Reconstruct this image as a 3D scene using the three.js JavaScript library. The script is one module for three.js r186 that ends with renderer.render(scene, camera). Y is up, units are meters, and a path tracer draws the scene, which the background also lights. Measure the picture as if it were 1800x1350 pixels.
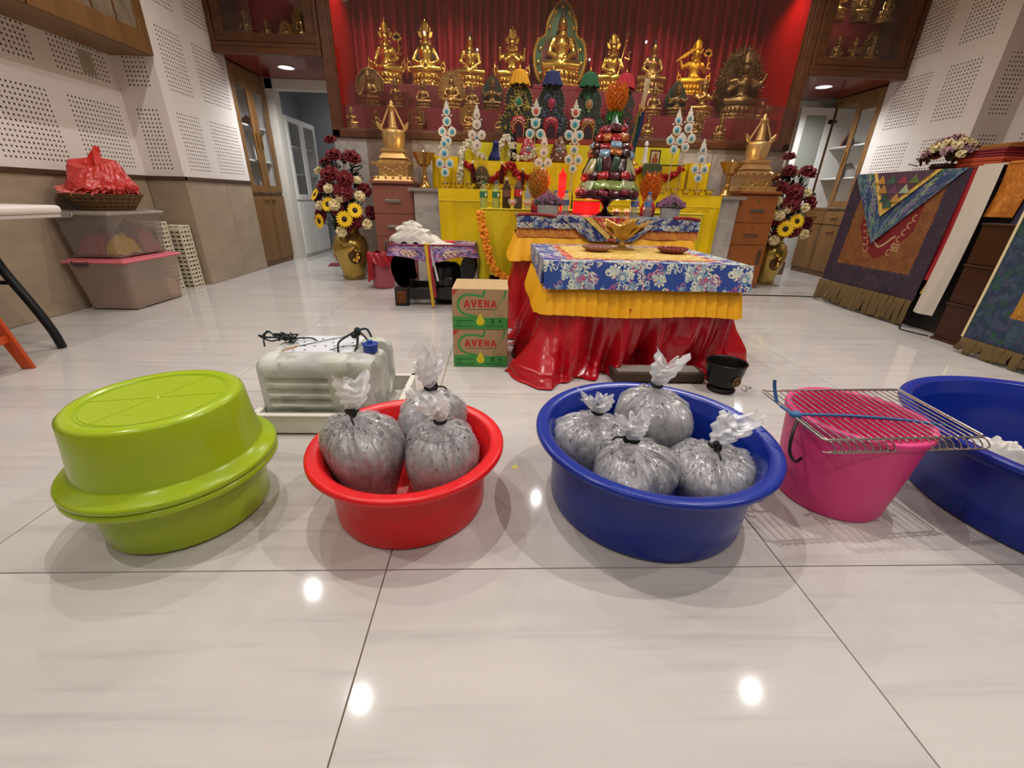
import * as THREE from 'three';
import { mergeGeometries, mergeVertices } from 'three/addons/utils/BufferGeometryUtils.js';
import { RoundedBoxGeometry } from 'three/addons/geometries/RoundedBoxGeometry.js';

// ───────── camera, exposure ─────────
const scene = new THREE.Scene();
scene.background = new THREE.Color(0x0a0908);
const camera = new THREE.PerspectiveCamera(85.16, 4 / 3, 0.05, 60);
camera.position.set(0, 0.833, 0);
camera.rotation.set(-0.417944, -0.0439812, 0.02699, 'YXZ');
const renderer = new THREE.WebGLRenderer({ antialias: true });
renderer.toneMapping = THREE.LinearToneMapping;
renderer.toneMappingExposure = 0.068;
renderer.shadowMap.enabled = true;
const LAMP = new THREE.Color().setRGB(1, 0.96, 0.915);      // warm white ceiling lamps
const COOL = new THREE.Color().setRGB(0.95, 0.97, 1);     // soffit lamps of the side passages
const WARM = new THREE.Color().setRGB(1, 0.9, 0.74);      // lamps in the statue cabinet
// main ceiling lamps: x, z, candela, deep recessed?
const CEIL = 3.1;
const LAMPS = [
  [-0.35, -1.5, 108, 1], [1.6, -1.2, 135, 1], [-1.12, -2.2, 70], [2.28, -2.2, 50],
  [-1.95, -3.3, 65], [-0.9, -3.95, 95, 1], [1.7, -4.0, 105, 1], [2.6, -4.2, 65, 1], [0.6, -4.8, 60],
  [-1.95, -0.5, 95, 1], [3.05, -0.6, 110, 1],
  [-1.09, 1.0, 50, 1], [0.58, 1.0, 55, 1], [2.25, 1.0, 50, 1],
];

// ───────── helpers ─────────
function rng(a) { return () => { a |= 0; a = a + 0x6D2B79F5 | 0; let t = Math.imul(a ^ a >>> 15, 1 | a); t = t + Math.imul(t ^ t >>> 7, 61 | t) ^ t; return ((t ^ t >>> 14) >>> 0) / 4294967296; }; }
const R0 = rng(7);
const V = (x, y, z) => new THREE.Vector3(x, y, z);
const PI = Math.PI, TAU = PI * 2;
const lerp = (a, b, t) => a + (b - a) * t, clamp = (x, a, b) => Math.min(b, Math.max(a, x));
const smooth = (a, b, x) => { const t = clamp((x - a) / (b - a), 0, 1); return t * t * (3 - 2 * t); };
const taken = {};
function numbered(n) { const k = taken[n] = (taken[n] ?? -1) + 1; return k ? n + '_' + String(k).padStart(3, '0') : n; }
function norm(g) {
  if (!g.attributes.normal) g.computeVertexNormals();
  if (!g.attributes.uv) g.setAttribute('uv', new THREE.BufferAttribute(new Float32Array(g.attributes.position.count * 2), 2));
  for (const k of Object.keys(g.attributes)) if (!['position', 'normal', 'uv'].includes(k)) g.deleteAttribute(k);
  return g.index ? g.toNonIndexed() : g;
}
function mg(...gs) { gs = gs.flat(4).filter(Boolean).map(norm); return gs.length === 1 ? gs[0] : mergeGeometries(gs); }
function T(g, p, r, s) { // transform
  const m = new THREE.Matrix4().compose(p ? V(...p) : V(0, 0, 0), new THREE.Quaternion().setFromEuler(r ? new THREE.Euler(...r) : new THREE.Euler()), s ? (Array.isArray(s) ? V(...s) : V(s, s, s)) : V(1, 1, 1));
  g.applyMatrix4(m); return g;
}
const B = (w, h, d, x = 0, y = 0, z = 0, r) => T(new THREE.BoxGeometry(w, h, d), [x, y, z], r);
const RB = (w, h, d, rad, x = 0, y = 0, z = 0, r, seg = 2) => T(new RoundedBoxGeometry(w, h, d, seg, Math.min(rad, w / 2.01, h / 2.01, d / 2.01)), [x, y, z], r);
const BX = (x0, x1, y0, y1, z0, z1) => B(x1 - x0, y1 - y0, z1 - z0, (x0 + x1) / 2, (y0 + y1) / 2, (z0 + z1) / 2);
const RBX = (x0, x1, y0, y1, z0, z1, rad = .004) => RB(x1 - x0, y1 - y0, z1 - z0, rad, (x0 + x1) / 2, (y0 + y1) / 2, (z0 + z1) / 2);
const CY = (r1, r2, h, x = 0, y = 0, z = 0, seg = 20, r) => T(new THREE.CylinderGeometry(r1, r2, h, seg), [x, y, z], r);
const SP = (r, x = 0, y = 0, z = 0, s, seg = 14, rot) => T(new THREE.SphereGeometry(r, seg, Math.max(6, seg * .7 | 0)), [x, y, z], rot, s);
const CO = (r, h, x = 0, y = 0, z = 0, seg = 8, rot) => T(new THREE.ConeGeometry(r, h, seg), [x, y, z], rot);
const TO = (r, t, x = 0, y = 0, z = 0, rot, s, a = 8, b = 24) => T(new THREE.TorusGeometry(r, t, a, b), [x, y, z], rot, s);
const LA = (pts, seg = 32, p, r, s) => T(new THREE.LatheGeometry(pts.map(q => new THREE.Vector2(...q)), seg), p, r, s);
const TU = (pts, r, n = 24, rs = 6, closed = false, tens = .5) => new THREE.TubeGeometry(new THREE.CatmullRomCurve3(pts.map(p => V(...p)), closed, 'catmullrom', tens), n, r, rs, closed);
function BAR(a, b, r, seg = 6) { const A = V(...a), Bv = V(...b), d = Bv.clone().sub(A), L = d.length(); const g = new THREE.CylinderGeometry(r, r, L, seg); g.applyQuaternion(new THREE.Quaternion().setFromUnitVectors(V(0, 1, 0), d.normalize())); g.translate((A.x + Bv.x) / 2, (A.y + Bv.y) / 2, (A.z + Bv.z) / 2); return g; }
function shape(pts) { const s = new THREE.Shape(); pts.forEach(([x, y], i) => i ? s.lineTo(x, y) : s.moveTo(x, y)); return s; }
function smoothShape(pts, n = 60) { const c = new THREE.CatmullRomCurve3(pts.map(p => V(p[0], p[1], 0)), true); return shape(c.getPoints(n).slice(0, -1).map(p => [p.x, p.y])); }
const EX = (sh, depth, bev = 0, p, r, s, seg = 1) => T(new THREE.ExtrudeGeometry(sh, { depth, bevelEnabled: bev > 0, bevelSize: bev, bevelThickness: bev, bevelSegments: seg, curveSegments: 10 }), p, r, s);
function grid(nu, nv, fn, closeU = false) { // parametric sheet: fn(u, v) -> [x, y, z]
  const P = [], U = [], I = [];
  for (let j = 0; j <= nv; j++) for (let i = 0; i <= nu; i++) { const u = i / nu, v = j / nv; P.push(...fn(closeU && i === nu ? 0 : u, v)); U.push(u, v); }
  for (let j = 0; j < nv; j++) for (let i = 0; i < nu; i++) { const a = j * (nu + 1) + i, b = a + 1, c = a + nu + 1, d = c + 1; I.push(a, b, d, a, d, c); }
  const g = new THREE.BufferGeometry(); g.setAttribute('position', new THREE.Float32BufferAttribute(P, 3)); g.setAttribute('uv', new THREE.Float32BufferAttribute(U, 2)); g.setIndex(I); g.computeVertexNormals();
  if (closeU) { const n = g.attributes.normal; for (let j = 0; j <= nv; j++) { const a = j * (nu + 1), b = a + nu; const x = n.getX(a) + n.getX(b), y = n.getY(a) + n.getY(b), z = n.getZ(a) + n.getZ(b), l = Math.hypot(x, y, z) || 1; n.setXYZ(a, x / l, y / l, z / l); n.setXYZ(b, x / l, y / l, z / l); } }
  return g;
}
function uvm(g, sx = 1, sy = sx, ox = 0, oy = 0) { // uv in metres by dominant normal
  const p = g.attributes.position, n = g.attributes.normal, uv = new Float32Array(p.count * 2);
  for (let i = 0; i < p.count; i++) {
    const ax = Math.abs(n.getX(i)), ay = Math.abs(n.getY(i)), az = Math.abs(n.getZ(i)); let u, v;
    if (ax > ay && ax > az) { u = p.getZ(i); v = p.getY(i); } else if (ay > az) { u = p.getX(i); v = p.getZ(i); } else { u = p.getX(i); v = p.getY(i); }
    uv[2 * i] = u * sx + ox; uv[2 * i + 1] = v * sy + oy;
  }
  g.setAttribute('uv', new THREE.BufferAttribute(uv, 2)); return g;
}
function mesh(name, geo, mat, parent) {
  if (Array.isArray(geo)) geo = mg(geo);
  const m = new THREE.Mesh(geo, mat); m.name = parent ? name : numbered(name); m.castShadow = m.receiveShadow = true; (parent || scene).add(m); return m;
}
function thing(name, label, category, p = [0, 0, 0], ry = 0, group) {
  const o = new THREE.Group(); o.name = numbered(name); o.position.set(...p); o.rotation.y = ry; o.userData = { label, category }; if (group) o.userData.group = group; scene.add(o); return o;
}
function tag(o, label, category, group) { o.userData = { ...o.userData, label, category }; if (group) o.userData.group = group; return o; }
function one(name, label, category, geo, mat, p, ry = 0, group) { const m = mesh(name, geo, mat); if (p) m.position.set(...p); m.rotation.y = ry; return tag(m, label, category, group); }
function copy(o, label, p, ry, group) { const c = o.clone(); c.name = numbered(o.name.replace(/_\d{3}$/, '')); c.userData = { ...o.userData }; if (label) c.userData.label = label; if (group) c.userData.group = group; if (p) c.position.set(...p); if (ry !== undefined) c.rotation.y = ry; scene.add(c); return c; }
function struct(name, geo, mat, parent) { const m = mesh(name, geo, mat, parent); if (!parent) m.userData.kind = 'structure'; return m; }
function stuff(m) { m.userData.kind = 'stuff'; return m; }

// noise and textures
function vnoise(seed, per) { const r = rng(seed), t = new Float32Array(per * per).map(() => r()); return (x, y) => { const xi = Math.floor(x), yi = Math.floor(y), fx = x - xi, fy = y - yi, s = fx * fx * (3 - 2 * fx), q = fy * fy * (3 - 2 * fy); const g = (a, b) => t[((b % per + per) % per) * per + (a % per + per) % per]; return lerp(lerp(g(xi, yi), g(xi + 1, yi), s), lerp(g(xi, yi + 1), g(xi + 1, yi + 1), s), q); }; }
function fbm(seed, base, oct = 4) { const n = []; for (let i = 0; i < oct; i++) n.push(vnoise(seed + i * 13, base << i)); return (u, v, ax = 1, ay = 1) => { let s = 0, a = .5, w = 0; for (let i = 0; i < oct; i++) { s += a * n[i](u * ax * (base << i), v * ay * (base << i)); w += a; a *= .55; } return s / w; }; }
function tex(w, h, fn, srgb = true) {
  const d = new Uint8Array(w * h * 4);
  for (let y = 0; y < h; y++) for (let x = 0; x < w; x++) { const c = fn(x / w, y / h), i = (y * w + x) * 4; if (typeof c === 'number') { d[i] = d[i + 1] = d[i + 2] = clamp(c, 0, 255); } else { d[i] = clamp(c[0], 0, 255); d[i + 1] = clamp(c[1], 0, 255); d[i + 2] = clamp(c[2], 0, 255); } d[i + 3] = 255; }
  const t = new THREE.DataTexture(d, w, h, THREE.RGBAFormat); t.wrapS = t.wrapT = THREE.RepeatWrapping; t.magFilter = THREE.LinearFilter; t.minFilter = THREE.LinearMipmapLinearFilter; t.generateMipmaps = true; if (srgb) t.colorSpace = THREE.SRGBColorSpace; t.needsUpdate = true; return t;
}
function cvs(w, h, draw) { const c = document.createElement('canvas'); c.width = w; c.height = h; draw(c.getContext('2d'), w, h); const t = new THREE.CanvasTexture(c); t.colorSpace = THREE.SRGBColorSpace; t.wrapS = t.wrapT = THREE.RepeatWrapping; return t; }
const mat = (color, roughness = .6, o = {}) => new THREE.MeshPhysicalMaterial({ color, roughness, ...o });
const dbl = { side: THREE.DoubleSide };

// signed-distance bodies meshed with surface nets
const sdE = (p, c, r) => { const x = (p[0] - c[0]) / r[0], y = (p[1] - c[1]) / r[1], z = (p[2] - c[2]) / r[2], k = Math.hypot(x, y, z); return (k - 1) * Math.min(r[0], r[1], r[2]); };
function sdC(p, a, b, r1, r2 = r1) { const bx = b[0] - a[0], by = b[1] - a[1], bz = b[2] - a[2], px = p[0] - a[0], py = p[1] - a[1], pz = p[2] - a[2]; const t = clamp((px * bx + py * by + pz * bz) / (bx * bx + by * by + bz * bz), 0, 1); return Math.hypot(px - bx * t, py - by * t, pz - bz * t) - lerp(r1, r2, t); }
const smin = (a, b, k) => { const h = clamp(.5 + .5 * (b - a) / k, 0, 1); return lerp(b, a, h) - k * h * (1 - h); };
function nets(fn, lo, hi, cell) {
  const n = [0, 1, 2].map(i => Math.ceil((hi[i] - lo[i]) / cell) + 1), [nx, ny, nz] = n, D = new Float32Array(nx * ny * nz), id = (i, j, k) => i + nx * (j + ny * k);
  for (let k = 0; k < nz; k++) for (let j = 0; j < ny; j++) for (let i = 0; i < nx; i++) D[id(i, j, k)] = fn([lo[0] + i * cell, lo[1] + j * cell, lo[2] + k * cell]);
  const idx = new Int32Array(nx * ny * nz).fill(-1), P = [], I = [];
  for (let k = 0; k < nz - 1; k++) for (let j = 0; j < ny - 1; j++) for (let i = 0; i < nx - 1; i++) {
    let c = 0, x = 0, y = 0, z = 0, m = 0; const d = []; for (let q = 0; q < 8; q++) { const v = D[id(i + (q & 1), j + (q >> 1 & 1), k + (q >> 2))]; d.push(v); if (v < 0) m |= 1 << q; }
    if (m === 0 || m === 255) continue;
    for (const [a, b] of EDG) if ((d[a] < 0) !== (d[b] < 0)) { const t = d[a] / (d[a] - d[b]); x += lerp(a & 1, b & 1, t); y += lerp(a >> 1 & 1, b >> 1 & 1, t); z += lerp(a >> 2, b >> 2, t); c++; }
    idx[id(i, j, k)] = P.length / 3; P.push(lo[0] + (i + x / c) * cell, lo[1] + (j + y / c) * cell, lo[2] + (k + z / c) * cell);
  }
  const quad = (a, b, c, d, f) => { if (a < 0 || b < 0 || c < 0 || d < 0) return; f ? I.push(a, b, c, a, c, d) : I.push(a, c, b, a, d, c); };
  for (let k = 1; k < nz - 1; k++) for (let j = 1; j < ny - 1; j++) for (let i = 1; i < nx - 1; i++) {
    const s = D[id(i, j, k)] < 0;
    if (s !== D[id(i + 1, j, k)] < 0) quad(idx[id(i, j - 1, k - 1)], idx[id(i, j, k - 1)], idx[id(i, j, k)], idx[id(i, j - 1, k)], s);
    if (s !== D[id(i, j + 1, k)] < 0) quad(idx[id(i - 1, j, k - 1)], idx[id(i - 1, j, k)], idx[id(i, j, k)], idx[id(i, j, k - 1)], s);
    if (s !== D[id(i, j, k + 1)] < 0) quad(idx[id(i - 1, j - 1, k)], idx[id(i, j - 1, k)], idx[id(i, j, k)], idx[id(i - 1, j, k)], s);
  }
  const g = new THREE.BufferGeometry(); g.setAttribute('position', new THREE.Float32BufferAttribute(P, 3)); g.setIndex(I); g.computeVertexNormals(); return g;
}
const EDG = [[0, 1], [2, 3], [4, 5], [6, 7], [0, 2], [1, 3], [4, 6], [5, 7], [0, 4], [1, 5], [2, 6], [3, 7]];

// ───────── materials ─────────
const nA = fbm(11, 4, 5), nB = fbm(23, 8, 5), nC = fbm(37, 16, 4);
const tileTex = tex(512, 512, (u, v) => { const s = nA(u, v, .5, 5), q = nB(u, v, .5, 4), k = nC(u, v, .25, 6); const l = 1 + (s - .5) * .05 + (q - .5) * .07 - Math.max(0, k - .6) * .32; return [195 * l, 189 * l, 184 * l]; });
const woodTex = tex(256, 512, (u, v) => { const g = nA(u, v, 4, .5), h = nB(u, v, 6, .5); const l = .72 + g * .35 + (h - .5) * .3; return [126 * l, 88 * l, 46 * l]; });
const darkWoodTex = tex(256, 256, (u, v) => { const l = .7 + nA(u, v, 1, 4) * .4 + (nB(u, v, 1, 6) - .5) * .3; return [98 * l, 56 * l, 28 * l]; });
const dadoTex = tex(256, 256, (u, v) => { const l = .92 + (nA(u, v, 1, 3) - .5) * .14 + (nB(u, v) - .5) * .08; return [172 * l, 153 * l, 130 * l]; });
const marbleTex = tex(512, 512, (u, v) => { const l = .9 + (nA(u, v) - .5) * .22 + (nB(u, v, 1, 2) - .5) * .14, w = Math.max(0, 1 - Math.abs(nA(u, v, 1, 1) - .5) * 28) * .1; return [196 * (l - w), 188 * (l - w), 180 * (l - w)]; });
const grainBump = tex(256, 256, (u, v) => 128 + (nC(u, v) - .5) * 200, false);
const M = {
  tile: mat(0xffffff, .07, { map: tileTex, ior: 1.5, specularIntensity: .9 }), grout: mat(0x6a5a4c, .9),
  wall: mat(0xe6ddd6, .85), plaster: mat(0xb4a89c, .95), white: mat(0xe9e6df, .45), offwhite: mat(0xd8d3c8, .6), ceiling: mat(0xeae6e0, .9),
  dado: mat(0xffffff, .35, { map: dadoTex }), trim: mat(0x4a3524, .45),
  wood: mat(0xffffff, .45, { map: woodTex }), darkwood: mat(0xffffff, .42, { map: darkWoodTex }), mahog: mat(0x8a5040, .45), maroon: mat(0x5c1a16, .35), maroonV: mat(0x7a1a22, .55),
  marble: mat(0xffffff, .28, { map: marbleTex }), slab: mat(0x8d857c, .3),
  black: mat(0x101010, .4), rubber: mat(0x161514, .7), gold: mat(0xf0c255, .2, { metalness: .95 }), goldM: mat(0xf2b02a, .38, { metalness: .8 }), brass: mat(0xb98c4e, .28, { metalness: .9 }), bronze: mat(0x9a7644, .32, { metalness: .85 }), darkbronze: mat(0x75582f, .34, { metalness: .8 }), steel: mat(0xb9b4ab, .22, { metalness: 1 }), chrome: mat(0xcfcac2, .16, { metalness: 1 }),
  curtain: mat(0xa81222, .75, { sheen: .4, sheenRoughness: .5, sheenColor: new THREE.Color(0x902020) }), redwall: mat(0xb20a0c, .4), redcloth: mat(0x8c1018, .7),
  glass: mat(0xffffff, .02, { transmission: 1, thickness: 0, ior: 1.5 }), acrylic: mat(0xf6f2f0, .05, { transmission: 1, thickness: 0, ior: 1.35 }),
  yellow: mat(0xd9be10, .42, { sheen: .6, sheenColor: new THREE.Color(0xfff0a0), sheenRoughness: .4, ...dbl }), leaf: mat(0x27381a, .7, dbl), darkleaf: mat(0x1c2414, .75, dbl),
  cream: mat(0xe5d2a0, .6, dbl), crimson: mat(0x6d0d18, .7, dbl), sunflower: mat(0xf2c40e, .6, dbl), brown: mat(0x2c1a0d, .8),
};

// ───────── lamps of the hall ─────────
const glow = (c, k) => new THREE.MeshStandardMaterial({ color: 0x111111, emissive: c, emissiveIntensity: k });
const lampGlow = glow(LAMP, 45), coolGlow = glow(COOL, 45), warmGlow = glow(WARM, 8);
const lampRing = mat(0xe8e4dc, .5), lampInner = mat(0x141312, .8);
LAMPS.forEach(([x, z, cd, deep], i) => {
  const o = thing('ceiling_downlight', 'round recessed downlight in the white hall ceiling', 'lamp', [x, CEIL, z], 0, 'downlights in the hall ceiling');
  const d = deep ? .14 : .012;
  mesh('trim_ring', LA([[.036, 0], [.05, 0], [.05, -.004], [.036, -.006], [.036, 0]], 28), lampRing, o);
  mesh('can', LA([[.036, 0], [.036, deep ? .142 : .013], [.001, deep ? .142 : .013]], 24), deep ? lampInner : lampRing, o);
  mesh('lens', CY(deep ? .02 : .024, deep ? .02 : .024, .002, 0, d, 0, 24), lampGlow, o);
  const s = new THREE.SpotLight(LAMP, cd, 0, 1.35, 1, 2); s.position.set(0, -.012, 0); s.target.position.set(0, -1, 0); s.castShadow = true; s.shadow.radius = .7; o.add(s, s.target);
});

// ───────── floor ─────────
const TXW = .993, TZW = 1.007, FX0 = -.2608, FZ0 = -.755;
const floor = struct('floor', BX(-3.5, 4.95, -.14, -.003, -8.2, 3.7), M.grout);
{
  const geos = []; for (let k = 0; k < 4; k++) { const g = RB(TXW - .0026, .012, TZW - .0026, .0012, 0, -.006, 0, null, 1); uvm(g, .48, .48, [.26, .5, .74, .4][k], [.3, .7, .5, .26][k]); geos.push(g); }
  const r = rng(3);
  for (let i = -3; i <= 4; i++) for (let j = -3; j <= 7; j++) { const t = mesh('tile', geos[(r() * 4) | 0], M.tile, floor); t.position.set(FX0 + (i + .5) * TXW, 0, FZ0 - (j - .5) * TZW); if (i === -3) t.position.x += 0; }
}
const ceiling = struct('ceiling', (() => { const s = shape([[-3.5, -8.2], [4.95, -8.2], [4.95, 3.7], [-3.5, 3.7]]); for (const [x, z] of LAMPS) { const h = new THREE.Path(); h.absarc(x, z, .037, 0, TAU, true); s.holes.push(h); } return T(new THREE.ExtrudeGeometry(s, { depth: .2, bevelEnabled: false, curveSegments: 14 }), [0, CEIL + .2, 0], [PI / 2, 0, 0]); })(), M.ceiling);

// ───────── perforated boards ─────────
const PIT = .0306, HR = .0068;
function perforated(u0, u1, v0, v1, cols, rows) { // cols/rows: [start, end] of the hole blocks, in the board's plane
  const P = [], I = []; const quad = (a, b, c, d) => { if (b - a < 1e-5 || d - c < 1e-5) return; const k = P.length / 3; P.push(a, c, 0, b, c, 0, b, d, 0, a, d, 0); I.push(k, k + 1, k + 2, k, k + 2, k + 3); };
  const h = PIT / 2; let v = v0;
  for (const [ra, rb] of rows) {
    const nr = Math.round((rb - ra) / PIT) + 1, y0 = ra - h, y1 = y0 + nr * PIT; quad(u0, u1, v, y0); let u = u0;
    for (const [ca, cb] of cols) {
      const nc = Math.round((cb - ca) / PIT) + 1, x0 = ca - h, x1 = x0 + nc * PIT; quad(u, x0, y0, y1);
      for (let j = 0; j < nr; j++) for (let i = 0; i < nc; i++) {
        const cx = x0 + (i + .5) * PIT, cy = y0 + (j + .5) * PIT, k = P.length / 3;
        for (let q = 0; q < 8; q++) { const a = q * PI / 4, c = Math.cos(a), s = Math.sin(a), m = h / Math.max(Math.abs(c), Math.abs(s)); P.push(cx + c * m, cy + s * m, 0, cx + c * HR, cy + s * HR, 0); }
        for (let q = 0; q < 8; q++) { const a = k + q * 2, b = k + (q + 1) % 8 * 2; I.push(a, b, b + 1, a, b + 1, a + 1); }
      }
      u = x1;
    }
    quad(u, u1, y0, y1); v = y1;
  }
  quad(u0, u1, v, v1);
  const g = new THREE.BufferGeometry(); g.setAttribute('position', new THREE.Float32BufferAttribute(P, 3)); g.setIndex(I); return norm(g).toNonIndexed ? (() => { const q = g.toNonIndexed(); q.computeVertexNormals(); return norm(q); })() : g;
}
const ROWS = [[.998, 1.426], [1.597, 2.026], [2.2, 2.628]], TRIM0 = .905, TRIM1 = .936;
// left wall, near part (x = -3.07), then the pillar and its side
const wall_left = struct('wall_left', [BX(-3.5, -3.32, 0, CEIL, -5.25, 3.5), BX(-3.06, -3.02, 0, CEIL, -5.25, -4.21), BX(-3.32, -2.76, 0, CEIL, -5.252, -5.247)], M.plaster);
mesh('perforated_board', T(perforated(-3.5, 4.18, TRIM1, CEIL, [[2.468, 2.9], [3.07, 3.5], [3.668, 4.1]], ROWS), [-3.07, 0, 0], [0, PI / 2, 0]), M.wall, wall_left);
mesh('perforated_board', T(perforated(-3.07, -2.74, TRIM1, CEIL, [[-2.977, -2.824]], ROWS), [0, 0, -4.18]), M.wall, wall_left);
mesh('perforated_board', T(perforated(4.18, 5.25, TRIM1, CEIL, [[4.298, 4.58], [4.744, 5.172]], ROWS), [-2.74, 0, 0], [0, PI / 2, 0]), M.wall, wall_left);
// stone panels of the dado, one by one
const dado = (x0, x1, z0, z1, parent) => mesh('stone_panel', uvm(RBX(x0, x1, .002, TRIM0, z0, z1, .002), 1, 1, x0 * 3, z0), M.dado, parent);
for (const [a, b] of [[-4.18, -3.62], [-3.615, -2.62], [-2.615, -1.62], [-1.615, -.62], [-.615, 3.5]]) dado(-3.09, -3.07, a, b, wall_left);
dado(-3.068, -2.74, -4.2, -4.18, wall_left);
for (const [a, b] of [[-4.78, -4.2002], [-5.248, -4.785]]) dado(-2.76, -2.74, a, b, wall_left);
struct('trim_1', [BX(-3.085, -3.058, TRIM0, TRIM1, -4.168, 3.5), BX(-3.068, -2.728, TRIM0, TRIM1, -4.19, -4.168), BX(-2.755, -2.728, TRIM0, TRIM1, -5.248, -4.168)], M.trim);
mesh('repair_patch', T(RB(.115, .15, .004, .001), [-3.069, 1.68, -3.93], [0, PI / 2, 0]), mat(0xa79c8c, .85), wall_left);
// right wall, pillar and near part
const wall_right = struct('wall_right', [BX(4.75, 4.95, 0, CEIL, -5.25, 3.5), BX(4.46, 4.5, 0, CEIL, -5.25, -4.17), BX(4.2, 4.75, 0, CEIL, -5.252, -5.247)], M.plaster);
const RROWS = ROWS.map(([a, b], i) => i ? [a + .016, b + .014] : [1.2, 1.444]);
mesh('perforated_board', T(perforated(-5.25, -4.14, TRIM1, CEIL, [[-5.127, -4.758], [-4.58, -4.297]], RROWS), [4.18, 0, 0], [0, -PI / 2, 0]), M.wall, wall_right);
mesh('perforated_board', T(perforated(4.18, 4.5, TRIM1, CEIL, [[4.27, 4.43]], RROWS), [0, 0, -4.14]), M.wall, wall_right);
mesh('perforated_board', T(perforated(-4.14, 3.5, TRIM1, CEIL, [[-4.0, -3.57], [-3.4, -2.97], [-2.8, -2.37]], RROWS), [4.5, 0, 0], [0, -PI / 2, 0]), M.wall, wall_right);
for (const [a, b] of [[-4.14, -3.15], [-3.145, -2.15], [-2.145, 3.5]]) dado(4.5, 4.52, a, b, wall_right);
dado(4.18, 4.498, -4.16, -4.14, wall_right);
for (const [a, b] of [[-4.7, -4.1602], [-5.248, -4.705]]) dado(4.18, 4.2, a, b, wall_right);
struct('trim_2', [BX(4.488, 4.515, TRIM0, TRIM1, -4.128, 3.5), BX(4.168, 4.498, TRIM0, TRIM1, -4.15, -4.128), BX(4.168, 4.195, TRIM0, TRIM1, -5.248, -4.128)], M.trim);
struct('wall_front', BX(-3.5, 4.95, 0, CEIL, 3.5, 3.7), M.wall);

// wall cabinet high on the left
{
  const o = thing('wall_cupboard', 'long wooden wall cupboard hanging high on the left wall', 'cupboard', [0, 0, 0]);
  mesh('body', uvm(mg(BX(-3.066, -2.745, 1.79, 1.815, -4.176, -1.2), BX(-3.066, -2.745, 1.815, 3.09, -4.176, -4.15), BX(-3.066, -2.745, 1.815, 3.09, -1.225, -1.2), BX(-3.066, -3.05, 1.815, 3.09, -4.15, -1.225))), M.wood, o);
  for (let k = 0; k < 3; k++) {
    const z0 = -4.17 + k * .99, z1 = z0 + .975, d = mesh('door', uvm(mg(RBX(-2.745, -2.72, 1.792, 3.085, z0, z0 + .09), RBX(-2.745, -2.72, 1.792, 3.085, z1 - .09, z1), RBX(-2.745, -2.722, 1.792, 1.93, z0 + .09, z1 - .09), RBX(-2.745, -2.722, 2.96, 3.085, z0 + .09, z1 - .09))), M.wood, o);
    mesh('pane', BX(-2.742, -2.732, 1.93, 2.96, z0 + .09, z1 - .09), M.frosted ??= mat(0xb7a893, .35, { map: marbleTex }), d);
    mesh('glazing_bar', [0, 1, 2].map(i => BX(-2.734, -2.726, 1.93, 2.96, z0 + .28 + i * .2, z0 + .288 + i * .2)), M.darkwood, d);
  }
}

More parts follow.
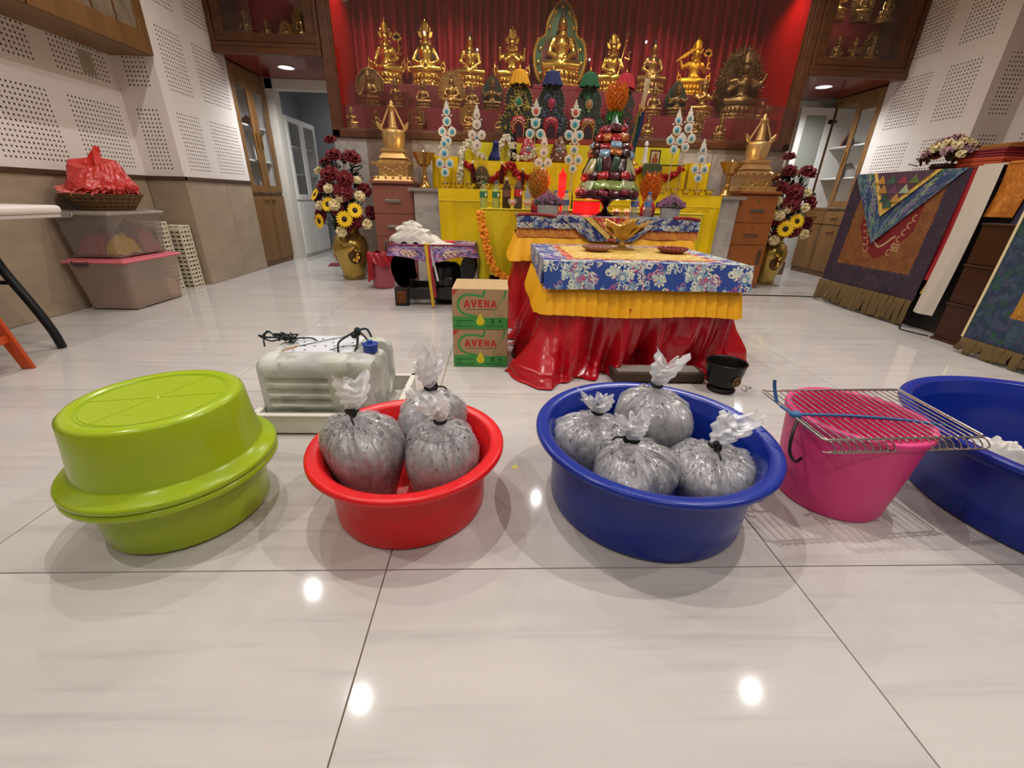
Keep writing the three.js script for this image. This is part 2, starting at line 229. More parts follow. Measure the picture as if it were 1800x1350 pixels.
// ───────── the statue cabinet and the side passages ─────────
const VX0 = -1.7, VX1 = 3.14, VZ = -5.06, VB = -5.98, VY0 = 1.37, VTOP = 3.0;
const wall_back = struct('wall_back', [BX(VX0, VX1, 0, VY0, -6.2, VZ - .025), BX(VX0, VX0 + .04, VY0, CEIL, -6.2, VZ - .06), BX(VX1 - .04, VX1, VY0, CEIL, -6.2, VZ - .06), BX(VX0, VX1, VY0, CEIL, -6.25, -6.08)], M.offwhite);
for (let i = 0; i < 6; i++) mesh('marble_panel', uvm(RBX(VX0 + .003 + i * .807, VX0 + .803 + i * .807, .003, VY0 - .002, VZ - .025, VZ - .01, .002), .8, .8, i * .3), M.marble, wall_back);
{
  const o = thing('statue_cabinet', 'wide glazed statue cabinet with wooden frame and red curtain', 'cabinet');
  mesh('frame', uvm(mg(RBX(VX0, VX1, VY0, VY0 + .07, VZ - .06, VZ + .02, .008), RBX(VX0 + .01, VX1 - .01, VY0 + .045, VY0 + .085, VZ - .06, VZ + .008, .006), RBX(VX0, VX0 + .085, VY0, CEIL - .005, VZ - .06, VZ + .02, .008), RBX(VX1 - .085, VX1, VY0, CEIL - .005, VZ - .06, VZ + .02, .008), RBX(VX0, VX1, 2.92, CEIL - .005, VZ - .06, VZ + .02, .008), RBX(VX0 + .07, VX0 + .105, VY0 + .07, CEIL - .01, VZ - .06, VZ + .005, .006), RBX(VX1 - .105, VX1 - .07, VY0 + .07, CEIL - .01, VZ - .06, VZ + .005, .006))), M.darkwood, o);
  mesh('side_panel', BX(VX0 + .041, VX0 + .06, VY0, CEIL - .01, VB - .05, VZ - .06), M.redwall, o); mesh('side_panel', BX(VX1 - .06, VX1 - .041, VY0, CEIL - .01, VB - .05, VZ - .06), M.redwall, o);
  mesh('top_panel', BX(VX0 + .06, VX1 - .06, 3.0, 3.02, VB - .05, VZ - .06), M.maroon, o);
  // pleated curtain
  mesh('curtain', T(grid(720, 3, (u, v) => { const x = lerp(VX0 + .062, VX1 - .062, u), p = u * 44 + .25 * Math.sin(u * 40); const w = Math.sin(p * TAU); return [x, lerp(VY0 + .07, 2.99, v), VB + .045 * Math.sign(w) * Math.pow(Math.abs(w), .55) + .008 * Math.sin(u * 61 + v)]; })), M.curtain, o);
  // stepped display stage
  mesh('step', BX(VX0 + .062, VX1 - .062, VY0 + .05, VY0 + .09, VB + .04, VZ - .061), M.maroonV, o);
  mesh('step', BX(VX0 + .062, VX1 - .062, VY0 + .09, 1.69, VB + .04, -5.28), M.maroonV, o);
  mesh('step', BX(VX0 + .062, VX1 - .062, 1.69, 1.955, VB + .04, -5.58), M.maroonV, o);
  mesh('glass_pane', BX(VX0 + .08, (VX0 + VX1) / 2 - .002, VY0 + .08, 2.93, VZ - .024, VZ - .018), M.glass, o); mesh('glass_pane', BX((VX0 + VX1) / 2 + .002, VX1 - .08, VY0 + .08, 2.93, VZ - .024, VZ - .018), M.glass, o);
  for (const [x, cd] of [[-1.42, 30], [-.45, 34], [.7, 40], [1.85, 34], [2.86, 30]]) {
    const d = mesh('cabinet_spot', [LA([[.02, 0], [.032, 0], [.03, -.02], [.02, -.02]], 18, [x, 2.998, -5.32])], lampRing, o); mesh('lens', CY(.019, .019, .002, x, 2.985, -5.32, 18), warmGlow, d);
    const s = new THREE.SpotLight(WARM, cd, 0, 1.0, .8, 2); s.position.set(x, 2.97, -5.32); s.target.position.set(x, 1.8, -5.55); s.castShadow = true; s.shadow.radius = 1.2; o.add(s, s.target);
  }
}
// upper cabinets on both sides
function upperCabinet(x0, x1, label) {
  const o = thing('upper_cabinet', label, 'cabinet'), z = VZ;
  const yb = 2.06, th = .085;
  mesh('body', uvm(mg(BX(x0, x0 + .02, yb, CEIL - .01, -6.0, z - .03), BX(x1 - .02, x1, yb, CEIL - .01, -6.0, z - .03), BX(x0, x1, yb + .002, yb + .13, -6.0, z - .03))), M.darkwood, o);
  mesh('back_panel', BX(x0 + .02, x1 - .02, yb + .03, CEIL - .01, -5.62, -5.6), M.maroonV, o);
  mesh('shelf', BX(x0 + .02, x1 - .02, 2.55, 2.562, -5.6, z - .08), M.glass, o);
  mesh('door_frame', uvm(mg(RBX(x0 + .005, x1 - .005, yb - .02, yb + .035, z - .03, z + .03, .006), RBX(x0 + .02, x1 - .02, yb + .036, yb + .075, z - .035, z + .018, .006), RBX(x0 + .045, x1 - .045, yb + .08, yb + .15, z - .03, z + .004, .004), RBX(x0 + .005, x0 + .045, yb + .036, CEIL - .012, z - .03, z + .02, .006), RBX(x1 - .045, x1 - .005, yb + .036, CEIL - .012, z - .03, z + .02, .006), RBX(x0 + .05, x0 + .05 + th, yb + .15, CEIL - .012, z - .03, z + .003, .004), RBX(x1 - .05 - th, x1 - .05, yb + .15, CEIL - .012, z - .03, z + .003, .004))), M.darkwood, o);
  mesh('glass_pane', BX(x0 + .1, x1 - .1, yb + .14, CEIL - .02, z - .02, z - .015), M.glass, o);
  { const cx = (x0 + x1) / 2, sp = mesh('cabinet_spot', LA([[.02, 0], [.032, 0], [.03, -.02], [.02, -.02]], 18, [cx, 3.085, -5.25]), lampRing, o); mesh('lens', CY(.019, .019, .002, cx, 3.075, -5.25, 18), warmGlow, sp); const s = new THREE.SpotLight(WARM, x0 > 0 ? 16 : 9, 0, .9, .8, 2); s.position.set(cx, 3.06, -5.25); s.target.position.set(cx, 2.2, -5.35); s.castShadow = true; s.shadow.radius = 1; o.add(s, s.target); }
  const sf = mesh('soffit_panel', BX(x0 + .004, x1 - .004, yb - .012, yb + .002, -6.0, z - .03), M.maroonG ??= mat(0x6b1f18, .18), o);
  return o;
}
upperCabinet(-2.738, VX0 - .002, 'dark wooden glazed upper cabinet above the left passage'); upperCabinet(VX1 + .002, 4.178, 'dark wooden glazed upper cabinet above the right passage');
for (const [x, z, l] of [[-2.25, -5.5, 'bright round soffit downlight above the left passage'], [3.6, -5.44, 'bright round soffit downlight above the right passage']]) {
  const o = thing('soffit_downlight', l, 'lamp', [x, 2.047, z]);
  mesh('trim_ring', LA([[.075, 0], [.09, 0], [.088, -.008], [.075, -.006], [.075, 0]], 32), lampRing, o); mesh('lens', CY(.075, .075, .004, 0, -.003, 0, 32), coolGlow, o);
  const s = new THREE.SpotLight(COOL, 100, 0, 1.35, .8, 2); s.position.set(0, -.02, 0); s.target.position.set(0, -1, 0); s.castShadow = true; s.shadow.radius = 3; o.add(s, s.target);
}
// passage ends
struct('wall_passage_left', [BX(-2.74, VX0, 1.945, 2.045, -6.14, -6.0), BX(-3.3, -2.655, 0, CEIL, -6.16, -6.0), BX(-3.3, VX0, 2.06, CEIL, -6.16, -6.0), BX(-3.3, -2.76, 0, CEIL, -6.0, -5.99)], M.offwhite);
const bluegrey = mat(0xa9adb2, .8);
struct('wall_store', [BX(-3.3, 4.75, 0, CEIL, -8.2, -7.75), BX(-3.32, -3.1, 0, CEIL, -7.75, -6.16), BX(-1.5, -1.4, 0, CEIL, -7.75, -6.25)], bluegrey);
struct('wall_passage_right', [BX(VX1, 4.75, 0, CEIL, -6.3, -6.12)], M.offwhite);
struct('trim_3', [RBX(3.3, 3.36, 0, 2.04, -6.12, -6.09), RBX(3.36, 4.05, 1.98, 2.04, -6.12, -6.09)], M.white);
{
  const s = new THREE.SpotLight(COOL, 26, 0, 1.2, .8, 2); const o = thing('store_downlight', 'downlight in the store room behind the left passage', 'lamp', [-2.1, 2.6, -7.1]);
  mesh('lens', CY(.07, .07, .004, 0, 0, 0, 24), coolGlow, o); mesh('trim_ring', LA([[.07, 0], [.085, 0], [.085, .02], [.07, .02]], 24), lampRing, o); mesh('stem', CY(.01, .01, .48, 0, .26, 0, 10), lampRing, o); s.position.set(0, -.02, 0); s.target.position.set(0, -1, 0); s.castShadow = true; s.shadow.radius = 3; o.add(s, s.target);
}
// tall wooden glazed cabinet in each passage; m mirrors to the right
function tallCabinet(xf, dir, label, open) {
  const o = thing('tall_cabinet', label, 'cabinet'), X = (d) => xf + dir * d; // d into the wall
  const bx = (d0, d1, y0, y1, z0, z1) => { const a = X(d0), b = X(d1); return RBX(Math.min(a, b), Math.max(a, b), y0, y1, z0, z1, .003); };
  const zA = -5.255, zB = -5.985, D = .3;
  mesh('carcass', uvm(mg(bx(.022, D, 0, 2.04, zA - .02, zA), bx(.022, D, 0, 2.04, zB, zB + .02), bx(.0, D, 1.95, 2.04, zB, zA), bx(.022, D, 0, .06, zB, zA), bx(.022, D, .79, .82, zB, zA))), M.wood, o);
  mesh('inner_side', bx(.026, D - .012, .82, 1.95, zB + .02, zB + .026), M.white, o); mesh('inner_side', bx(.026, D - .012, .82, 1.95, zA - .026, zA - .02), M.white, o);
  mesh('inner_back', bx(D - .012, D, .06, 1.95, zB + .02, zA - .02), M.white, o);
  for (const y of [1.15, 1.5]) mesh('shelf', bx(.05, D - .012, y, y + .018, zB + .02, zA - .02), M.white, o);
  const zm = (zA + zB) / 2, spans = [[zA, zm + .003], [zm - .003, zB]];
  spans.forEach(([a, b], i) => {
    const [z1, z0] = [a - .002, b + .002];
    if (!(open && i === 1)) {
      const d = mesh('glass_door', uvm(mg(bx(0, .02, .825, 1.945, z0, z0 + .07), bx(0, .02, .825, 1.945, z1 - .07, z1), bx(0, .02, .825, .9, z0 + .07, z1 - .07), bx(0, .02, 1.86, 1.945, z0 + .07, z1 - .07))), M.wood, o);
      mesh('pane', bx(.008, .012, .9, 1.86, z0 + .07, z1 - .07), M.glass, d); mesh('handle', bx(-.018, 0, 1.28, 1.44, i ? z1 - .05 : z0 + .035, i ? z1 - .035 : z0 + .05), M.bronze, d);
    }
    if (dir > 0) { for (const [y0, y1] of [[.63, .785], [.065, .62]]) { const d = mesh(y0 > .5 ? 'drawer' : 'panel_door', uvm(bx(0, .02, y0, y1, z0, z1)), M.wood, o); mesh('handle', bx(-.02, 0, y1 - .075, y1 - .06, (z0 + z1) / 2 - .06, (z0 + z1) / 2 + .06), M.brass, d); } }
    else { const d = mesh('panel_door', uvm(bx(0, .02, .065, .785, z0, z1)), M.wood, o); mesh('handle', bx(-.018, 0, .74, .752, i ? z1 - .12 : z0 + .02, i ? z1 - .02 : z0 + .12), M.brass, d); }
  });
  return o;
}
tallCabinet(-2.74, -1, 'tall wooden cabinet with glazed doors in the left passage');
const rightCab = tallCabinet(4.18, 1, 'wooden cabinet with one white door standing open in right passage', true);
{ // open leaf: white inside, hinged at the far end
  const d = new THREE.Group(); d.name = 'open_door'; rightCab.add(d); d.position.set(4.17, 0, -5.975); d.rotation.y = -.05;
  mesh('leaf_frame', [RBX(-.4, -.33, .83, 1.95, 0, .02), RBX(-.07, 0, .83, 1.95, 0, .02), RBX(-.33, -.07, .83, .9, 0, .02), RBX(-.33, -.07, 1.87, 1.95, 0, .02)], M.white, d);
  mesh('pane', BX(-.33, -.07, .9, 1.87, .008, .012), mat(0xc9cabf, .4, { transmission: .5, thickness: 0 }), d);
  for (const y of [.98, 1.8]) mesh('hinge', [RB(.05, .045, .016, .004, -.03, y, .028), RB(.05, .03, .016, .004, .02, y, .05, [0, .6, 0])], M.black, d);
  for (let k = 0; k < 2; k++) { const q = mesh('mantle', EX(smoothShape([[-.05, 0], [.05, 0], [.025, .1], [0, .15], [-.025, .1]]), .03, .006, [4.3 - k * .01, 1.519, -5.78 + k * .05], [0, -.5, 0]), k ? M.black : mat(0x7a4a3a, .7), rightCab); q.visible = true; }
  mesh('sloped_box', EX(shape([[0, 0], [.22, 0], [.22, .17]]), .12, .003, [4.24, 1.17, -5.45], [0, PI / 2, 0]), mat(0x8f8c86, .6), rightCab);
}
for (const [x, y, z, c, n] of [[-2.87, 1.169, -5.42, 0xe8e2da, 'white teapot on the lower shelf of the left cabinet'], [-2.86, 1.519, -5.4, 0xeeeae4, 'white teapot on the upper shelf of the left cabinet'], [-2.88, 1.519, -5.72, 0x8b3a22, 'brown jug on the upper shelf of the left cabinet']]) {
  const o = thing('teapot', n, 'teapot', [x, y, z], PI / 2); const m = mat(c, .3);
  mesh('body', LA([[0, 0], [.035, 0], [.058, .03], [.055, .065], [.03, .085], [0, .088]], 24), m, o); mesh('lid', LA([[.032, .085], [.02, .098], [.006, .102], [.008, .112], [0, .118]], 16), m, o); mesh('spout', TU([[.05, .03, 0], [.08, .05, 0], [.09, .085, 0]], .008, 10, 7), m, o); mesh('handle', TU([[-.05, .07, 0], [-.085, .07, 0], [-.085, .03, 0], [-.052, .025, 0]], .006, 14, 6), m, o);
}
{ // folded white sheet pieces in left cabinet
  one('folded_fabric', 'white folded fabric leaning inside the left glazed cabinet', 'fabric', EX(shape([[0, 0], [.18, 0], [.02, .24]]), .05, .005), M.white, [-2.93, 1.17, -5.66], PI / 2);
  one('folded_fabric', 'white folded fabric at the bottom of the left glazed cabinet', 'fabric', EX(shape([[0, 0], [.2, 0], [.03, .2]]), .05, .005), M.white, [-2.93, .823, -5.66], PI / 2);
}
// white cabinet in the store room
{
  const o = thing('white_cabinet', 'tall white cabinet with glazed doors in the store room', 'cabinet'); const x = -2.65;
  mesh('carcass', [RBX(x - .38, x - .02, 0, 1.72, -6.21, -6.19), RBX(x - .38, x - .02, 0, 1.72, -7.12, -7.1), RBX(x - .38, x - .02, 1.7, 1.72, -7.1, -6.21), RBX(x - .38, x - .37, 0, 1.7, -7.1, -6.21), RBX(x - .38, x - .02, .0, .04, -7.1, -6.21), RBX(x - .38, x - .02, .72, .74, -7.1, -6.21), RBX(x - .35, x - .05, 1.05, 1.065, -7.1, -6.21), RBX(x - .35, x - .05, 1.38, 1.395, -7.1, -6.21)], M.white, o);
  for (const [z0, z1] of [[-6.65, -6.2], [-7.11, -6.655]]) {
    const d = mesh('glass_door', [RBX(x - .02, x, .745, 1.715, z0, z0 + .06), RBX(x - .02, x, .745, 1.715, z1 - .06, z1), RBX(x - .02, x, .745, .81, z0 + .06, z1 - .06), RBX(x - .02, x, 1.65, 1.715, z0 + .06, z1 - .06)], M.white, o); mesh('pane', BX(x - .012, x - .008, .81, 1.65, z0 + .06, z1 - .06), M.glass, d);
    mesh('panel_door', RBX(x - .02, x, .045, .72, z0, z1), M.white, o);
  }
}

// ───────── basins in the foreground ─────────
function basinGeo(R, H, Rb, w = .034, seg = 96) { // w: width of the flat rim
  const W = R - w; return LA([[0, .004], [Rb - .03, .004], [Rb - .028, 0], [Rb - .012, 0], [Rb, .01], [lerp(Rb, W - .018, .45), H * .4], [W - .018, H * .78], [W - .01, H * .8], [W - .002, H - .026], [R - .005, H - .02], [R, H - .014], [R, H - .006], [R - .004, H - .001], [R - .009, H], [W + .004, H - .002], [W - .006, H - .008], [W - .014, H * .81], [W - .024, H * .79], [lerp(Rb, W - .021, .4) - .006, H * .4], [Rb - .008, .016], [Rb - .02, .009], [0, .009]], seg);
}
const plastic = (c, r = .28, o = {}) => mat(c, r, { ior: 1.46, ...o });
const Mlime = plastic(0x9db31c, .22), Mred = plastic(0xd8141a, .3), Mblue = plastic(0x122c8c, .24), Mpink = plastic(0xdd3f80, .42);
function basin(name, label, R, H, Rb, m, p, flip, lip) {
  const o = thing(name, label, 'basin', p); const g = basinGeo(R, H, Rb, lip);
  const b = mesh('bowl', flip ? T(g, [0, H, 0], [PI, 0, 0]) : g, m, o);
  if (flip) { mesh('base_ring', TO(Rb - .035, .0016, 0, H - .0035, 0, [PI / 2, 0, 0], null, 6, 80), m, b); mesh('base_ring', TO(Rb - .042, .0012, 0, H - .0035, 0, [PI / 2, 0, 0], null, 6, 80), m, b); mesh('base_ring', TO(Rb * .5, .0008, 0, H - .0042, 0, [PI / 2, 0, 0], null, 5, 60), m, b); for (let k = 0; k < 3; k++) mesh('mould_rib', B(2 * Rb - .09, .0014, .0016, 0, H - .0038, 0, [0, k * PI / 3 + .2, 0]), m, b); mesh('centre_boss', LA([[0, .003], [.006, .002], [.009, 0]], 16, [0, H - .0042, 0]), m, b); }
  for (let k = 0; k < 2; k++) mesh('grip_tab', RB(.003, .012, .02, .001, (R - .002) * Math.cos(k * PI + 1.1), (flip ? .012 : H - .012), (R - .002) * Math.sin(k * PI + 1.1), [0, -k * PI - 1.1, 0]), m, b);
  return o;
}
basin('plastic_basin', 'lime green basin standing upright under an upturned lime basin', .24, .165, .192, Mlime, [-.863, 0, -.99], false, .024);
{ const u = basin('plastic_basin', 'upturned lime green basin lying rim down on another', .24, .185, .19, Mlime, [-.863, .1655, -.99], true, .018); }
basin('plastic_basin', 'red round basin holding three tied plastic bags', .269, .205, .212, Mred, [-.244, 0, -1.022]);
basin('plastic_basin', 'dark blue round basin holding four tied plastic bags', .337, .236, .28, Mblue, [.457, 0, -1.04]);
basin('plastic_basin', 'large blue basin at right holding wet white cloths', .47, .25, .4, Mblue, [1.76, 0, -.965]);

// bags of water and fry
const film = mat(0xffffff, .16, { transmission: .8, thickness: 0, ior: 1.45, clearcoat: 1, clearcoatRoughness: .06, ...dbl });
const tuftM = mat(0xffffff, .22, { transmission: .4, thickness: 0, ior: 1.4, clearcoat: .4, clearcoatRoughness: .2, ...dbl });
const nW = fbm(91, 8, 5), speck = vnoise(5, 256);
const waterTex = tex(256, 256, (u, v) => { const l = .8 + (nW(u, v) - .5) * .8, s = speck(u * 128, v * 128) > .9 ? .45 : 1; return [150 * l * s, 143 * l * s, 148 * l * s]; });
const waterM = mat(0xffffff, .25, { map: waterTex }), fryM = mat(0x14130f, .5);
const fryGeo = T(new THREE.SphereGeometry(.0035, 6, 4), null, null, [1.7, .55, .55]);
const nF = fbm(203, 16, 3);
function bag(label, r, h, p, seed, lean, tuftH, group) {
  const q = rng(seed), o = thing('plastic_bag', label, 'bag', p, q() * TAU, group);
  const ks = Array.from({ length: 6 }, (_, i) => [3 + Math.floor(q() * 5) + i * 5, q() * TAU, .25 + q() * .7]);
  const kn = V(lean[0], h, lean[1]); // neck
  // rounded bag: v 0..0.45 the standing side, then a dome that runs up to the tied neck
  const prof = v => v < .45 ? lerp(.6, 1, Math.pow(smooth(-.1, .5, v) / smooth(-.1, .5, .45), 1.15)) : v < .94 ? Math.max(.1, Math.pow(Math.cos((v - .45) / .5 * PI / 2 * .985), .8)) : .1;
  const hv = v => v < .45 ? v / .45 * .6 : v < .94 ? .6 + .34 * Math.sin((v - .45) / .49 * PI / 2) : .94 + (v - .94);
  const sq = [q() * TAU, .06 + q() * .05, q() * TAU, .04 + q() * .04];
  const pt = (u, v, k = 1) => {
    const a = u * TAU; let w = 0; const am = .01 + .07 * smooth(.4, .88, v); for (const [n, ph, s] of ks) w += s * Math.sin(a * n + ph + (v - .7) * 2.2) / 6;
    w += 2.2 * (nF((u * 2) % 1, v * .22 + seed * .13) - .5) + 1.1 * (nF((u * 5 + .3) % 1, v * .3 + seed * .29) - .5) * smooth(.35, .7, v);
    const sqz = 1 + sq[1] * Math.cos(2 * a + sq[0]) + sq[3] * Math.cos(3 * a + sq[2]) * Math.sin(v * PI);
    const rr = r * k * Math.max(.075, prof(v) * (1 + w * am * (v > .9 ? 1 : 2.6)) * (v > .9 ? 1 : sqz)); const t = Math.pow(v, 2.2);
    return [kn.x * t + Math.cos(a) * rr, .004 + hv(v) * (h - .004) * (k < 1 ? .985 : 1) + w * am * .45 * r * smooth(1, .85, v), kn.z * t + Math.sin(a) * rr];
  };
  const f = mesh('film', [grid(220, 56, pt, true), T(new THREE.CircleGeometry(r * .62, 48), [0, .005, 0], [PI / 2, 0, 0])], film, o);
  const vw = .8;
  const wg = grid(72, 22, (u, v) => pt(u, Math.max(.02, v * vw), .965), true); uvm(wg, 6, 6);
  let top = pt(0, vw, .965)[1]; mesh('murky_water', [wg, T(new THREE.CircleGeometry(r * .9 * prof(vw), 48), [kn.x * .45, top - .002, kn.z * .45], [-PI / 2, 0, 0])], waterM, o);
  const N = 260, inst = new THREE.InstancedMesh(fryGeo, fryM, N); inst.name = 'fish_fry'; stuff(inst); const mm = new THREE.Matrix4(), e = new THREE.Euler();
  for (let i = 0; i < N; i++) { const v = .3 + q() * .58, u = q(), P = pt(u, v, v < vw ? .972 : .985); mm.makeRotationFromEuler(e.set(q() * 3, q() * 6, q() * 3)); mm.setPosition(...P); inst.setMatrixAt(i, mm); }
  o.add(inst);
  // tied neck and crumpled tail
  const tie = mesh('black_tie', [TO(.0125, .0065, kn.x, kn.y + .004, kn.z, [PI / 2, 0, 0], null, 7, 18), SP(.011, kn.x + .013, kn.y + .004, kn.z + .01, [1, 1.3, 1]), SP(.009, kn.x + .008, kn.y + .016, kn.z + .013), TU([[kn.x + .012, kn.y + .003, kn.z + .012], [kn.x + .028, kn.y, kn.z + .03], [kn.x + .04, kn.y - .012, kn.z + .036]], .0028, 10, 5)], M.rubber, o);
  const dx = lean[2] ?? (q() - .5) * .6, dz = lean[3] ?? (q() - .5) * .4;
  const tp = Array.from({ length: 5 }, () => [2 + Math.floor(q() * 7), q() * TAU]);
  mesh('gathered_tail', grid(96, 18, (u, v) => { const a = u * TAU; let w = 0; tp.forEach(([n, ph], i) => w += Math.sin(a * (n + 2) + ph + v * (3 + i * 2)) / (1 + i * .25)); const rr = (.012 + .027 * Math.pow(Math.sin(Math.min(1, v * 1.25) * PI * .5), .7)) * (1 + .3 * w * Math.min(1, v * 2) * .55 + .14 * Math.sin(v * 26 + a * 3)); const y = v * tuftH * (1 + .2 * Math.sin(a * 2 + seed) * v) + .005 * w * v; return [kn.x + dx * .7 * y + Math.cos(a) * rr, kn.y + .006 + y, kn.z + dz * y + Math.sin(a) * rr * .8]; }, true), tuftM, o);
  return o;
}
const gR = 'tied bags in the red basin', gB = 'tied bags in the blue basin';
bag('tied plastic bag at the left in the red basin', .114, .3, [-.36, .0095, -.995], 4, [-.012, .012, .25, 0], .085, gR);
bag('tied plastic bag at the back of the red basin', .107, .285, [-.2, .0095, -1.17], 9, [0, 0, -.3, .1], .11, gR);
bag('tied plastic bag at the right front of the red basin', .113, .28, [-.15, .0095, -.985], 14, [-.01, -.01, .5, -.3], .075, gR);
bag('tied plastic bag at the left in the blue basin', .118, .235, [.29, .0095, -1.1], 21, [-.015, .02, .1, -.5], .06, gB);
bag('tied plastic bag at the back of the blue basin', .118, .285, [.512, .0095, -1.195], 27, [0, .01, -.35, .05], .095, gB);
bag('tied plastic bag in front centre of the blue basin', .125, .245, [.385, .0095, -.945], 33, [.02, 0, .45, -.2], .075, gB);
bag('tied plastic bag at the right front of the blue basin', .123, .212, [.617, .0095, -.955], 41, [-.015, 0, .5, -.4], .085, gB);

// pink bucket with wire rack
{
  const o = thing('bucket', 'pink plastic bucket standing under a wire rack', 'bucket', [1.055, 0, -1.045]);
  mesh('bucket_body', LA([[0, .006], [.128, .006], [.13, 0], [.137, 0], [.142, .008], [.158, .14], [.17, .265], [.178, .267], [.181, .28], [.178, .288], [.166, .289], [.163, .28], [.152, .14], [.136, .012], [0, .012]], 80), Mpink, o);
  mesh('handle', TU([[-.178, .272, .01], [-.215, .25, .05], [-.222, .2, .07], [-.2, .168, .075], [-.172, .17, .06]], .0045, 26, 7), M.black, o);
}
{
  const A = V(.823, .3, -.871), Bq = V(1.287, .292, -.904), Cq = V(1.268, .314, -1.151), Dq = V(.804, .322, -1.118), o = thing('wire_rack', 'chrome wire oven rack lying across the pink bucket', 'rack');
  const L = (a, b, t) => a.clone().lerp(b, t), ar = v => [v.x, v.y, v.z], dn = (v, t) => V(v.x + .012, v.y - .03, v.z + .012 - t * 0);
  mesh('rim_wire', [TU([A, Bq, Cq, Dq].flatMap((p, i, s) => { const n = s[(i + 1) % 4]; return [ar(L(p, n, .02)), ar(L(p, n, .5)), ar(L(p, n, .98))]; }), .0036, 120, 8, true, .1)], M.steel, o);
  const lo = []; for (let i = 0; i <= 21; i++) { const t = (i + .5) / 22, f = L(A, Bq, t), b = L(Dq, Cq, t); const d = dn(f, t); mesh('cross_wire', TU([ar(b), ar(L(b, f, .5)), ar(L(b, f, .97)), ar(f.clone().add(V(.006, -.004, .008))), [d.x, d.y + .012, d.z + .006], ar(d), [d.x - .016, d.y - .004, d.z - .012]], .0018, 30, 5, false, .2), M.steel, o); lo.push(ar(d)); }
  mesh('lower_wire', TU([lo[0], lo[10], lo[21]], .003, 24, 7), M.steel, o);
  const rb = mat(0x2c5f92, .6, dbl), k = L(A, Dq, .45);
  mesh('blue_ribbon', [TU([[k.x + .006, k.y + .004, k.z], [k.x + .15, k.y + .002, k.z + .003], [k.x + .3, k.y - .006, k.z + .01], [k.x + .42, k.y - .018, k.z + .02]], .0042, 40, 5), SP(.012, k.x + .006, k.y + .003, k.z, [1.4, .8, 1.1]), TU([[k.x, k.y, k.z], [k.x + .02, k.y - .01, k.z + .02], [k.x + .025, k.y - .025, k.z + .025]], .004, 12, 5), TU([[k.x, k.y + .002, k.z - .01], [k.x - .005, k.y + .004, k.z - .05]], .004, 10, 5)], rb, o);
  const e = L(A, Dq, .7); mesh('ribbon_end', T(grid(2, 14, (u, v) => [e.x - .002 - v * .018 + (u - .5) * .011, e.y + .002 + v * .065, e.z - .004 - .012 * Math.sin(v * 2)])), rb, o);
}
// wet white cloths in the big blue basin
{
  const cm = mat(0xd6d1c8, .85, dbl), nz = fbm(55, 4, 4);
  const cloth = (label, p, w, d, hh, seed) => one('wet_cloth', label, 'cloth', grid(120, 60, (u, v) => { const a = u * TAU, r = 1 - v, x = Math.cos(a) * r, z = Math.sin(a) * r, X = x * .5 + .5, Z = z * .5 + .5, f = nz(X * .9 + seed, Z * .9 + seed * .7), g = nz(X * .9 + .4 + seed, Z * .9 + .1), e = Math.pow(Math.max(0, 1 - r * r), .5); const fold = .5 + .5 * Math.cos((x * 1.1 + z * .6) * 7 + f * 12 + seed), fold2 = .5 + .5 * Math.cos((x * -.5 + z) * 13 + g * 14); return [x * w / 2 * (1 + .08 * Math.sin(a * 3 + seed)), .003 + e * hh * (.35 + .75 * f) + .045 * e * fold * fold + .018 * e * fold2, z * d / 2]; }, true), cm, p);
  cloth('twisted white cloth heaped against the left of the big basin', [1.6, .0105, -1.02], .3, .36, .165, 1.3);
  cloth('white cloth lying in the middle of the big basin', [1.87, .0105, -.98], .34, .4, .15, 2.7);
}

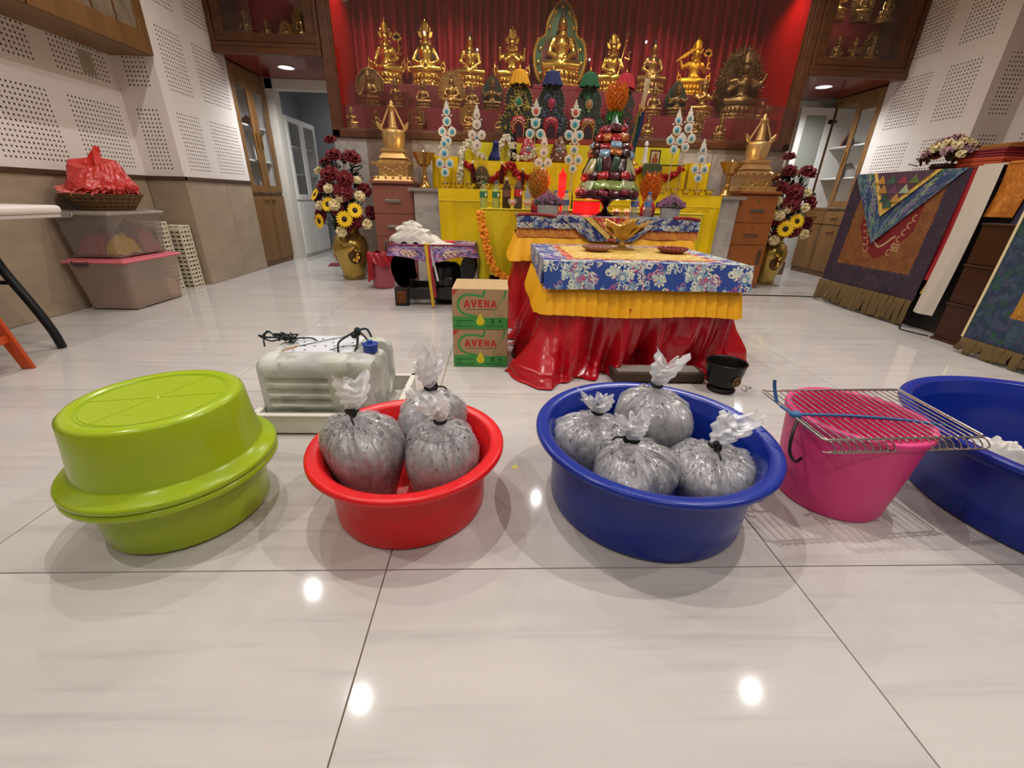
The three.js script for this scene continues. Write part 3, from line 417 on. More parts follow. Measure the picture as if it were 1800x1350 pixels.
// jerrycan lying in a white tray
{
  const tr = thing('tray', 'white shallow tray under the old jerrycan', 'tray', [-.63, 0, -1.585]);
  mesh('tray_shell', [RBX(-.26, .26, 0, .012, -.2, .2), RBX(-.26, .26, .0, .085, .185, .2), RBX(-.26, .26, 0, .085, -.2, -.185), RBX(-.26, -.245, 0, .085, -.2, .2), RBX(.245, .26, 0, .085, -.2, .2), RBX(-.268, .268, .078, .086, .183, .208), RBX(.243, .268, .078, .086, -.208, .208), RBX(-.268, -.243, .078, .086, -.208, .208), RBX(-.268, .268, .078, .086, -.208, -.183)], mat(0xdcd8cc, .5), tr);
  const o = thing('jerrycan', 'old grey plastic jerrycan with holes lying in white tray', 'jerrycan', [-.665, .0125, -1.6]);
  const box = (p, h, r) => { const x = Math.abs(p[0]) - h[0] + r, y = Math.abs(p[1]) - h[1] + r, z = Math.abs(p[2]) - h[2] + r; return Math.hypot(Math.max(x, 0), Math.max(y, 0), Math.max(z, 0)) + Math.min(Math.max(x, y, z), 0) - r; };
  const sdf = P => {
    const p = [P[0], P[1] - .135, P[2]]; let d = box(p, [.225, .135, .165], .055);
    if (p[2] > .1 && p[0] < .055 && p[0] > -.185) { const w = smooth(-.185, -.165, p[0]) * smooth(.055, .035, p[0]) * smooth(.098, .088, Math.abs(p[1] + .015)); d += .014 * w * (.5 - .5 * Math.sign(Math.cos((p[1] + .015) * 145)) * Math.min(1, Math.abs(Math.cos((p[1] + .015) * 145)) * 2.5)); }
    if (p[2] > .1 && p[0] > .07 && p[0] < .145 && p[1] < .045) d += .006 * smooth(.07, .085, p[0]) * smooth(.145, .13, p[0]) * smooth(.045, .03, p[1]);
    d = Math.max(d, -sdC(p, [.215, .15, -.03], [.215, -.02, -.03], .052)); d = smin(d, sdC(p, [.205, .1, .03], [.205, -.03, .03], .03), .02); // grip recess beside the spout
    return d;
  };
  const nz = fbm(77, 4, 5); const jt = tex(512, 256, (u, v) => { const l = .95 + (nz(u, v) - .5) * .4, g = Math.max(0, nz((u + .3) % 1, (v + .6) % 1) - .5) * 110, t = 1 - .2 * smooth(.55, .75, nz(u, v, 2, 2)); return [(200 - g * .5) * l * t, (200 - g * .3) * l * t, (194 - g) * l * t]; });
  mesh('can_body', uvm(nets(sdf, [-.25, -.01, -.19], [.25, .29, .19], .0055), 2, 2), mat(0xffffff, .5, { map: jt }), o);
  const holes = []; const q = rng(12); for (let i = 0; i < 7; i++) for (let j = 0; j < 4; j++) { if (q() < .2) continue; holes.push(CY(.0055, .0055, .003, -.12 + i * .038 + (j % 2) * .018 + (q() - .5) * .008, .2695, -.075 + j * .045 + (q() - .5) * .012, 10)); }
  mesh('drilled_holes', holes, M.black, o);
  mesh('white_scrape', RB(.25, .002, .2, .0008, -.01, .2698, -.02), mat(0xcfcfd6, .6), o);
  mesh('torn_slit', EX(smoothShape([[0, -.035], [.012, 0], [.004, .04], [-.009, .006]], 24), .003, .0008, [-.125, .2695, .045], [-PI / 2, 0, -.5]), mat(0x9b7c55, .8), o);
  mesh('cap', [CY(.027, .027, .03, .185, .285, .06, 20), TO(.026, .004, .185, .298, .06, [PI / 2, 0, 0])], plastic(0x21418f, .35), o); mesh('cap_grip', RB(.02, .018, .012, .003, .185, .305, .06), plastic(0x2c58b4, .35), o);
  const rope = mat(0x1d2629, .85), gr = mat(0x274a3a, .85);
  const loops = (cx, cz, n, sd) => { const r = rng(sd), out = []; for (let k = 0; k < n; k++) { const pts = []; let x = cx, y = .285, z = cz; for (let j = 0; j < 6; j++) { pts.push([x, y, z]); x += (r() - .5) * .09; y = .275 + r() * .035; z += (r() - .5) * .05; } out.push(TU(pts, .0032, 30, 5)); } return out; };
  mesh('rope', [loops(-.19, -.03, 9, 3), TU([[-.2, .29, -.03], [-.25, .29, -.02], [-.235, .27, .02]], .0034, 20, 5), TU([[-.17, .283, -.04], [-.09, .28, -.06], [-.06, .272, -.05]], .003, 20, 5)], rope, o);
  mesh('rope', [TU([[.07, .275, .085], [.065, .3, .05], [.09, .315, .01], [.12, .325, -.01], [.16, .3, .01], [.175, .275, .04]], .0042, 40, 6), TU([[.12, .32, -.01], [.125, .29, .02], [.125, .265, .06]], .0048, 20, 6), SP(.014, .12, .325, -.01, [1, 1.3, 1]), SP(.012, .108, .312, 0), TU([[.12, .33, -.01], [.15, .33, -.03], [.17, .3, -.02]], .0042, 20, 6)], rope, o);
  mesh('cord', [TU([[-.1, .273, .02], [-.02, .276, -.05], [.04, .276, -.1], [.07, .29, -.09], [.1, .275, -.05]], .0016, 40, 5), TU([[.03, .272, .06], [.07, .277, .03], [.12, .28, .03]], .0016, 20, 5)], gr, o);
}

// cardboard boxes of cooking oil
const boxTex = cvs(1024, 740, (c, W, H) => {
  const kraft = '#a98a63', green = '#3d8f41', red = '#b5332a', ink = '#2b2a22', r = rng(8);
  c.fillStyle = kraft; c.fillRect(0, 0, W, H); for (let i = 0; i < 2600; i++) { c.fillStyle = r() < .5 ? 'rgba(120,90,55,.10)' : 'rgba(210,175,130,.10)'; c.fillRect(r() * W, r() * H, 30 + r() * 60, 1.5); }
  const dashes = (x, y, w, h, col) => { c.fillStyle = col; let q = x; while (q < x + w) { const l = 8 + r() * 26; c.fillRect(q, y, Math.min(l, x + w - q), h); q += l + 6; } };
  c.strokeStyle = green; c.lineWidth = 44; c.lineCap = 'butt'; c.beginPath(); c.moveTo(600, -10); c.bezierCurveTo(575, 60, 580, 110, 540, 118); c.bezierCurveTo(430, 95, 250, 50, 150, 150); c.bezierCurveTo(60, 250, 90, 400, 220, 450); c.bezierCurveTo(310, 485, 390, 480, 450, 500); c.stroke();
  c.lineWidth = 34; c.beginPath(); c.moveTo(975, -10); c.bezierCurveTo(970, 60, 960, 100, 930, 150); c.stroke(); c.lineWidth = 12; c.beginPath(); c.moveTo(940, 130); c.bezierCurveTo(880, 230, 780, 330, 770, 510); c.stroke();
  c.fillStyle = red; c.beginPath(); c.moveTo(0, 0); c.lineTo(112, 0); c.lineTo(0, 118); c.fill();
  c.fillStyle = green; c.beginPath(); c.moveTo(0, 505); c.bezierCurveTo(200, 492, 400, 500, 560, 515); c.bezierCurveTo(760, 520, 900, 500, 1024, 515); c.lineTo(1024, 740); c.lineTo(0, 740); c.fill();
  // AVENA, heavy rounded capitals on a gentle arch
  c.textAlign = 'center'; c.textBaseline = 'alphabetic'; const word = 'AVENA', cw = [128, 126, 108, 132, 128]; let x = 512 - cw.reduce((p, q) => p + q) / 2;
  for (let i = 0; i < 5; i++) { c.save(); c.translate(x + cw[i] / 2, 322 - (i === 2 ? 6 : i % 4 ? 3 : 0)); c.scale(1, 1.12 - Math.abs(i - 2) * .025); c.font = 'bold 165px sans-serif'; c.lineJoin = 'round'; c.strokeStyle = red; c.fillStyle = red; c.lineWidth = 15; c.strokeText(word[i], 0, 0, cw[i] - 18); c.fillText(word[i], 0, 0, cw[i] - 18); c.restore(); x += cw[i]; }
  c.fillStyle = red; c.font = '34px sans-serif'; c.fillText('®', 838, 222);
  dashes(245, 352, 545, 15, ink);
  c.fillStyle = '#d6c414'; c.beginPath(); c.moveTo(512, 425); c.bezierCurveTo(536, 500, 592, 550, 590, 595); c.bezierCurveTo(588, 690, 436, 690, 434, 595); c.bezierCurveTo(432, 550, 488, 500, 512, 425); c.fill();
  const dk = '#173d1c'; dashes(40, 570, 345, 17, dk); dashes(60, 605, 80, 15, dk); dashes(40, 655, 130, 14, dk); dashes(40, 682, 350, 17, dk);
  c.fillStyle = dk; for (let i = 0; i < 6; i++) c.fillRect(712 + (i % 2) * 36, 535 + (i >> 1) * 33, 30, 25); c.strokeStyle = dk; c.lineWidth = 5; c.strokeRect(835, 458, 100, 165); c.beginPath(); c.arc(885, 520, 26, 0, TAU); c.stroke(); c.fillRect(862, 560, 46, 50); c.lineWidth = 4; c.strokeRect(620, 652, 330, 50); dashes(632, 668, 300, 17, dk);
});
{
  const side = mat(0x9a7a55, .8), front = mat(0xffffff, .75, { map: boxTex }), gside = cvs(256, 256, (c, W, H) => { c.fillStyle = '#a5845c'; c.fillRect(0, 0, W, H); c.fillStyle = '#3f9a45'; c.fillRect(0, 172, W, 84); c.fillStyle = '#2b2a22'; for (let i = 0; i < 6; i++) c.fillRect(30, 30 + i * 18, 120 + (i * 37) % 80, 6); }), topT = cvs(512, 512, (c, W, H) => { c.fillStyle = '#b99a70'; c.fillRect(0, 0, W, H); c.fillStyle = '#5a4a30'; for (let i = 0; i < 3; i++) { c.fillRect(30, 90 + i * 150, 130, 12); for (let k = 0; k < 8; k++) c.fillRect(190 + k * 18, 88 + i * 150, 10, 18); c.fillRect(350, 92 + i * 150, 120, 9); } c.fillStyle = '#8a3a2a'; c.fillRect(360, 230, 130, 14); });
  const sideM = mat(0xffffff, .8, { map: gside }), topM = mat(0xffffff, .8, { map: topT });
  const mk = (label, y) => {
    const o = thing('carton', label, 'box', [-.079, y, -2.238]), w = .284, h = .2055, d = .284;
    mesh('carton_body', RB(w, h, d, .003, 0, h / 2, 0), side, o);
    mesh('front_print', T(new THREE.PlaneGeometry(w - .004, h - .004), [0, h / 2, d / 2 + .0006]), front, o); mesh('side_print', T(new THREE.PlaneGeometry(d - .004, h - .004), [w / 2 + .0006, h / 2, 0], [0, PI / 2, 0]), sideM, o); mesh('side_print', T(new THREE.PlaneGeometry(d - .004, h - .004), [-w / 2 - .0006, h / 2, 0], [0, -PI / 2, 0]), sideM, o);
    mesh('top_flap', T(RB(w - .002, .0025, d / 2 - .002, .0008), [0, h + .001, d / 4]), topM, o); mesh('top_flap', T(RB(w - .002, .0025, d / 2 - .002, .0008), [0, h + .001, -d / 4]), topM, o);
  };
  mk('lower brown and green cooking oil carton on the floor', 0); mk('upper brown and green cooking oil carton atop another', .2085);
}
// small yellow sticker on the floor tile
one('floor_sticker', 'small round yellow sticker on the floor by red basin', 'sticker', CY(.0105, .0105, .0008, 0, .0004, 0, 24), mat(0xd9cf5a, .6), [.07, 0, -1.18]);
// black metal censer pot and wooden board under the front table
{
  const o = thing('censer_pot', 'black metal pot on ring feet before the front table', 'pot', [1.105, 0, -1.83]);
  mesh('pot_body', LA([[0, .022], [.05, .022], [.07, .04], [.084, .1], [.09, .14], [.094, .146], [.09, .15], [.084, .142], [.078, .1], [.064, .045], [0, .03]], 48), mat(0x211d19, .35, { metalness: .6 }), o);
  mesh('foot_ring', LA([[.05, 0], [.062, 0], [.066, .01], [.056, .024], [.048, .024], [.05, 0]], 40), mat(0x2b2019, .4, { metalness: .5 }), o);
  mesh('ornament', [TO(.02, .004, .02, .075, .083, [0, .25, 0]), SP(.012, .02, .075, .083, [1, 1, .4])], M.darkbronze, o);
  mesh('latch', [TU([[.07, .03, .05], [.085, .02, .06], [.1, .026, .05], [.09, .04, .05]], .003, 18, 5), SP(.006, .118, .03, .045), BAR([.1, .028, .05], [.118, .03, .045], .0018)], M.chrome, o);
  const b = thing('wooden_board', 'dark low wooden board pushed against the red skirt', 'board', [.82, 0, -1.95]);
  mesh('plank', uvm(RB(.46, .045, .12, .004, 0, .0335, 0)), mat(0x3d2c1e, .8), b); mesh('ash_top', RB(.42, .004, .09, .001, .0, .0575, -.005), mat(0x8d857a, .95), b); for (const x of [-.2, .2]) mesh('skid', RB(.05, .012, .11, .002, x, .006, 0), M.brown, b);
}

// ───────── brocade prints ─────────
function brocade(W, H, bg, cols, seed, n, scale = 1, extra) {
  return cvs(W, H, (c) => {
    const r = rng(seed); c.fillStyle = bg; c.fillRect(0, 0, W, H); c.lineCap = 'round';
    const wrap = (x, y, m, f) => { for (const dx of [-W, 0, W]) for (const dy of [-H, 0, H]) if (x + dx > -m && x + dx < W + m && y + dy > -m && y + dy < H + m) { c.save(); c.translate(x + dx, y + dy); f(); c.restore(); } };
    for (let i = 0; i < n; i++) {
      const x = r() * W, y = r() * H, k = r(), a = r() * TAU, s = scale * (14 + r() * 16), col = cols[(r() * cols.length) | 0], c2 = cols[(r() * cols.length) | 0], fl = r() < .5 ? 1 : -1;
      wrap(x, y, s * 3, () => {
        c.rotate(a); c.scale(fl, 1); c.strokeStyle = col; c.fillStyle = col; c.lineWidth = s * .26;
        if (k < .5) { c.beginPath(); c.arc(0, 0, s * .5, .2, 4.4); c.stroke(); c.beginPath(); c.arc(s * .7, s * .35, s * .42, 3.3, 7.4); c.stroke(); c.beginPath(); c.arc(-s * .2, 0, s * .16, 0, TAU); c.fill(); }
        else if (k < .72) { for (let q = 0; q < 8; q++) { c.rotate(TAU / 8); c.beginPath(); c.ellipse(0, s * .78, s * .24, s * .42, 0, 0, TAU); c.fill(); } c.fillStyle = c2; c.beginPath(); c.arc(0, 0, s * .42, 0, TAU); c.fill(); c.strokeStyle = bg; c.lineWidth = s * .08; c.beginPath(); c.arc(0, 0, s * .62, 0, TAU); c.stroke(); }
        else if (k < .88) { for (let q = 0; q < 4; q++) { c.beginPath(); c.ellipse(q * s * .42 - s * .6, Math.sin(q * 1.7) * s * .3, s * .3, s * .16, q * .7, 0, TAU); c.fill(); } c.strokeStyle = c2; c.lineWidth = s * .12; c.beginPath(); c.moveTo(-s, s * .4); c.quadraticCurveTo(0, -s * .5, s, s * .4); c.stroke(); }
        else { c.lineWidth = s * .12; for (let q = -3; q <= 3; q++) { c.beginPath(); c.moveTo(0, 0); c.lineTo(q * s * .3, -s * 1.1 + Math.abs(q) * s * .12); c.stroke(); } }
      });
    }
    extra && extra(c);
  });
}
const blueBro = brocade(1024, 512, '#1f3d88', ['#d2d0b0', '#c2c6b0', '#9fb0b4', '#a56a86', '#dcdac2', '#7d9aa8', '#b9486a', '#d2d0b0'], 3, 230, 1.75);
const darkBro = brocade(512, 512, '#1b2a66', ['#c2c0a4', '#9aa0ac', '#7f8f96', '#a58f6a', '#d0d0c0'], 5, 90, 1.7);
const redBro = brocade(256, 256, '#a81c22', ['#d9b06a', '#e0c9a0', '#c96a4a'], 7, 60, .9);
const goldBro = brocade(512, 512, '#c9a54a', ['#dcc06a', '#b58a34', '#e8d490', '#c99a3c'], 9, 220, .9);
const orangeBro = brocade(256, 128, '#c4822a', ['#b0342a', '#a83a24', '#d8963a'], 13, 46, .8);
const bm = (t, rx, ry, o = {}) => { const k = t.clone(); k.repeat.set(rx, ry); k.needsUpdate = true; return mat(0xffffff, .62, { map: k, sheen: .25, sheenRoughness: .5, ...dbl, ...o }); };
const Msatin = mat(0xb00a1c, .24, { specularIntensity: 1, clearcoat: .35, clearcoatRoughness: .22, ...dbl }), Mvalance = mat(0xf0ac0c, .5, { sheen: .4, sheenColor: new THREE.Color(0xffd080), sheenRoughness: .5, ...dbl });
// perimeter walk: front, right, back, left of a rectangle with rounded corners
function perim(x0, x1, z0, z1, rad) { // z0 front (larger z), z1 back
  const pts = []; const arc = (cx, cz, a0, a1) => { for (let i = 0; i <= 8; i++) { const a = lerp(a0, a1, i / 8); pts.push([cx + rad * Math.cos(a), cz + rad * Math.sin(a), Math.cos(a), Math.sin(a)]); } };
  arc(x0 + rad, z0 - rad, PI, PI / 2); arc(x1 - rad, z0 - rad, PI / 2, 0); arc(x1 - rad, z1 + rad, 0, -PI / 2); arc(x0 + rad, z1 + rad, -PI / 2, -PI); pts.push(pts[0]);
  const L = [0]; for (let i = 1; i < pts.length; i++) L.push(L[i - 1] + Math.hypot(pts[i][0] - pts[i - 1][0], pts[i][1] - pts[i - 1][1])); const tot = L[L.length - 1];
  return { len: tot, at(u) { const s = u * tot; let i = 1; while (i < L.length - 1 && L[i] < s) i++; const t = (s - L[i - 1]) / ((L[i] - L[i - 1]) || 1), a = pts[i - 1], b = pts[i]; const nx = lerp(a[2], b[2], t), nz = lerp(a[3], b[3], t), l = Math.hypot(nx, nz) || 1; return [lerp(a[0], b[0], t), lerp(a[1], b[1], t), nx / l, nz / l]; } };
}
function valance(P, y0, y1, n, flare, amp) { // knife pleats
  return grid(n * 6, 8, (u, v) => { const [x, z, nx, nz] = P.at(u), f = (u * n) % 1, k = f < .8 ? f / .8 : 1 - (f - .8) / .2, o = flare * Math.pow(v, .8) + amp * (.25 + .75 * v) * k + .004 * Math.sin(u * 47) * v; return [x + nx * o, lerp(y0, y1, v) + .006 * Math.sin(u * 33 + 1) * v + .003 * k * v, z + nz * o]; }, true);
}
function satin(P, y0, flare, seed, amp = .032, nu = 520) {
  const r = rng(seed), W = Array.from({ length: 5 }, (_, i) => [Math.round(P.len * (2.6 + i * 2.1) + r() * 3), r() * TAU, (r() - .5) * 9, 1 / (1 + i * .45)]), N = fbm(seed, 8, 3);
  return grid(nu, 44, (u, v) => {
    const [x, z, nx, nz] = P.at(u), d = smooth(0, 1, v); let w = 0; for (const [n, p, tw, a] of W) w += a * Math.sin(u * TAU * n + p + tw * v * v); w += 1.6 * (N(u * 3 % 1, v * .5) - .5) * v;
    const bk = nz < -.5 ? 0 : 1, fl = bk * (typeof flare === 'function' ? flare(x, z, nx, nz) : flare), o = .004 + .008 * bk + fl * Math.pow(d, 1.1) + bk * amp * (.25 + .75 * d) * w * .55 + (v > .86 && bk ? (v - .86) * .26 * (1 + .5 * Math.sin(u * 60)) : 0);
    const y = v < .93 ? lerp(y0, .012, v / .93) : .004 + .006 * Math.abs(Math.sin(u * 140 + v * 9)); return [x + nx * o, Math.max(.003, y + (v > .8 ? .012 * Math.max(0, w) * (1 - v) * 5 : 0)), z + nz * o];
  }, true);
}
const tableLegs = (o, x0, x1, z0, z1, h, m = M.darkwood) => { for (const x of [x0, x1]) for (const z of [z0, z1]) mesh('leg', RB(.05, h, .05, .004, x, h / 2, z), m, o); };
// front table
{
  const o = thing('altar_table', 'low front table under blue brocade with red satin skirt', 'table'), x0 = .225, x1 = 1.19, z0 = -1.985, z1 = -2.8, Y = .572;
  mesh('table_top', RBX(x0 + .01, x1 - .01, Y - .035, Y - .004, z1 + .01, z0 - .01, .004), M.darkwood, o); tableLegs(o, x0 + .06, x1 - .06, z0 - .06, z1 + .06, Y - .035);
  const P = perim(x0 + .008, x1 - .008, z0 - .008, z1 + .008, .02);
  mesh('red_satin_skirt', satin(P, .36, (x, z, nx, nz) => nx < -.5 ? .06 : nx > .5 ? .085 : nz > .5 ? -.05 + .14 * smooth(.6, .3, x) + .08 * smooth(1.05, 1.18, x) : .0, 31, .08), Msatin, o);
  mesh('yellow_pleated_valance', valance(perim(x0 + .004, x1 - .004, z0 - .004, z1 + .004, .012), .46, .322, 66, .03, .02), Mvalance, o);
  const cl = mesh('brocade_cloth', [BX(x0 - .004, x1 + .004, Y - .003, Y, z1 - .002, z0 + .004)], bm(blueBro, 2, 2), o);
  const d = mesh('front_drop', T(grid(40, 4, (u, v) => [lerp(x0 - .006, x1 + .02, u), lerp(Y, .452, v), z0 + .006 + .028 * v + .004 * Math.sin(u * 22) * v])), bm(blueBro, 1.7, .42), cl);
  mesh('side_drop', T(grid(30, 4, (u, v) => [x0 - .006 - .006 * v + .012 * u * v, lerp(Y, .46, v) + .02 * u * v, lerp(z0 + .006, z1, u)])), bm(blueBro, 1.5, .42), cl); mesh('side_drop', T(grid(30, 4, (u, v) => [x1 + .008 + .012 * v, lerp(Y, .455, v), lerp(z0 + .006, z1, u)])), bm(blueBro, 3.4, .5), cl);
  mesh('top_border', T(new THREE.PlaneGeometry(x1 - x0, z0 - z1), [(x0 + x1) / 2, Y + .0008, (z0 + z1) / 2], [-PI / 2, 0, 0]), bm(blueBro, 1.7, 3), cl);
  mesh('red_band', T(new THREE.ShapeGeometry(smoothShape(Array.from({ length: 40 }, (_, i) => { const a = i / 40 * TAU, k = 1 / Math.max(Math.abs(Math.cos(a)), Math.abs(Math.sin(a))), w = 1 + .03 * (i % 2 ? 1 : -1); return [Math.cos(a) * k * .375 * w, Math.sin(a) * k * .325 * w]; }), 160)), [(x0 + x1) / 2 + .01, Y + .0018, (z0 + z1) / 2], [-PI / 2, 0, 0]), bm(redBro, 5, 5), cl);
  mesh('gold_field', T(new THREE.PlaneGeometry(.68, .58), [(x0 + x1) / 2 + .01, Y + .0028, (z0 + z1) / 2], [-PI / 2, 0, 0]), bm(goldBro, 2.2, 2), cl);
}
// second, higher table
{
  const o = thing('altar_table', 'taller middle table behind with banded brocade front and red skirt', 'table'), x0 = .14, x1 = 1.325, z0 = -2.91, z1 = -3.39, Y = .735;
  mesh('table_top', RBX(x0, x1, Y - .04, Y - .004, z1, z0, .004), M.darkwood, o); tableLegs(o, x0 + .06, x1 - .06, z0 - .06, z1 + .06, Y - .04);
  const P = perim(x0 - .002, x1 + .002, z0 + .002, z1 - .002, .02);
  mesh('red_satin_skirt', satin(P, .5, (x, z, nx, nz) => nx < -.5 || (nz > .5 && x < .22) ? .045 : .0, 47, .022), Msatin, o);
  mesh('yellow_valance', grid(420, 8, (u, v) => { const [x, z, nx, nz] = P.at(u), q = .004 + .05 * v + .012 * Math.sin(u * 230 + 2 * Math.sin(u * 40)) * v; return [x + nx * q, lerp(.61, .45, v) + .008 * Math.sin(u * 60), z + nz * q]; }, true), Mvalance, o);
  const cl = mesh('brocade_cloth', BX(x0 - .005, x1 + .005, Y - .003, Y, z1, z0 + .006), bm(darkBro, 2, 2), o);
  const band = (name, xa, xb, ya, yb, off, m) => mesh(name, T(grid(40, 2, (u, v) => [lerp(xa, xb, u), lerp(ya, yb, v), z0 + off + .006 * v + .003 * Math.sin(u * 25)])), m, cl);
  band('orange_band', x0 - .012, x1 + .012, .665, .605, .008, bm(orangeBro, 9, .9)); band('blue_band', x0 - .01, x1 + .01, Y, .66, .014, bm(darkBro, 5, .33));
  for (const [xa, xb] of [[x0 - .008, x0 + .24], [x1 - .17, x1 + .008]]) mesh('red_fold', TU([[xa, Y + .004, z0 + .012], [(xa + xb) / 2, Y + .008, z0 + .014], [xb, Y - .002, z0 + .012]], .009, 24, 8), M.redcloth, cl);
  const trap = (a, b, c, d, ya, yb, off) => { const g = grid(30, 4, (u, v) => [lerp(lerp(a, b, u), lerp(c, d, u), v), lerp(ya, yb, v), z0 + off + .01 * v]); return g; };
  mesh('blue_apron', trap(x0 + .27, x1 - .23, x0 + .47, x1 - .43, Y, .588, .024), bm(darkBro, 3.3, .7), cl); mesh('gold_apron_edge', trap(x0 + .42, x1 - .4, x0 + .6, x1 - .56, Y, .59, .03), bm(goldBro, 2, .6), cl); mesh('red_apron', trap(x0 + .475, x1 - .45, x0 + .65, x1 - .61, Y, .592, .036), bm(redBro, 3, .9), cl);
}
// yellow satin table
const satinY = (c, r = .36) => mat(c, r, { sheen: .5, sheenColor: new THREE.Color(0xffffa0), sheenRoughness: .4, ...dbl }), MyelL = satinY(0xcfc01a), MyelD = satinY(0xe2bf08, .3);
{
  const o = thing('altar_table', 'back table draped in plain yellow satin to the floor', 'table'), x0 = -.125, x1 = 1.62, z0 = -3.49, z1 = -4.2, Y = .752;
  mesh('table_top', RBX(x0, x1, Y - .035, Y - .004, z1, z0, .004), M.darkwood, o); tableLegs(o, x0 + .06, x1 - .06, z0 - .06, z1 + .06, Y - .035);
  mesh('lower_shelf', RBX(x0 + .05, x1 - .05, .16, .19, z1 + .05, z0 - .05, .003), M.brown, o);
  const P = perim(x0 - .002, x1 + .002, z0 + .002, z1 - .002, .02);
  const cl = mesh('yellow_cloth', [BX(x0 - .006, x1 + .006, Y - .003, Y + .001, z1 - .004, z0 + .006), grid(300, 12, (u, v) => { const [x, z, nx, nz] = P.at(u), q = .006 + .014 * v + .014 * v * Math.sin(u * 150 + Math.sin(u * 37) * 3); return [x + nx * q, lerp(Y, nx < -.2 || x < -.06 ? .06 : .25, v) + .01 * Math.sin(u * 40), z + nz * q]; }, true)], MyelL, o);
  mesh('front_seam', TU([[x0 - .006, Y + .002, z0 + .01], [(x0 + x1) / 2, Y + .004, z0 + .012], [x1 + .01, Y + .002, z0 + .01]], .006, 40, 6), MyelL, cl);
  // orange garland on its left corner
  const g = thing('garland', 'orange marigold garland hanging on the yellow table', 'garland'), r = rng(5), gp = [], C3 = new THREE.CatmullRomCurve3([V(-.13, .735, -3.44), V(-.1, .6, -3.42), V(-.06, .43, -3.4), V(.0, .31, -3.39), V(.1, .245, -3.385), V(.17, .24, -3.385)]);
  for (let i = 0; i < 260; i++) { const p = C3.getPoint(r()); gp.push(SP(.012 + r() * .008, p.x + (r() - .5) * .045, p.y + (r() - .5) * .03, p.z + .022 + (r() - .5) * .03, [1, .8, 1], 6, [r() * 3, r() * 3, 0])); }
  stuff(mesh('blossoms', gp, mat(0xe08a0c, .7), g)); mesh('string', new THREE.TubeGeometry(C3, 40, .012, 7), mat(0xb86a10, .8), g);
}
// gold flower bowl and two dishes on the front table
{
  const o = thing('foil_flower_pot', 'gold foil flower-shaped pot on the front brocade table', 'pot', [.735, .576, -2.55]); const fo = mat(0xc9a85a, .3, { metalness: .55, ...dbl });
  mesh('cup', LA([[0, .052], [.02, .05], [.06, .075], [.085, .13], [.08, .13], [.055, .08], [0, .06]], 40), fo, o);
  for (let k = 0; k < 7; k++) { const a = k * TAU / 7; mesh('petal', T(grid(10, 12, (u, v) => { const w = .075 * Math.sin(Math.min(1, v * 1.15) * PI * .8 + .3) * (1 - .45 * v), x = (u - .5) * w * 1.9, rr = .05 + .09 * v + .03 * v * v; return [x, .075 + .105 * v - .02 * v * v - .3 * x * x, rr]; }), null, [0, a, 0]), fo, o); }
  mesh('stem', LA([[.012, .05], [.016, .035], [.022, .012], [.07, .004], [.075, 0], [0, 0]], 30), fo, o); for (let k = 0; k < 5; k++) mesh('stamen', BAR([0, .08, 0], [.03 * Math.cos(k * 1.3), .17 + .02 * (k % 2), .03 * Math.sin(k * 1.3)], .003), M.gold, o);
  for (const [x, z, c, l] of [[.56, -2.42, 0xb98a80, 'round rosy glass dish at left on the front table'], [.98, -2.4, 0x9a4a48, 'round dark red glass dish at right on front table']]) {
    const d = thing('glass_dish', l, 'dish', [x, .5755, z]); mesh('dish_bowl', LA([[0, .003], [.055, .003], [.075, .014], [.08, .028], [.077, .029], [.07, .017], [.05, .008], [0, .008]], 40), mat(c, .15, { transmission: .5, thickness: 0 }), d); mesh('beaded_rim', Array.from({ length: 20 }, (_, i) => SP(.007, .078 * Math.cos(i * TAU / 20), .025, .078 * Math.sin(i * TAU / 20), null, 8)), mat(c, .15, { transmission: .3, thickness: 0 }), d);
  }
}

// ───────── statues ─────────
const mirror = p => [-p[0], p[1], p[2]];
const POSES = { // arm chains in a unit figure; [x, y, z] shoulder → elbow → hand
  meditate: [[[.17, .56, 0], [.23, .42, .04], [.05, .33, .15]], [[-.17, .56, 0], [-.23, .42, .04], [-.05, .33, .15]]],
  bowl: [[[.17, .56, 0], [.25, .42, .05], [.06, .36, .16]], [[-.17, .56, 0], [-.24, .41, .05], [-.26, .31, .16]]],
  cloak: [[[.17, .56, 0], [.28, .4, .06], [.12, .34, .14]], [[-.17, .56, 0], [-.28, .4, .06], [-.12, .34, .14]]],
  pray4: [[[.16, .57, 0], [.15, .47, .1], [.02, .53, .14]], [[-.16, .57, 0], [-.15, .47, .1], [-.02, .53, .14]], [[.17, .55, -.02], [.28, .5, .03], [.29, .65, .06]], [[-.17, .55, -.02], [-.28, .5, .03], [-.29, .65, .06]]],
  sword: [[[.17, .56, 0], [.24, .45, .05], [.16, .52, .12]], [[-.17, .56, 0], [-.34, .5, .03], [-.42, .64, .05]]],
  staff: [[[.17, .56, 0], [.25, .42, .06], [.15, .4, .14]], [[-.17, .56, 0], [-.24, .42, .06], [-.05, .36, .15]]],
  fury: [[[.17, .56, 0], [.33, .52, .05], [.4, .64, .05]], [[-.17, .56, 0], [-.33, .52, .05], [-.4, .64, .05]], [[.17, .54, 0], [.3, .42, .07], [.2, .47, .15]], [[-.17, .54, 0], [-.3, .42, .07], [-.2, .47, .15]]],
};
const bodyCache = {};
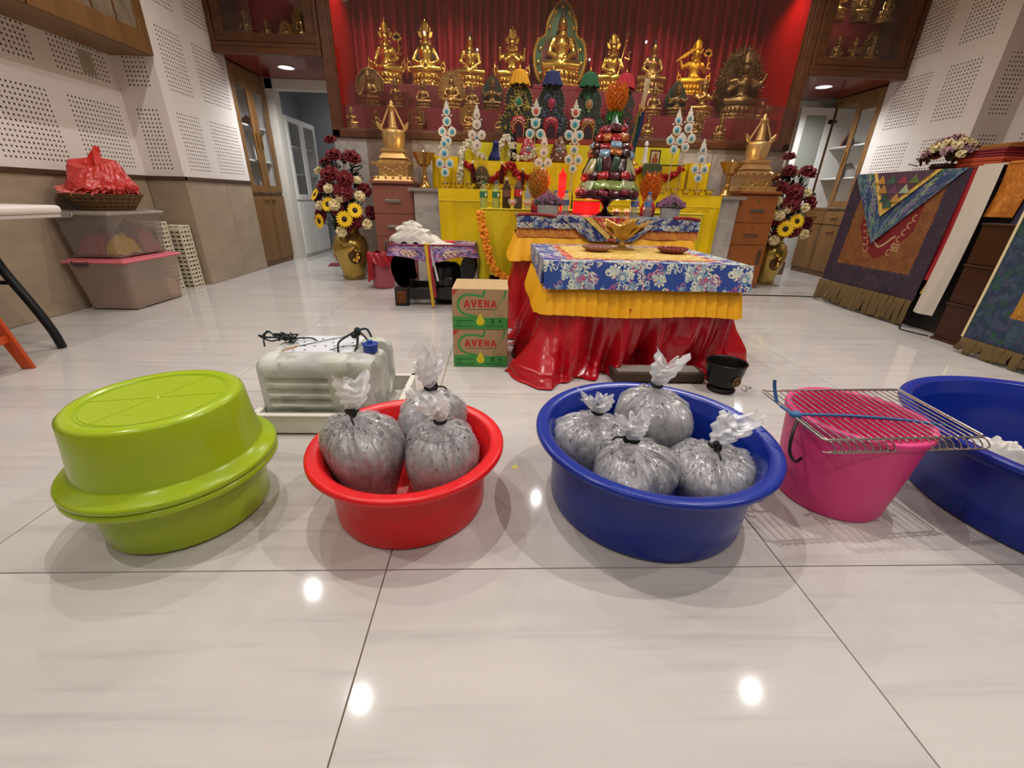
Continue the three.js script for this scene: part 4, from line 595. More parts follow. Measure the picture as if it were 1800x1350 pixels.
function bodyGeo(pose, fine) {
  const key = pose + fine; if (bodyCache[key]) return bodyCache[key]; const arms = POSES[pose], wide = pose === 'cloak' ? .05 : 0;
  const f = p => {
    const q = [Math.abs(p[0]), p[1], p[2]];
    let d = smin(sdE(q, [0, .285, .01], [.22, .085, .16]), sdC(q, [.3, .265, .05], [.02, .25, .16], .068, .05), .05);
    d = smin(d, sdC(q, [0, .3, -.01], [0, .5, -.015], .12 + wide, .13 + wide), .05); d = smin(d, sdE(q, [0, .525, .0], [.155 + wide, .095, .1]), .04); d = smin(d, sdC(q, [.06, .57, -.005], [.15, .56, -.005], .058, .05), .03);
    for (const [a, b, c] of arms) { d = smin(d, sdC(p, a, b, .052, .042), .025); d = smin(d, sdC(p, b, c, .042, .028), .015); d = smin(d, sdE(p, [c[0], c[1] + .01, c[2] + .01], [.03, .034, .026]), .012); }
    d = smin(d, sdC(q, [0, .58, -.005], [0, .68, .0], .05, .042), .025);
    let h = sdE(q, [0, .745, .005], [.074, .094, .082]); h = smin(h, sdE(q, [0, .7, .03], [.045, .045, .05]), .02); h = smin(h, sdC(q, [0, .765, .083], [0, .728, .1], .008, .013), .012); h = smin(h, sdE(q, [0, .7, .08], [.022, .008, .012]), .006); h = smin(h, sdC(q, [.012, .772, .082], [.045, .778, .066], .007, .005), .008); h = Math.max(h, -sdE(q, [.032, .757, .088], [.018, .007, .012]));
    h = smin(h, sdE(q, [.078, .71, -.005], [.011, .055, .022]), .01);
    return smin(d, h, .02);
  };
  return bodyCache[key] = nets(f, [-.5, .17, -.2], [.5, .86, .26], fine ? .0125 : .02);
}
let baseGeoC; function lotusGeo() {
  if (baseGeoC) return baseGeoC; const g = [LA([[0, 0], [.36, 0], [.37, .02], [.34, .035], [.31, .05], [.27, .1], [.3, .15], [.33, .175], [.34, .19], [.3, .2], [0, .2]], 40, null, null, [1, 1, .62])];
  for (let k = 0; k < 20; k++) { const a = k * TAU / 20, c = Math.cos(a), s = Math.sin(a) * .62; g.push(SP(.05, c * .31, .145, s * .31, [.9, .95, .5], 8, [0, -a + PI / 2, 0]), SP(.05, c * .325, .065, s * .325, [.9, .75, .5], 8, [0, -a + PI / 2, 0])); }
  for (let k = 0; k < 30; k++) { const a = k * TAU / 30; g.push(SP(.018, Math.cos(a) * .365, .02, Math.sin(a) * .62 * .365, null, 6), SP(.012, Math.cos(a) * .335, .188, Math.sin(a) * .62 * .335, null, 6)); }
  return baseGeoC = mg(g);
}
let crownC; function crownGeo() { // five-leaf crown, ear ornaments and top jewel
  if (crownC) return crownC; const g = [LA([[.082, 0], [.088, .015], [.082, .03]], 24, [0, .8, 0])];
  for (let k = 0; k < 7; k++) { const a = PI * (k / 6) , h = .09 + .05 * Math.sin(a); g.push(EX(smoothShape([[-.026, 0], [.026, 0], [.03, h * .45], [0, h], [-.03, h * .45]], 24), .008, .003, [Math.cos(a) * .088, .825, Math.sin(a) * .075], [-.15, PI / 2 - a, 0])); }
  g.push(SP(.05, 0, .86, -.01, [1, 1.3, 1], 10), SP(.028, 0, .94, -.01, [1, 1.3, 1], 8), CO(.016, .08, 0, 1.0, -.01)); for (const s of [-1, 1]) g.push(TO(.024, .008, s * .1, .68, .0, [0, .3 * s, 0]), EX(smoothShape([[0, 0], [.05 * s, .03], [.07 * s, .1], [.03 * s, .08], [.02 * s, .16], [0, .09]], 24), .008, .002, [s * .09, .74, -.02]));
  return crownC = mg(g);
}
const scrollGeo = s => mg(TU([[s * .3, .21, .06], [s * .4, .25, .05], [s * .42, .34, .04], [s * .36, .38, .03], [s * .34, .31, .03], [s * .39, .29, .03]], .018, 24, 6), CO(.02, .08, s * .41, .42, .04));
function statue({ name = 'deity_statue', label, p, h, pose = 'meditate', m = M.gold, crown, hair, halo, prop, base = M.gold, scroll, dress, group, fine = false, ry = 0, wide = .8 }) {
  const o = thing(name, label, 'statue', p, ry, group); const k = h / (crown ? 1.02 : .88); o.scale.set(k * wide, k, k * wide);
  mesh('lotus_base', lotusGeo(), base, o); const b = mesh('figure', bodyGeo(pose, fine), m, o);
  if (crown) mesh('crown', crownGeo(), m, o);
  if (hair) mesh('hair', [SP(.08, 0, .772, -.012, [1, .88, 1], 14), SP(.045, 0, .85, -.01, [1, 1, 1], 12), SP(.016, 0, .9, -.01, [1, 1.2, 1], 8)], mat(0x2a2118, .6, { metalness: .3 }), o);
  if (scroll) mesh('scrollwork', [scrollGeo(1), scrollGeo(-1)], m, o);
  if (dress) mesh('inlaid_robe', [EX(smoothShape([[-.1, .3], [.1, .3], [.09, .5], [0, .42], [-.09, .5]], 30), .02, .006, [0, 0, .1]), SP(.05, -.16, .42, .07, [1, 2, .6]), SP(.05, .16, .42, .07, [1, 2, .6])], mat(0x4a2a22, .5, { metalness: .3 }), o);
  else mesh('ornaments', [TO(.09, .009, 0, .6, .05, [1.15, 0, 0], [1, 1, .9]), TO(.12, .007, 0, .55, .045, [1.0, 0, 0]), ...[-1, 1].flatMap(s => [TO(.05, .008, s * .2, .5, .02, [PI / 2, .5 * s, 0]), SP(.016, s * .06, .5, .11)]), SP(.018, 0, .48, .12)], m, o);
  if (halo === 'flame') { const N = 22, pts = []; for (let i = 0; i <= N * 2; i++) { const t = i / (N * 2), a = lerp(-.35, PI + .35, t), r = i % 2 ? .62 : .5; pts.push([Math.cos(a) * r * .82, .5 + Math.sin(a) * r]); } pts.push([-.3, .15], [.3, .15]); const g = [EX(shape(pts), .03, .008, [0, 0, -.17])]; const q = rng(h * 1000 | 0); for (let i = 0; i < 26; i++) { const a = lerp(-.2, PI + .2, i / 25), r = .42 + .1 * q(), x = Math.cos(a) * r * .82, y = .5 + Math.sin(a) * r; g.push(TO(.03 + q() * .015, .009, x, y, -.12, [q() * .5, q() * .5, q() * 3], null, 5, 12), CO(.018, .09, x * 1.12, y + .05, -.13, 6, [.2, 0, -(a - PI / 2)])); } mesh('flame_halo', g, m, o); }
  if (halo === 'ring') mesh('ring_halo', [TO(.45, .03, 0, .58, -.13), TO(.4, .015, 0, .58, -.13), EX((() => { const s = new THREE.Shape(); s.absarc(0, 0, .45, 0, TAU); return s; })(), .015, .002, [0, .58, -.17]), ...Array.from({ length: 26 }, (_, i) => SP(.028, .47 * Math.cos(i * TAU / 26), .58 + .47 * Math.sin(i * TAU / 26), -.12, null, 6))], m, o);
  if (halo === 'leaf') mesh('leaf_halo', [EX(smoothShape([[-.25, .2], [-.4, .5], [-.28, .85], [0, 1.08], [.28, .85], [.4, .5], [.25, .2]]), .03, .008, [0, 0, -.18])], mat(0x2d3a2a, .5, { metalness: .4 }), o);
  if (prop === 'sword') mesh('sword', [EX(smoothShape([[-.02, 0], [.025, .1], [.03, .3], [.06, .5], [.015, .42], [-.025, .2]], 30), .012, .004, [-.43, .63, .05], [0, 0, -1.05]), BAR([-.5, .6, .05], [-.4, .66, .05], .014), SP(.022, -.5, .6, .05)], m, o);
  if (prop === 'lotus' || prop === 'sword') mesh('lotus_stem', [TU([[.18, .5, .12], [.28, .5, .08], [.3, .62, .05], [.27, .75, .04]], .011, 20, 6), ...[0, 1, 2, 3, 4].map(i => EX(smoothShape([[0, 0], [.035, .05], [0, .11], [-.035, .05]], 16), .01, .003, [.27, .72, .04], [0, 0, (i - 2) * .7])), ...[[.3, .58], [.32, .5]].map(([x, y]) => CO(.025, .09, x + .03, y, .06, 5, [0, 0, -1]))], m, o);
  if (prop === 'staff') mesh('trident_staff', [BAR([.12, .3, .16], [.3, .95, .04], .011), TU([[.26, .6, .06], [.4, .58, .05], [.36, .66, .05], [.42, .7, .05]], .012, 20, 6), ...[-1, 0, 1].map(i => CO(.014, .1, .3 + i * .03, .99 + .02 * (i === 0), .04, 6)), SP(.03, .28, .86, .05), SP(.025, .27, .79, .06)], m, o);
  if (prop === 'bowl') mesh('alms_bowl', LA([[0, 0], [.03, 0], [.05, .04], [.045, .06], [0, .05]], 20, [0, .34, .17]), m, o);
  return o;
}
const gS = 'large gilt statues on the top step';
const Y1 = 1.957, Z1 = -5.75;
statue({ label: 'crowned gilt statue with flowing scrolls at the left end of top row', p: [-1.235, Y1, Z1], h: .61, pose: 'bowl', crown: true, scroll: true, prop: 'lotus', group: gS });
statue({ label: 'crowned gilt statue in a dark inlaid robe, second from left', p: [-.8, Y1, Z1], h: .63, pose: 'cloak', crown: true, scroll: true, dress: true, group: gS });
statue({ label: 'small gilt Buddha holding a bowl, third from left', p: [-.31, Y1, Z1], h: .52, pose: 'meditate', hair: true, prop: 'bowl', group: gS });
statue({ label: 'four-armed crowned gilt statue with praying hands left of centre', p: [.155, Y1, Z1], h: .6, pose: 'pray4', crown: true, scroll: true, group: gS });
statue({ label: 'gilt statue carrying a trident staff right of the centre Buddha', p: [1.29, Y1, Z1], h: .59, pose: 'staff', crown: true, prop: 'staff', group: gS });
statue({ label: 'gilt Buddha with plain dark hair right of the staff bearer', p: [1.75, Y1, Z1], h: .52, pose: 'meditate', hair: true, m: M.brass, base: M.brass, group: gS });
statue({ label: 'bright matte gold statue swinging a sword overhead', p: [2.24, Y1, Z1], h: .57, pose: 'sword', crown: true, scroll: true, prop: 'sword', m: M.goldM, base: M.goldM, group: gS });
statue({ label: 'large dark bronze many-armed statue within a ring of flames', p: [2.68, 1.692, -5.43], h: .66, wide: .86, pose: 'fury', crown: true, halo: 'flame', m: M.darkbronze, base: M.bronze, group: gS });
statue({ label: 'tarnished bronze medallion statue at the far left of the steps', p: [-1.38, 1.692, -5.43], h: .36, wide: .9, pose: 'bowl', crown: true, halo: 'ring', m: M.bronze, base: M.bronze });
statue({ label: 'dark bronze statue below the leftmost crowned gilt statue', p: [-1.1, 1.692, -5.43], h: .3, pose: 'staff', crown: true, prop: 'staff', m: M.bronze, base: M.bronze });
// central Buddha with mandorla
{
  const o = statue({ name: 'buddha_statue', label: 'large central gilt Buddha with green inlaid mandorla', p: [.705, 2.0, -5.75], h: .68, pose: 'meditate', hair: true, fine: true, dress: false });
  const halfA = [[.02, 1.08], [.16, .98], [.27, .82], [.3, .68]], halfB = [[.44, .6], [.5, .42], [.46, .24], [.36, .1]]; const R = [...halfA, ...halfB], out = [...R, ...R.slice().reverse().map(mirror).map(p => [p[0], p[1]])];
  const sh = smoothShape(out.map(p => [p[0], p[1]]), 120), ih = smoothShape(out.map(([x, y]) => [x * .9, y * .93 + .035]), 120);
  mesh('mandorla', EX(sh, .02, .008, [0, 0, -.2]), M.gold, o); mesh('green_inlay', EX(ih, .006, .002, [0, 0, -.172]), mat(0x35593c, .4, { metalness: .2 }), o);
  const bp = new THREE.CatmullRomCurve3(out.map(p => V(p[0], p[1], -.165)), true).getSpacedPoints(84); mesh('beaded_edge', bp.map(p => SP(.014, p.x, p.y, p.z, null, 6)), M.gold, o);
  const aur = s => TU([[s * .1, .95, -.15], [s * .19, .82, -.15], [s * .2, .68, -.15], [s * .3, .55, -.15], [s * .34, .38, -.15], [s * .3, .22, -.15]], .012, 30, 6); mesh('aureole_rim', [aur(1), aur(-1)], M.gold, o); mesh('aureole_field', EX(smoothShape([[0, .62], [.2, .6], [.29, .53], [.33, .38], [.28, .2], [-.28, .2], [-.33, .38], [-.29, .53], [-.2, .6]]), .006, .002, [0, 0, -.168]), mat(0x5a1a1e, .6), o);
  mesh('boss', [[0, 1.0], [-.13, .92], [.13, .92], [-.22, .76], [.22, .76], [-.37, .5], [.37, .5], [-.4, .34], [.4, .34], [-.36, .2], [.36, .2]].map(([x, y]) => SP(.028, x, y, -.155, [1, 1.1, .6], 10)), M.gold, o);
  one('statue_plinth', 'low dark red plinth under the central Buddha', 'plinth', RB(.62, .042, .34, .004, 0, .021, 0), M.maroonV, [.705, Y1, -5.75]);
}
// middle and lower rows of small bronzes
const gT = 'small bronze statues on the lower steps';
const small = [['bowl', 1, '', M.bronze], ['meditate', 0, 'flame', M.brass], ['cloak', 1, '', M.bronze], ['fury', 1, 'leaf', M.darkbronze], ['pray4', 1, '', M.brass], ['staff', 1, 'flame', M.bronze]];
[[-.81, 1.692, .24, 0, 'bronze statue on middle step left of the blue disc ornament'], [-.5, 1.692, .26, 1, 'brass Buddha with dark flame halo on the middle step'], [-.28, 1.692, .22, 2, 'hunched bronze statue on middle step behind white disc ornament'], [-.06, 1.692, .27, 3, 'dark statue with leaf halo left of the yellow torma'], [1.72, 1.692, .26, 0, 'bronze statue behind the striped banner'], [1.98, 1.692, .28, 3, 'dark leaf-haloed statue behind the right disc ornaments'], [2.26, 1.692, .3, 4, 'brass four-armed statue below the sword-bearing statue'], [2.95, 1.692, .17, 4, 'small brass statue at the right end of the middle step'],
  [-1.53, 1.462, .19, 4, 'small brass statue at the left end of the lowest step'], [-1.28, 1.462, .17, 2, 'small bronze statue behind the left acrylic case'], [-.86, 1.462, .2, 5, 'small bronze with flame halo left on the lowest step'], [-.3, 1.462, .2, 1, 'small brass with ring of flames on lowest step'], [.02, 1.462, .17, 0, 'small bronze left of the red torma base'], [1.62, 1.462, .2, 2, 'small bronze behind the banner foot'], [1.95, 1.462, .18, 4, 'small brass behind the right disc stacks'], [2.14, 1.462, .24, 5, 'tall small bronze right of the disc stacks'], [2.42, 1.462, .22, 0, 'small bronze beside the right acrylic case'], [2.92, 1.462, .2, 2, 'small bronze at the right end of the lowest step']].forEach(([x, y, h, k, label]) => { const [pose, cr, halo, m] = small[k]; statue({ label, p: [x, y, y > 1.6 ? -5.43 : -5.2], h: h * (y > 1.6 ? x > 2 && x < 2.5 ? 1.35 : 1.2 : 1.1), wide: .9, pose, crown: !!cr, hair: !cr, halo, m, base: m, group: gT }); });
// statues in the upper cabinets
const gU = 'small figures in the upper cabinets';
[[-2.5, 2.191, 0.27, 0, 'in the left upper cabinet, lower shelf, leftmost'], [-2.3, 2.191, 0.20, 2, 'in the left upper cabinet, lower shelf, second'], [-2.12, 2.191, 0.16, 1, 'in the left upper cabinet, lower shelf, third'], [-1.95, 2.191, 0.30, 5, 'in the left upper cabinet, lower shelf, rightmost'], [-2.42, 2.563, .3, 4, 'on the glass shelf of the left upper cabinet, left'], [-2.18, 2.563, .3, 1, 'on the glass shelf of the left upper cabinet, middle'], [-1.94, 2.563, .3, 3, 'on the glass shelf of the left upper cabinet, right'],
  [3.36, 2.191, 0.30, 3, 'in the right upper cabinet, lower shelf, leftmost'], [3.54, 2.191, 0.27, 2, 'in the right upper cabinet, lower shelf, second'], [3.72, 2.191, 0.27, 4, 'in the right upper cabinet, lower shelf, third'], [3.92, 2.191, 0.30, 5, 'in the right upper cabinet, lower shelf, rightmost'], [3.42, 2.563, .34, 4, 'on the glass shelf of the right upper cabinet, left'], [3.7, 2.563, .32, 5, 'on the glass shelf of the right upper cabinet, middle'], [3.95, 2.563, .3, 0, 'on the glass shelf of the right upper cabinet, right']].forEach(([x, y, h, k, w], i) => { const [pose, cr, halo, m] = small[k]; statue({ label: (m === M.brass ? 'brass' : m === M.bronze ? 'bronze' : 'dark bronze') + ' figure ' + w, p: [x, y, -5.3], h, pose, crown: !!cr, hair: !cr, halo, m: i === 11 ? M.gold : m, base: m, group: gU }); });

// ───────── marble altar, cabinets, stupas, butter lamps ─────────
{
  const o = thing('marble_altar', 'long grey marble altar with stone top under the statue cabinet', 'altar');
  for (let i = 0; i < 4; i++) mesh('front_slab', uvm(RBX(-.8 + i * .802, -.002 + i * .802, .002, .872, -4.47, -4.445, .002), .8, .8, i * .4), M.marble, o);
  mesh('end_slab', uvm(RBX(-.8, -.775, .002, .872, -5.06, -4.47, .002)), M.marble, o); mesh('end_slab', uvm(RBX(2.38, 2.405, .002, .872, -5.06, -4.47, .002)), M.marble, o);
  mesh('stone_top', RBX(-.85, 2.455, .872, .9, -5.065, -4.41, .004), M.slab, o);
}
function drawers(label, x, m, mirrorX) {
  const o = thing('drawer_cabinet', label, 'cabinet', [x, 0, -4.7]);
  mesh('carcass', RBX(-.2, .2, .0, .935, -.2, .18, .004), m, o); mesh('top_board', RBX(-.215, .215, .935, .96, -.21, .215, .004), m, o);
  for (const [y0, y1] of [[.665, .915], [.45, .66]]) { const d = mesh('drawer_front', RBX(-.195, .195, y0, y1, .18, .2, .003), m, o); mesh('handle', [RB(.15, .028, .014, .004, 0, (y0 + y1) / 2 - .01, .21)], M.steel, d); mesh('lock', CY(.009, .009, .01, 0, y1 - .045, .202, 14, [PI / 2, 0, 0]), M.steel, d); }
  const d = mesh('panel_door', RBX(-.195, .195, .05, .445, .18, .2, .003), m, o); mesh('handle', [RB(.014, .16, .014, .004, mirrorX * -.12, .33, .21), RB(.014, .16, .014, .004, mirrorX * -.12 + .026, .33, .21)], M.steel, d);
}
drawers('pinkish brown drawer cabinet at the left end of the altar', -1.012, M.mahog, 1); drawers('orange brown wooden drawer cabinet at the right end of altar', 2.63, mat(0x9c5a2c, .42), -1);
function stupa(label, x, clabel) {
  const o = thing('stupa', label, 'stupa', [x, .9605, -4.74]); const g = mat(0xefcf88, .36, { metalness: .7 });
  const sq = (r1, r2, y0, y1) => { const c = T(new THREE.CylinderGeometry(r2 * 1.414, r1 * 1.414, y1 - y0, 4), [0, (y0 + y1) / 2, 0], [0, PI / 4, 0]).toNonIndexed(); c.computeVertexNormals(); return c; };
  mesh('throne_base', [sq(.19, .165, 0, .04), sq(.14, .14, .04, .12), sq(.15, .175, .12, .165), ...Array.from({ length: 44 }, (_, i) => { const s = Math.floor(i / 11), t = (i % 11) / 10 * 2 - 1, r = .178; return SP(.012, s % 2 ? (s === 1 ? r : -r) : t * r, i % 2 ? .03 : .15, s % 2 ? t * r : (s === 0 ? r : -r), null, 6); })], g, o);
  mesh('throne_scrolls', [-1, 1].flatMap(s => [TO(.035, .01, s * .07, .08, .142, null, null, 6, 16), TO(.02, .008, s * .03, .085, .143), SP(.014, s * .1, .07, .14)]).concat([SP(.018, 0, .08, .145, [1, 1, .5])]), g, o);
  mesh('steps', [sq(.15, .095, .165, .2), sq(.13, .09, .2, .26), sq(.11, .11, .26, .285)], g, o);
  mesh('dome', LA([[.082, .285], [.092, .3], [.105, .36], [.112, .42], [.1, .445], [.06, .455], [0, .455]], 40), g, o); mesh('niche', EX(smoothShape([[-.03, .31], [.03, .31], [.035, .37], [0, .42], [-.035, .37]], 24), .01, .003, [0, 0, .094]), g, o);
  const rings = []; for (let i = 0; i < 13; i++) { const t = i / 12; rings.push([lerp(.04, .02, t) + .004, .47 + t * .14], [lerp(.04, .02, t) + .004, .475 + t * .14], [lerp(.04, .02, t) - .003, .479 + t * .14]); } mesh('spire', LA([[0, .455], [.05, .456], ...rings, [.02, .625], [.045, .635], [.03, .65], [.012, .655], [.022, .672], [.005, .69], [0, .7]], 30), g, o);
  mesh('side_garland', [-1, 1].flatMap(s => Array.from({ length: 16 }, (_, i) => { const t = i / 15; return SP(.01, s * (lerp(.03, .118, Math.pow(t, 1.5)) + .012 * Math.sin(t * PI)), lerp(.63, .45, t), .01, [1, 1, .6], 7); }).concat([EX(smoothShape([[0, 0], [.05 * s, .02], [.07 * s, .08], [.035 * s, .05], [.02 * s, .02]], 20), .012, .004, [s * .08, .435, 0])])), g, o);
  const c = thing('acrylic_case', clabel, 'case', [x, .9605, -4.74]); const a = M.acrylic;
  mesh('case_pane', BX(-.212, .212, 0, .72, .206, .209), a, c); mesh('case_pane', BX(-.212, .212, 0, .72, -.209, -.206), a, c); mesh('case_pane', BX(-.212, -.209, 0, .72, -.206, .206), a, c); mesh('case_pane', BX(.209, .212, 0, .72, -.206, .206), a, c); mesh('case_top', BX(-.212, .212, .72, .723, -.209, .209), a, c);
}
stupa('gilt stupa on the left drawer cabinet inside clear case', -1.012, 'clear acrylic case over the left stupa'); stupa('gilt stupa on the right drawer cabinet inside clear case', 2.63, 'clear acrylic case over the right stupa');
for (const [x, l] of [[-.7, 'tall brass butter lamp with lit flame left on altar'], [2.29, 'tall brass butter lamp with lit flame right on altar']]) {
  const o = thing('butter_lamp', l, 'lamp', [x, .9005, -4.53]);
  mesh('bowl', LA([[0, .2], [.045, .2], [.062, .21], [.072, .25], [.085, .255], [.1, .29], [.115, .302], [.112, .306], [.095, .295], [.07, .27], [0, .268]], 44), M.brass, o); mesh('stem', LA([[0, 0], [.062, 0], [.064, .012], [.045, .03], [.03, .055], [.018, .07], [.028, .085], [.028, .1], [.016, .115], [.024, .13], [.015, .15], [.018, .18], [.045, .2]], 36), M.brass, o); mesh('wax', CY(.088, .07, .01, 0, .28, 0, 36), mat(0xd8b070, .5), o);
  const fg = new THREE.MeshStandardMaterial({ color: 0x221100, emissive: new THREE.Color().setRGB(1, .72, .35), emissiveIntensity: 40 }); mesh('flame', LA([[0, 0], [.007, .006], [.008, .014], [.004, .026], [0, .036]], 14, [.0, .296, 0]), fg, o); const pl = new THREE.PointLight(new THREE.Color().setRGB(1, .7, .35), 1.6, 0, 2); pl.position.set(0, .335, 0); pl.castShadow = true; pl.shadow.radius = .5; o.add(pl);
}

// ───────── yellow-draped tiers on the altar ─────────
function drapedBox(name, label, x0, x1, y0, y1, z0, z1, hang, m, seed) { // z0 front
  const o = thing(name, label, 'tier'); mesh('box', RBX(x0 + .01, x1 - .01, y0 + .001, y1 - .006, z1 + .004, z0 - .012, .004), M.offwhite, o);
  mesh('yellow_cloth', [BX(x0, x1, y1 - .005, y1, z1, z0), grid(120, 10, (u, v) => [lerp(x0, x1, u), lerp(y1, hang, v), z0 + .002 + .01 * v + .01 * v * Math.sin(u * 38 + seed + 2 * Math.sin(u * 11))]), grid(20, 6, (u, v) => [x0 - .003 - .004 * v, lerp(y1, y0 + .002, v), lerp(z0, z1, u)]), grid(20, 6, (u, v) => [x1 + .003 + .004 * v, lerp(y1, y0 + .002, v), lerp(z0, z1, u)])], m, o); return o;
}
drapedBox('offering_tier', 'lower altar tier covered with bright yellow cloth', -.35, 1.9, .9015, 1.165, -4.65, -5.05, .91, MyelD, 1);
drapedBox('offering_tier', 'upper altar tier covered with yellow cloth below the tormas', -.33, 1.88, 1.1655, 1.345, -4.86, -5.045, 1.17, MyelL, 4);
drapedBox('offering_stand', 'small yellow-draped stand at the left end of altar', -.63, -.38, .9015, 1.19, -4.62, -4.86, .91, MyelD, 2); drapedBox('offering_stand', 'small yellow-draped stand at the right end of altar', 1.93, 2.14, .9015, 1.2, -4.66, -4.86, .91, MyelD, 5);
{
  const o = thing('altar_cloth', 'bright yellow satin cloth hanging over the marble altar front', 'cloth');
  for (const [x0, x1, yb, s] of [[-.56, .72, .2, 3], [.73, 2.2, .22, 8]]) { mesh('cloth_panel', [grid(160, 16, (u, v) => [lerp(x0, x1, u) + .02 * v * (u < .5 ? 1 : -.2), lerp(.905, yb, v), -4.403 + .024 * v + .02 * v * Math.sin(u * 46 + s + 2 * Math.sin(u * 13)) + .006 * Math.sin(v * 9 + u * 6)]), BX(x0, x1, .9012, .904, -4.6, -4.404)], MyelD, o); mesh('folded_crease', TU([[x0 + .01, .8, -4.392], [(x0 + x1) / 2, .8, -4.388], [x1 - .01, .8, -4.392]], .004, 30, 5), MyelD, o); }
}
// offering bowls
{
  const g = LA([[0, 0], [.026, 0], [.03, .006], [.022, .01], [.036, .02], [.048, .045], [.051, .052], [.047, .05], [.034, .024], [0, .016]], 32), steel = mat(0xbfae88, .2, { metalness: 1 });
  [-.48, -.365, -.25, -.1, .02, .16, .3, 1.62, 1.74, 1.855, 1.97, 2.085].forEach((x, i) => { const o = thing('offering_bowl', i < 7 ? 'brass water offering bowl in the row left of the snack tower' : 'brass water offering bowl in the row right of the snack tower', 'bowl', [x, .9045, -4.47], 0, i < 7 ? 'offering bowls left' : 'offering bowls right'); mesh('bowl', g, steel, o); mesh('water', CY(.043, .04, .002, 0, .042, 0, 28), mat(0xdfe6e0, .05, { transmission: .6, thickness: 0 }), o); });
}
// garlands
function garland(label, pts, m, r, n, seed) { const o = thing('garland', label, 'garland'), c = new THREE.CatmullRomCurve3(pts.map(p => V(...p))), q = rng(seed), g = []; for (let i = 0; i < n; i++) { const p = c.getPoint(q()); g.push(T(new THREE.OctahedronGeometry(r * (.5 + q() * .6)), [p.x + (q() - .5) * r * 2.2, p.y + (q() - .5) * r * 2.2, p.z + (q() - .5) * r * 2.2], [q() * 3, q() * 3, q() * 3])); } stuff(mesh('tufts', g, m, o)); mesh('string', new THREE.TubeGeometry(c, 60, r * .5, 6), m, o); return o; }
const Mtin = mat(0x9c0f16, .35, { metalness: .2 }), Mwhg = mat(0xcfc6ae, .8);
garland('red tinsel garland swagged along the left of lower tier', [[-.3, 1.14, -4.63], [-.2, 1.03, -4.62], [-.05, 1.0, -4.62], [.05, 1.06, -4.62], [.12, 1.13, -4.62], [.2, 1.06, -4.62], [.36, 1.02, -4.62], [.46, 1.08, -4.62]], Mtin, .022, 420, 3);
garland('red tinsel garland swagged along the right of lower tier', [[1.1, 1.0, -4.62], [1.3, 1.07, -4.62], [1.5, 1.15, -4.62], [1.6, 1.08, -4.62], [1.7, 1.06, -4.62], [1.85, 1.15, -4.62]], Mtin, .022, 340, 5);
garland('white flower garland arched at the left of upper tier', [[-.37, .93, -4.6], [-.36, 1.1, -4.62], [-.33, 1.27, -4.7], [-.27, 1.33, -4.8], [-.22, 1.25, -4.78], [-.13, 1.2, -4.72]], Mwhg, .02, 300, 7);
garland('white flower garland arched behind the wine bottle', [[.0, 1.19, -4.74], [.03, 1.3, -4.78], [.09, 1.39, -4.82], [.14, 1.33, -4.8], [.15, 1.22, -4.72], [.3, 1.2, -4.7], [.38, 1.26, -4.7]], Mwhg, .02, 300, 9);

// disc ornaments of moulded butter
const discW = mat(0xd2cabd, .6), teal = mat(0x4a9fb5, .6), tealD = mat(0x2a6a80, .6), pinkW = mat(0xdcb8a8, .6), grayc = mat(0x7f9aa0, .6), redc = mat(0xc04848, .6);
const discG = LA([[0, 0], [.03, 0], [.042, .002], [.044, .006], [.04, .011], [.028, .008], [0, .008]], 28, null, [PI / 2, 0, 0]), coreG = T(new THREE.SphereGeometry(.022, 16, 10), [0, 0, .009], null, [1, 1.15, .25]), eyeG = T(new THREE.SphereGeometry(.009, 12, 8), [0, 0, .013], null, [1, 1.3, .35]);
function ornament(label, x, y, z, c1, kind, stickTo, body = discW) {
  const o = thing('butter_ornament', label, 'ornament', [x, y, z], 0, 'white disc ornaments on the altar'); let n = 0;
  const disc = (dx, dy, s, c = c1, e = tealD) => { const d = mesh('disc', discG, body, o); d.position.set(dx, dy, n++ * .0006); d.scale.setScalar(s); const k = mesh('disc_centre', coreG, c, d); mesh('disc_eye', eyeG, e, k); };
  mesh('stick', BAR([0, stickTo - y, -.006], [0, .26, -.006], .005), mat(0xb9a37a, .7), o);
  if (kind === 0) { disc(0, .04, .92); disc(-.047, .115, .92); disc(.047, .115, .92); disc(0, .083, .52, redc); disc(0, .2, .95); disc(0, .28, .82); } else if (kind === 1) { disc(-.05, .04, 1); disc(.05, .04, 1); disc(0, .128, 1.05); disc(0, .225, .95, redc, redc); } else { disc(0, .04, 1, c1); disc(-.045, .125, .9); disc(.045, .125, .9); disc(0, .1, .5, tealD); disc(0, .21, .95); disc(0, .285, .75); }
  const t = kind === 1 ? .268 : .315; mesh('tip_jewel', [T(new THREE.SphereGeometry(.014, 12, 8), [-.011, t + .006, 0], null, [1, 1, .5]), T(new THREE.SphereGeometry(.014, 12, 8), [.011, t + .006, 0], null, [1, 1, .5]), EX(smoothShape([[-.013, 0], [.013, 0], [.009, .022], [0, .044], [-.009, .022]], 18), .006, .002, [0, t + .014, -.003])], body, o);
  const l = mesh('leaf_lobes', [-1, 1].flatMap(s => [.16, .25].map(q => SP(.012, s * .04, q, -.002, [1, .8, .3], 8))), body, o);
}
ornament('blue and white disc ornament, upper one at the left end', -.485, 1.29, -4.7, teal, 0, 1.191);
ornament('blue and white disc ornament, lower one at the left end', -.5, 1.005, -4.52, teal, 0, .9045);
ornament('plain cream disc ornament before the left upper tier', -.195, 1.25, -4.6, pinkW, 2, .9045);
ornament('red-topped teal disc ornament left of the dark torma', .36, 1.36, -4.62, teal, 1, .9045);
ornament('red-topped teal disc ornament right of the dark torma', .735, 1.36, -4.62, teal, 1, .9045);
ornament('pale pink disc ornament above the orange pineapple', .445, 1.03, -4.55, pinkW, 2, .9045, mat(0xe6cdbd, .6));
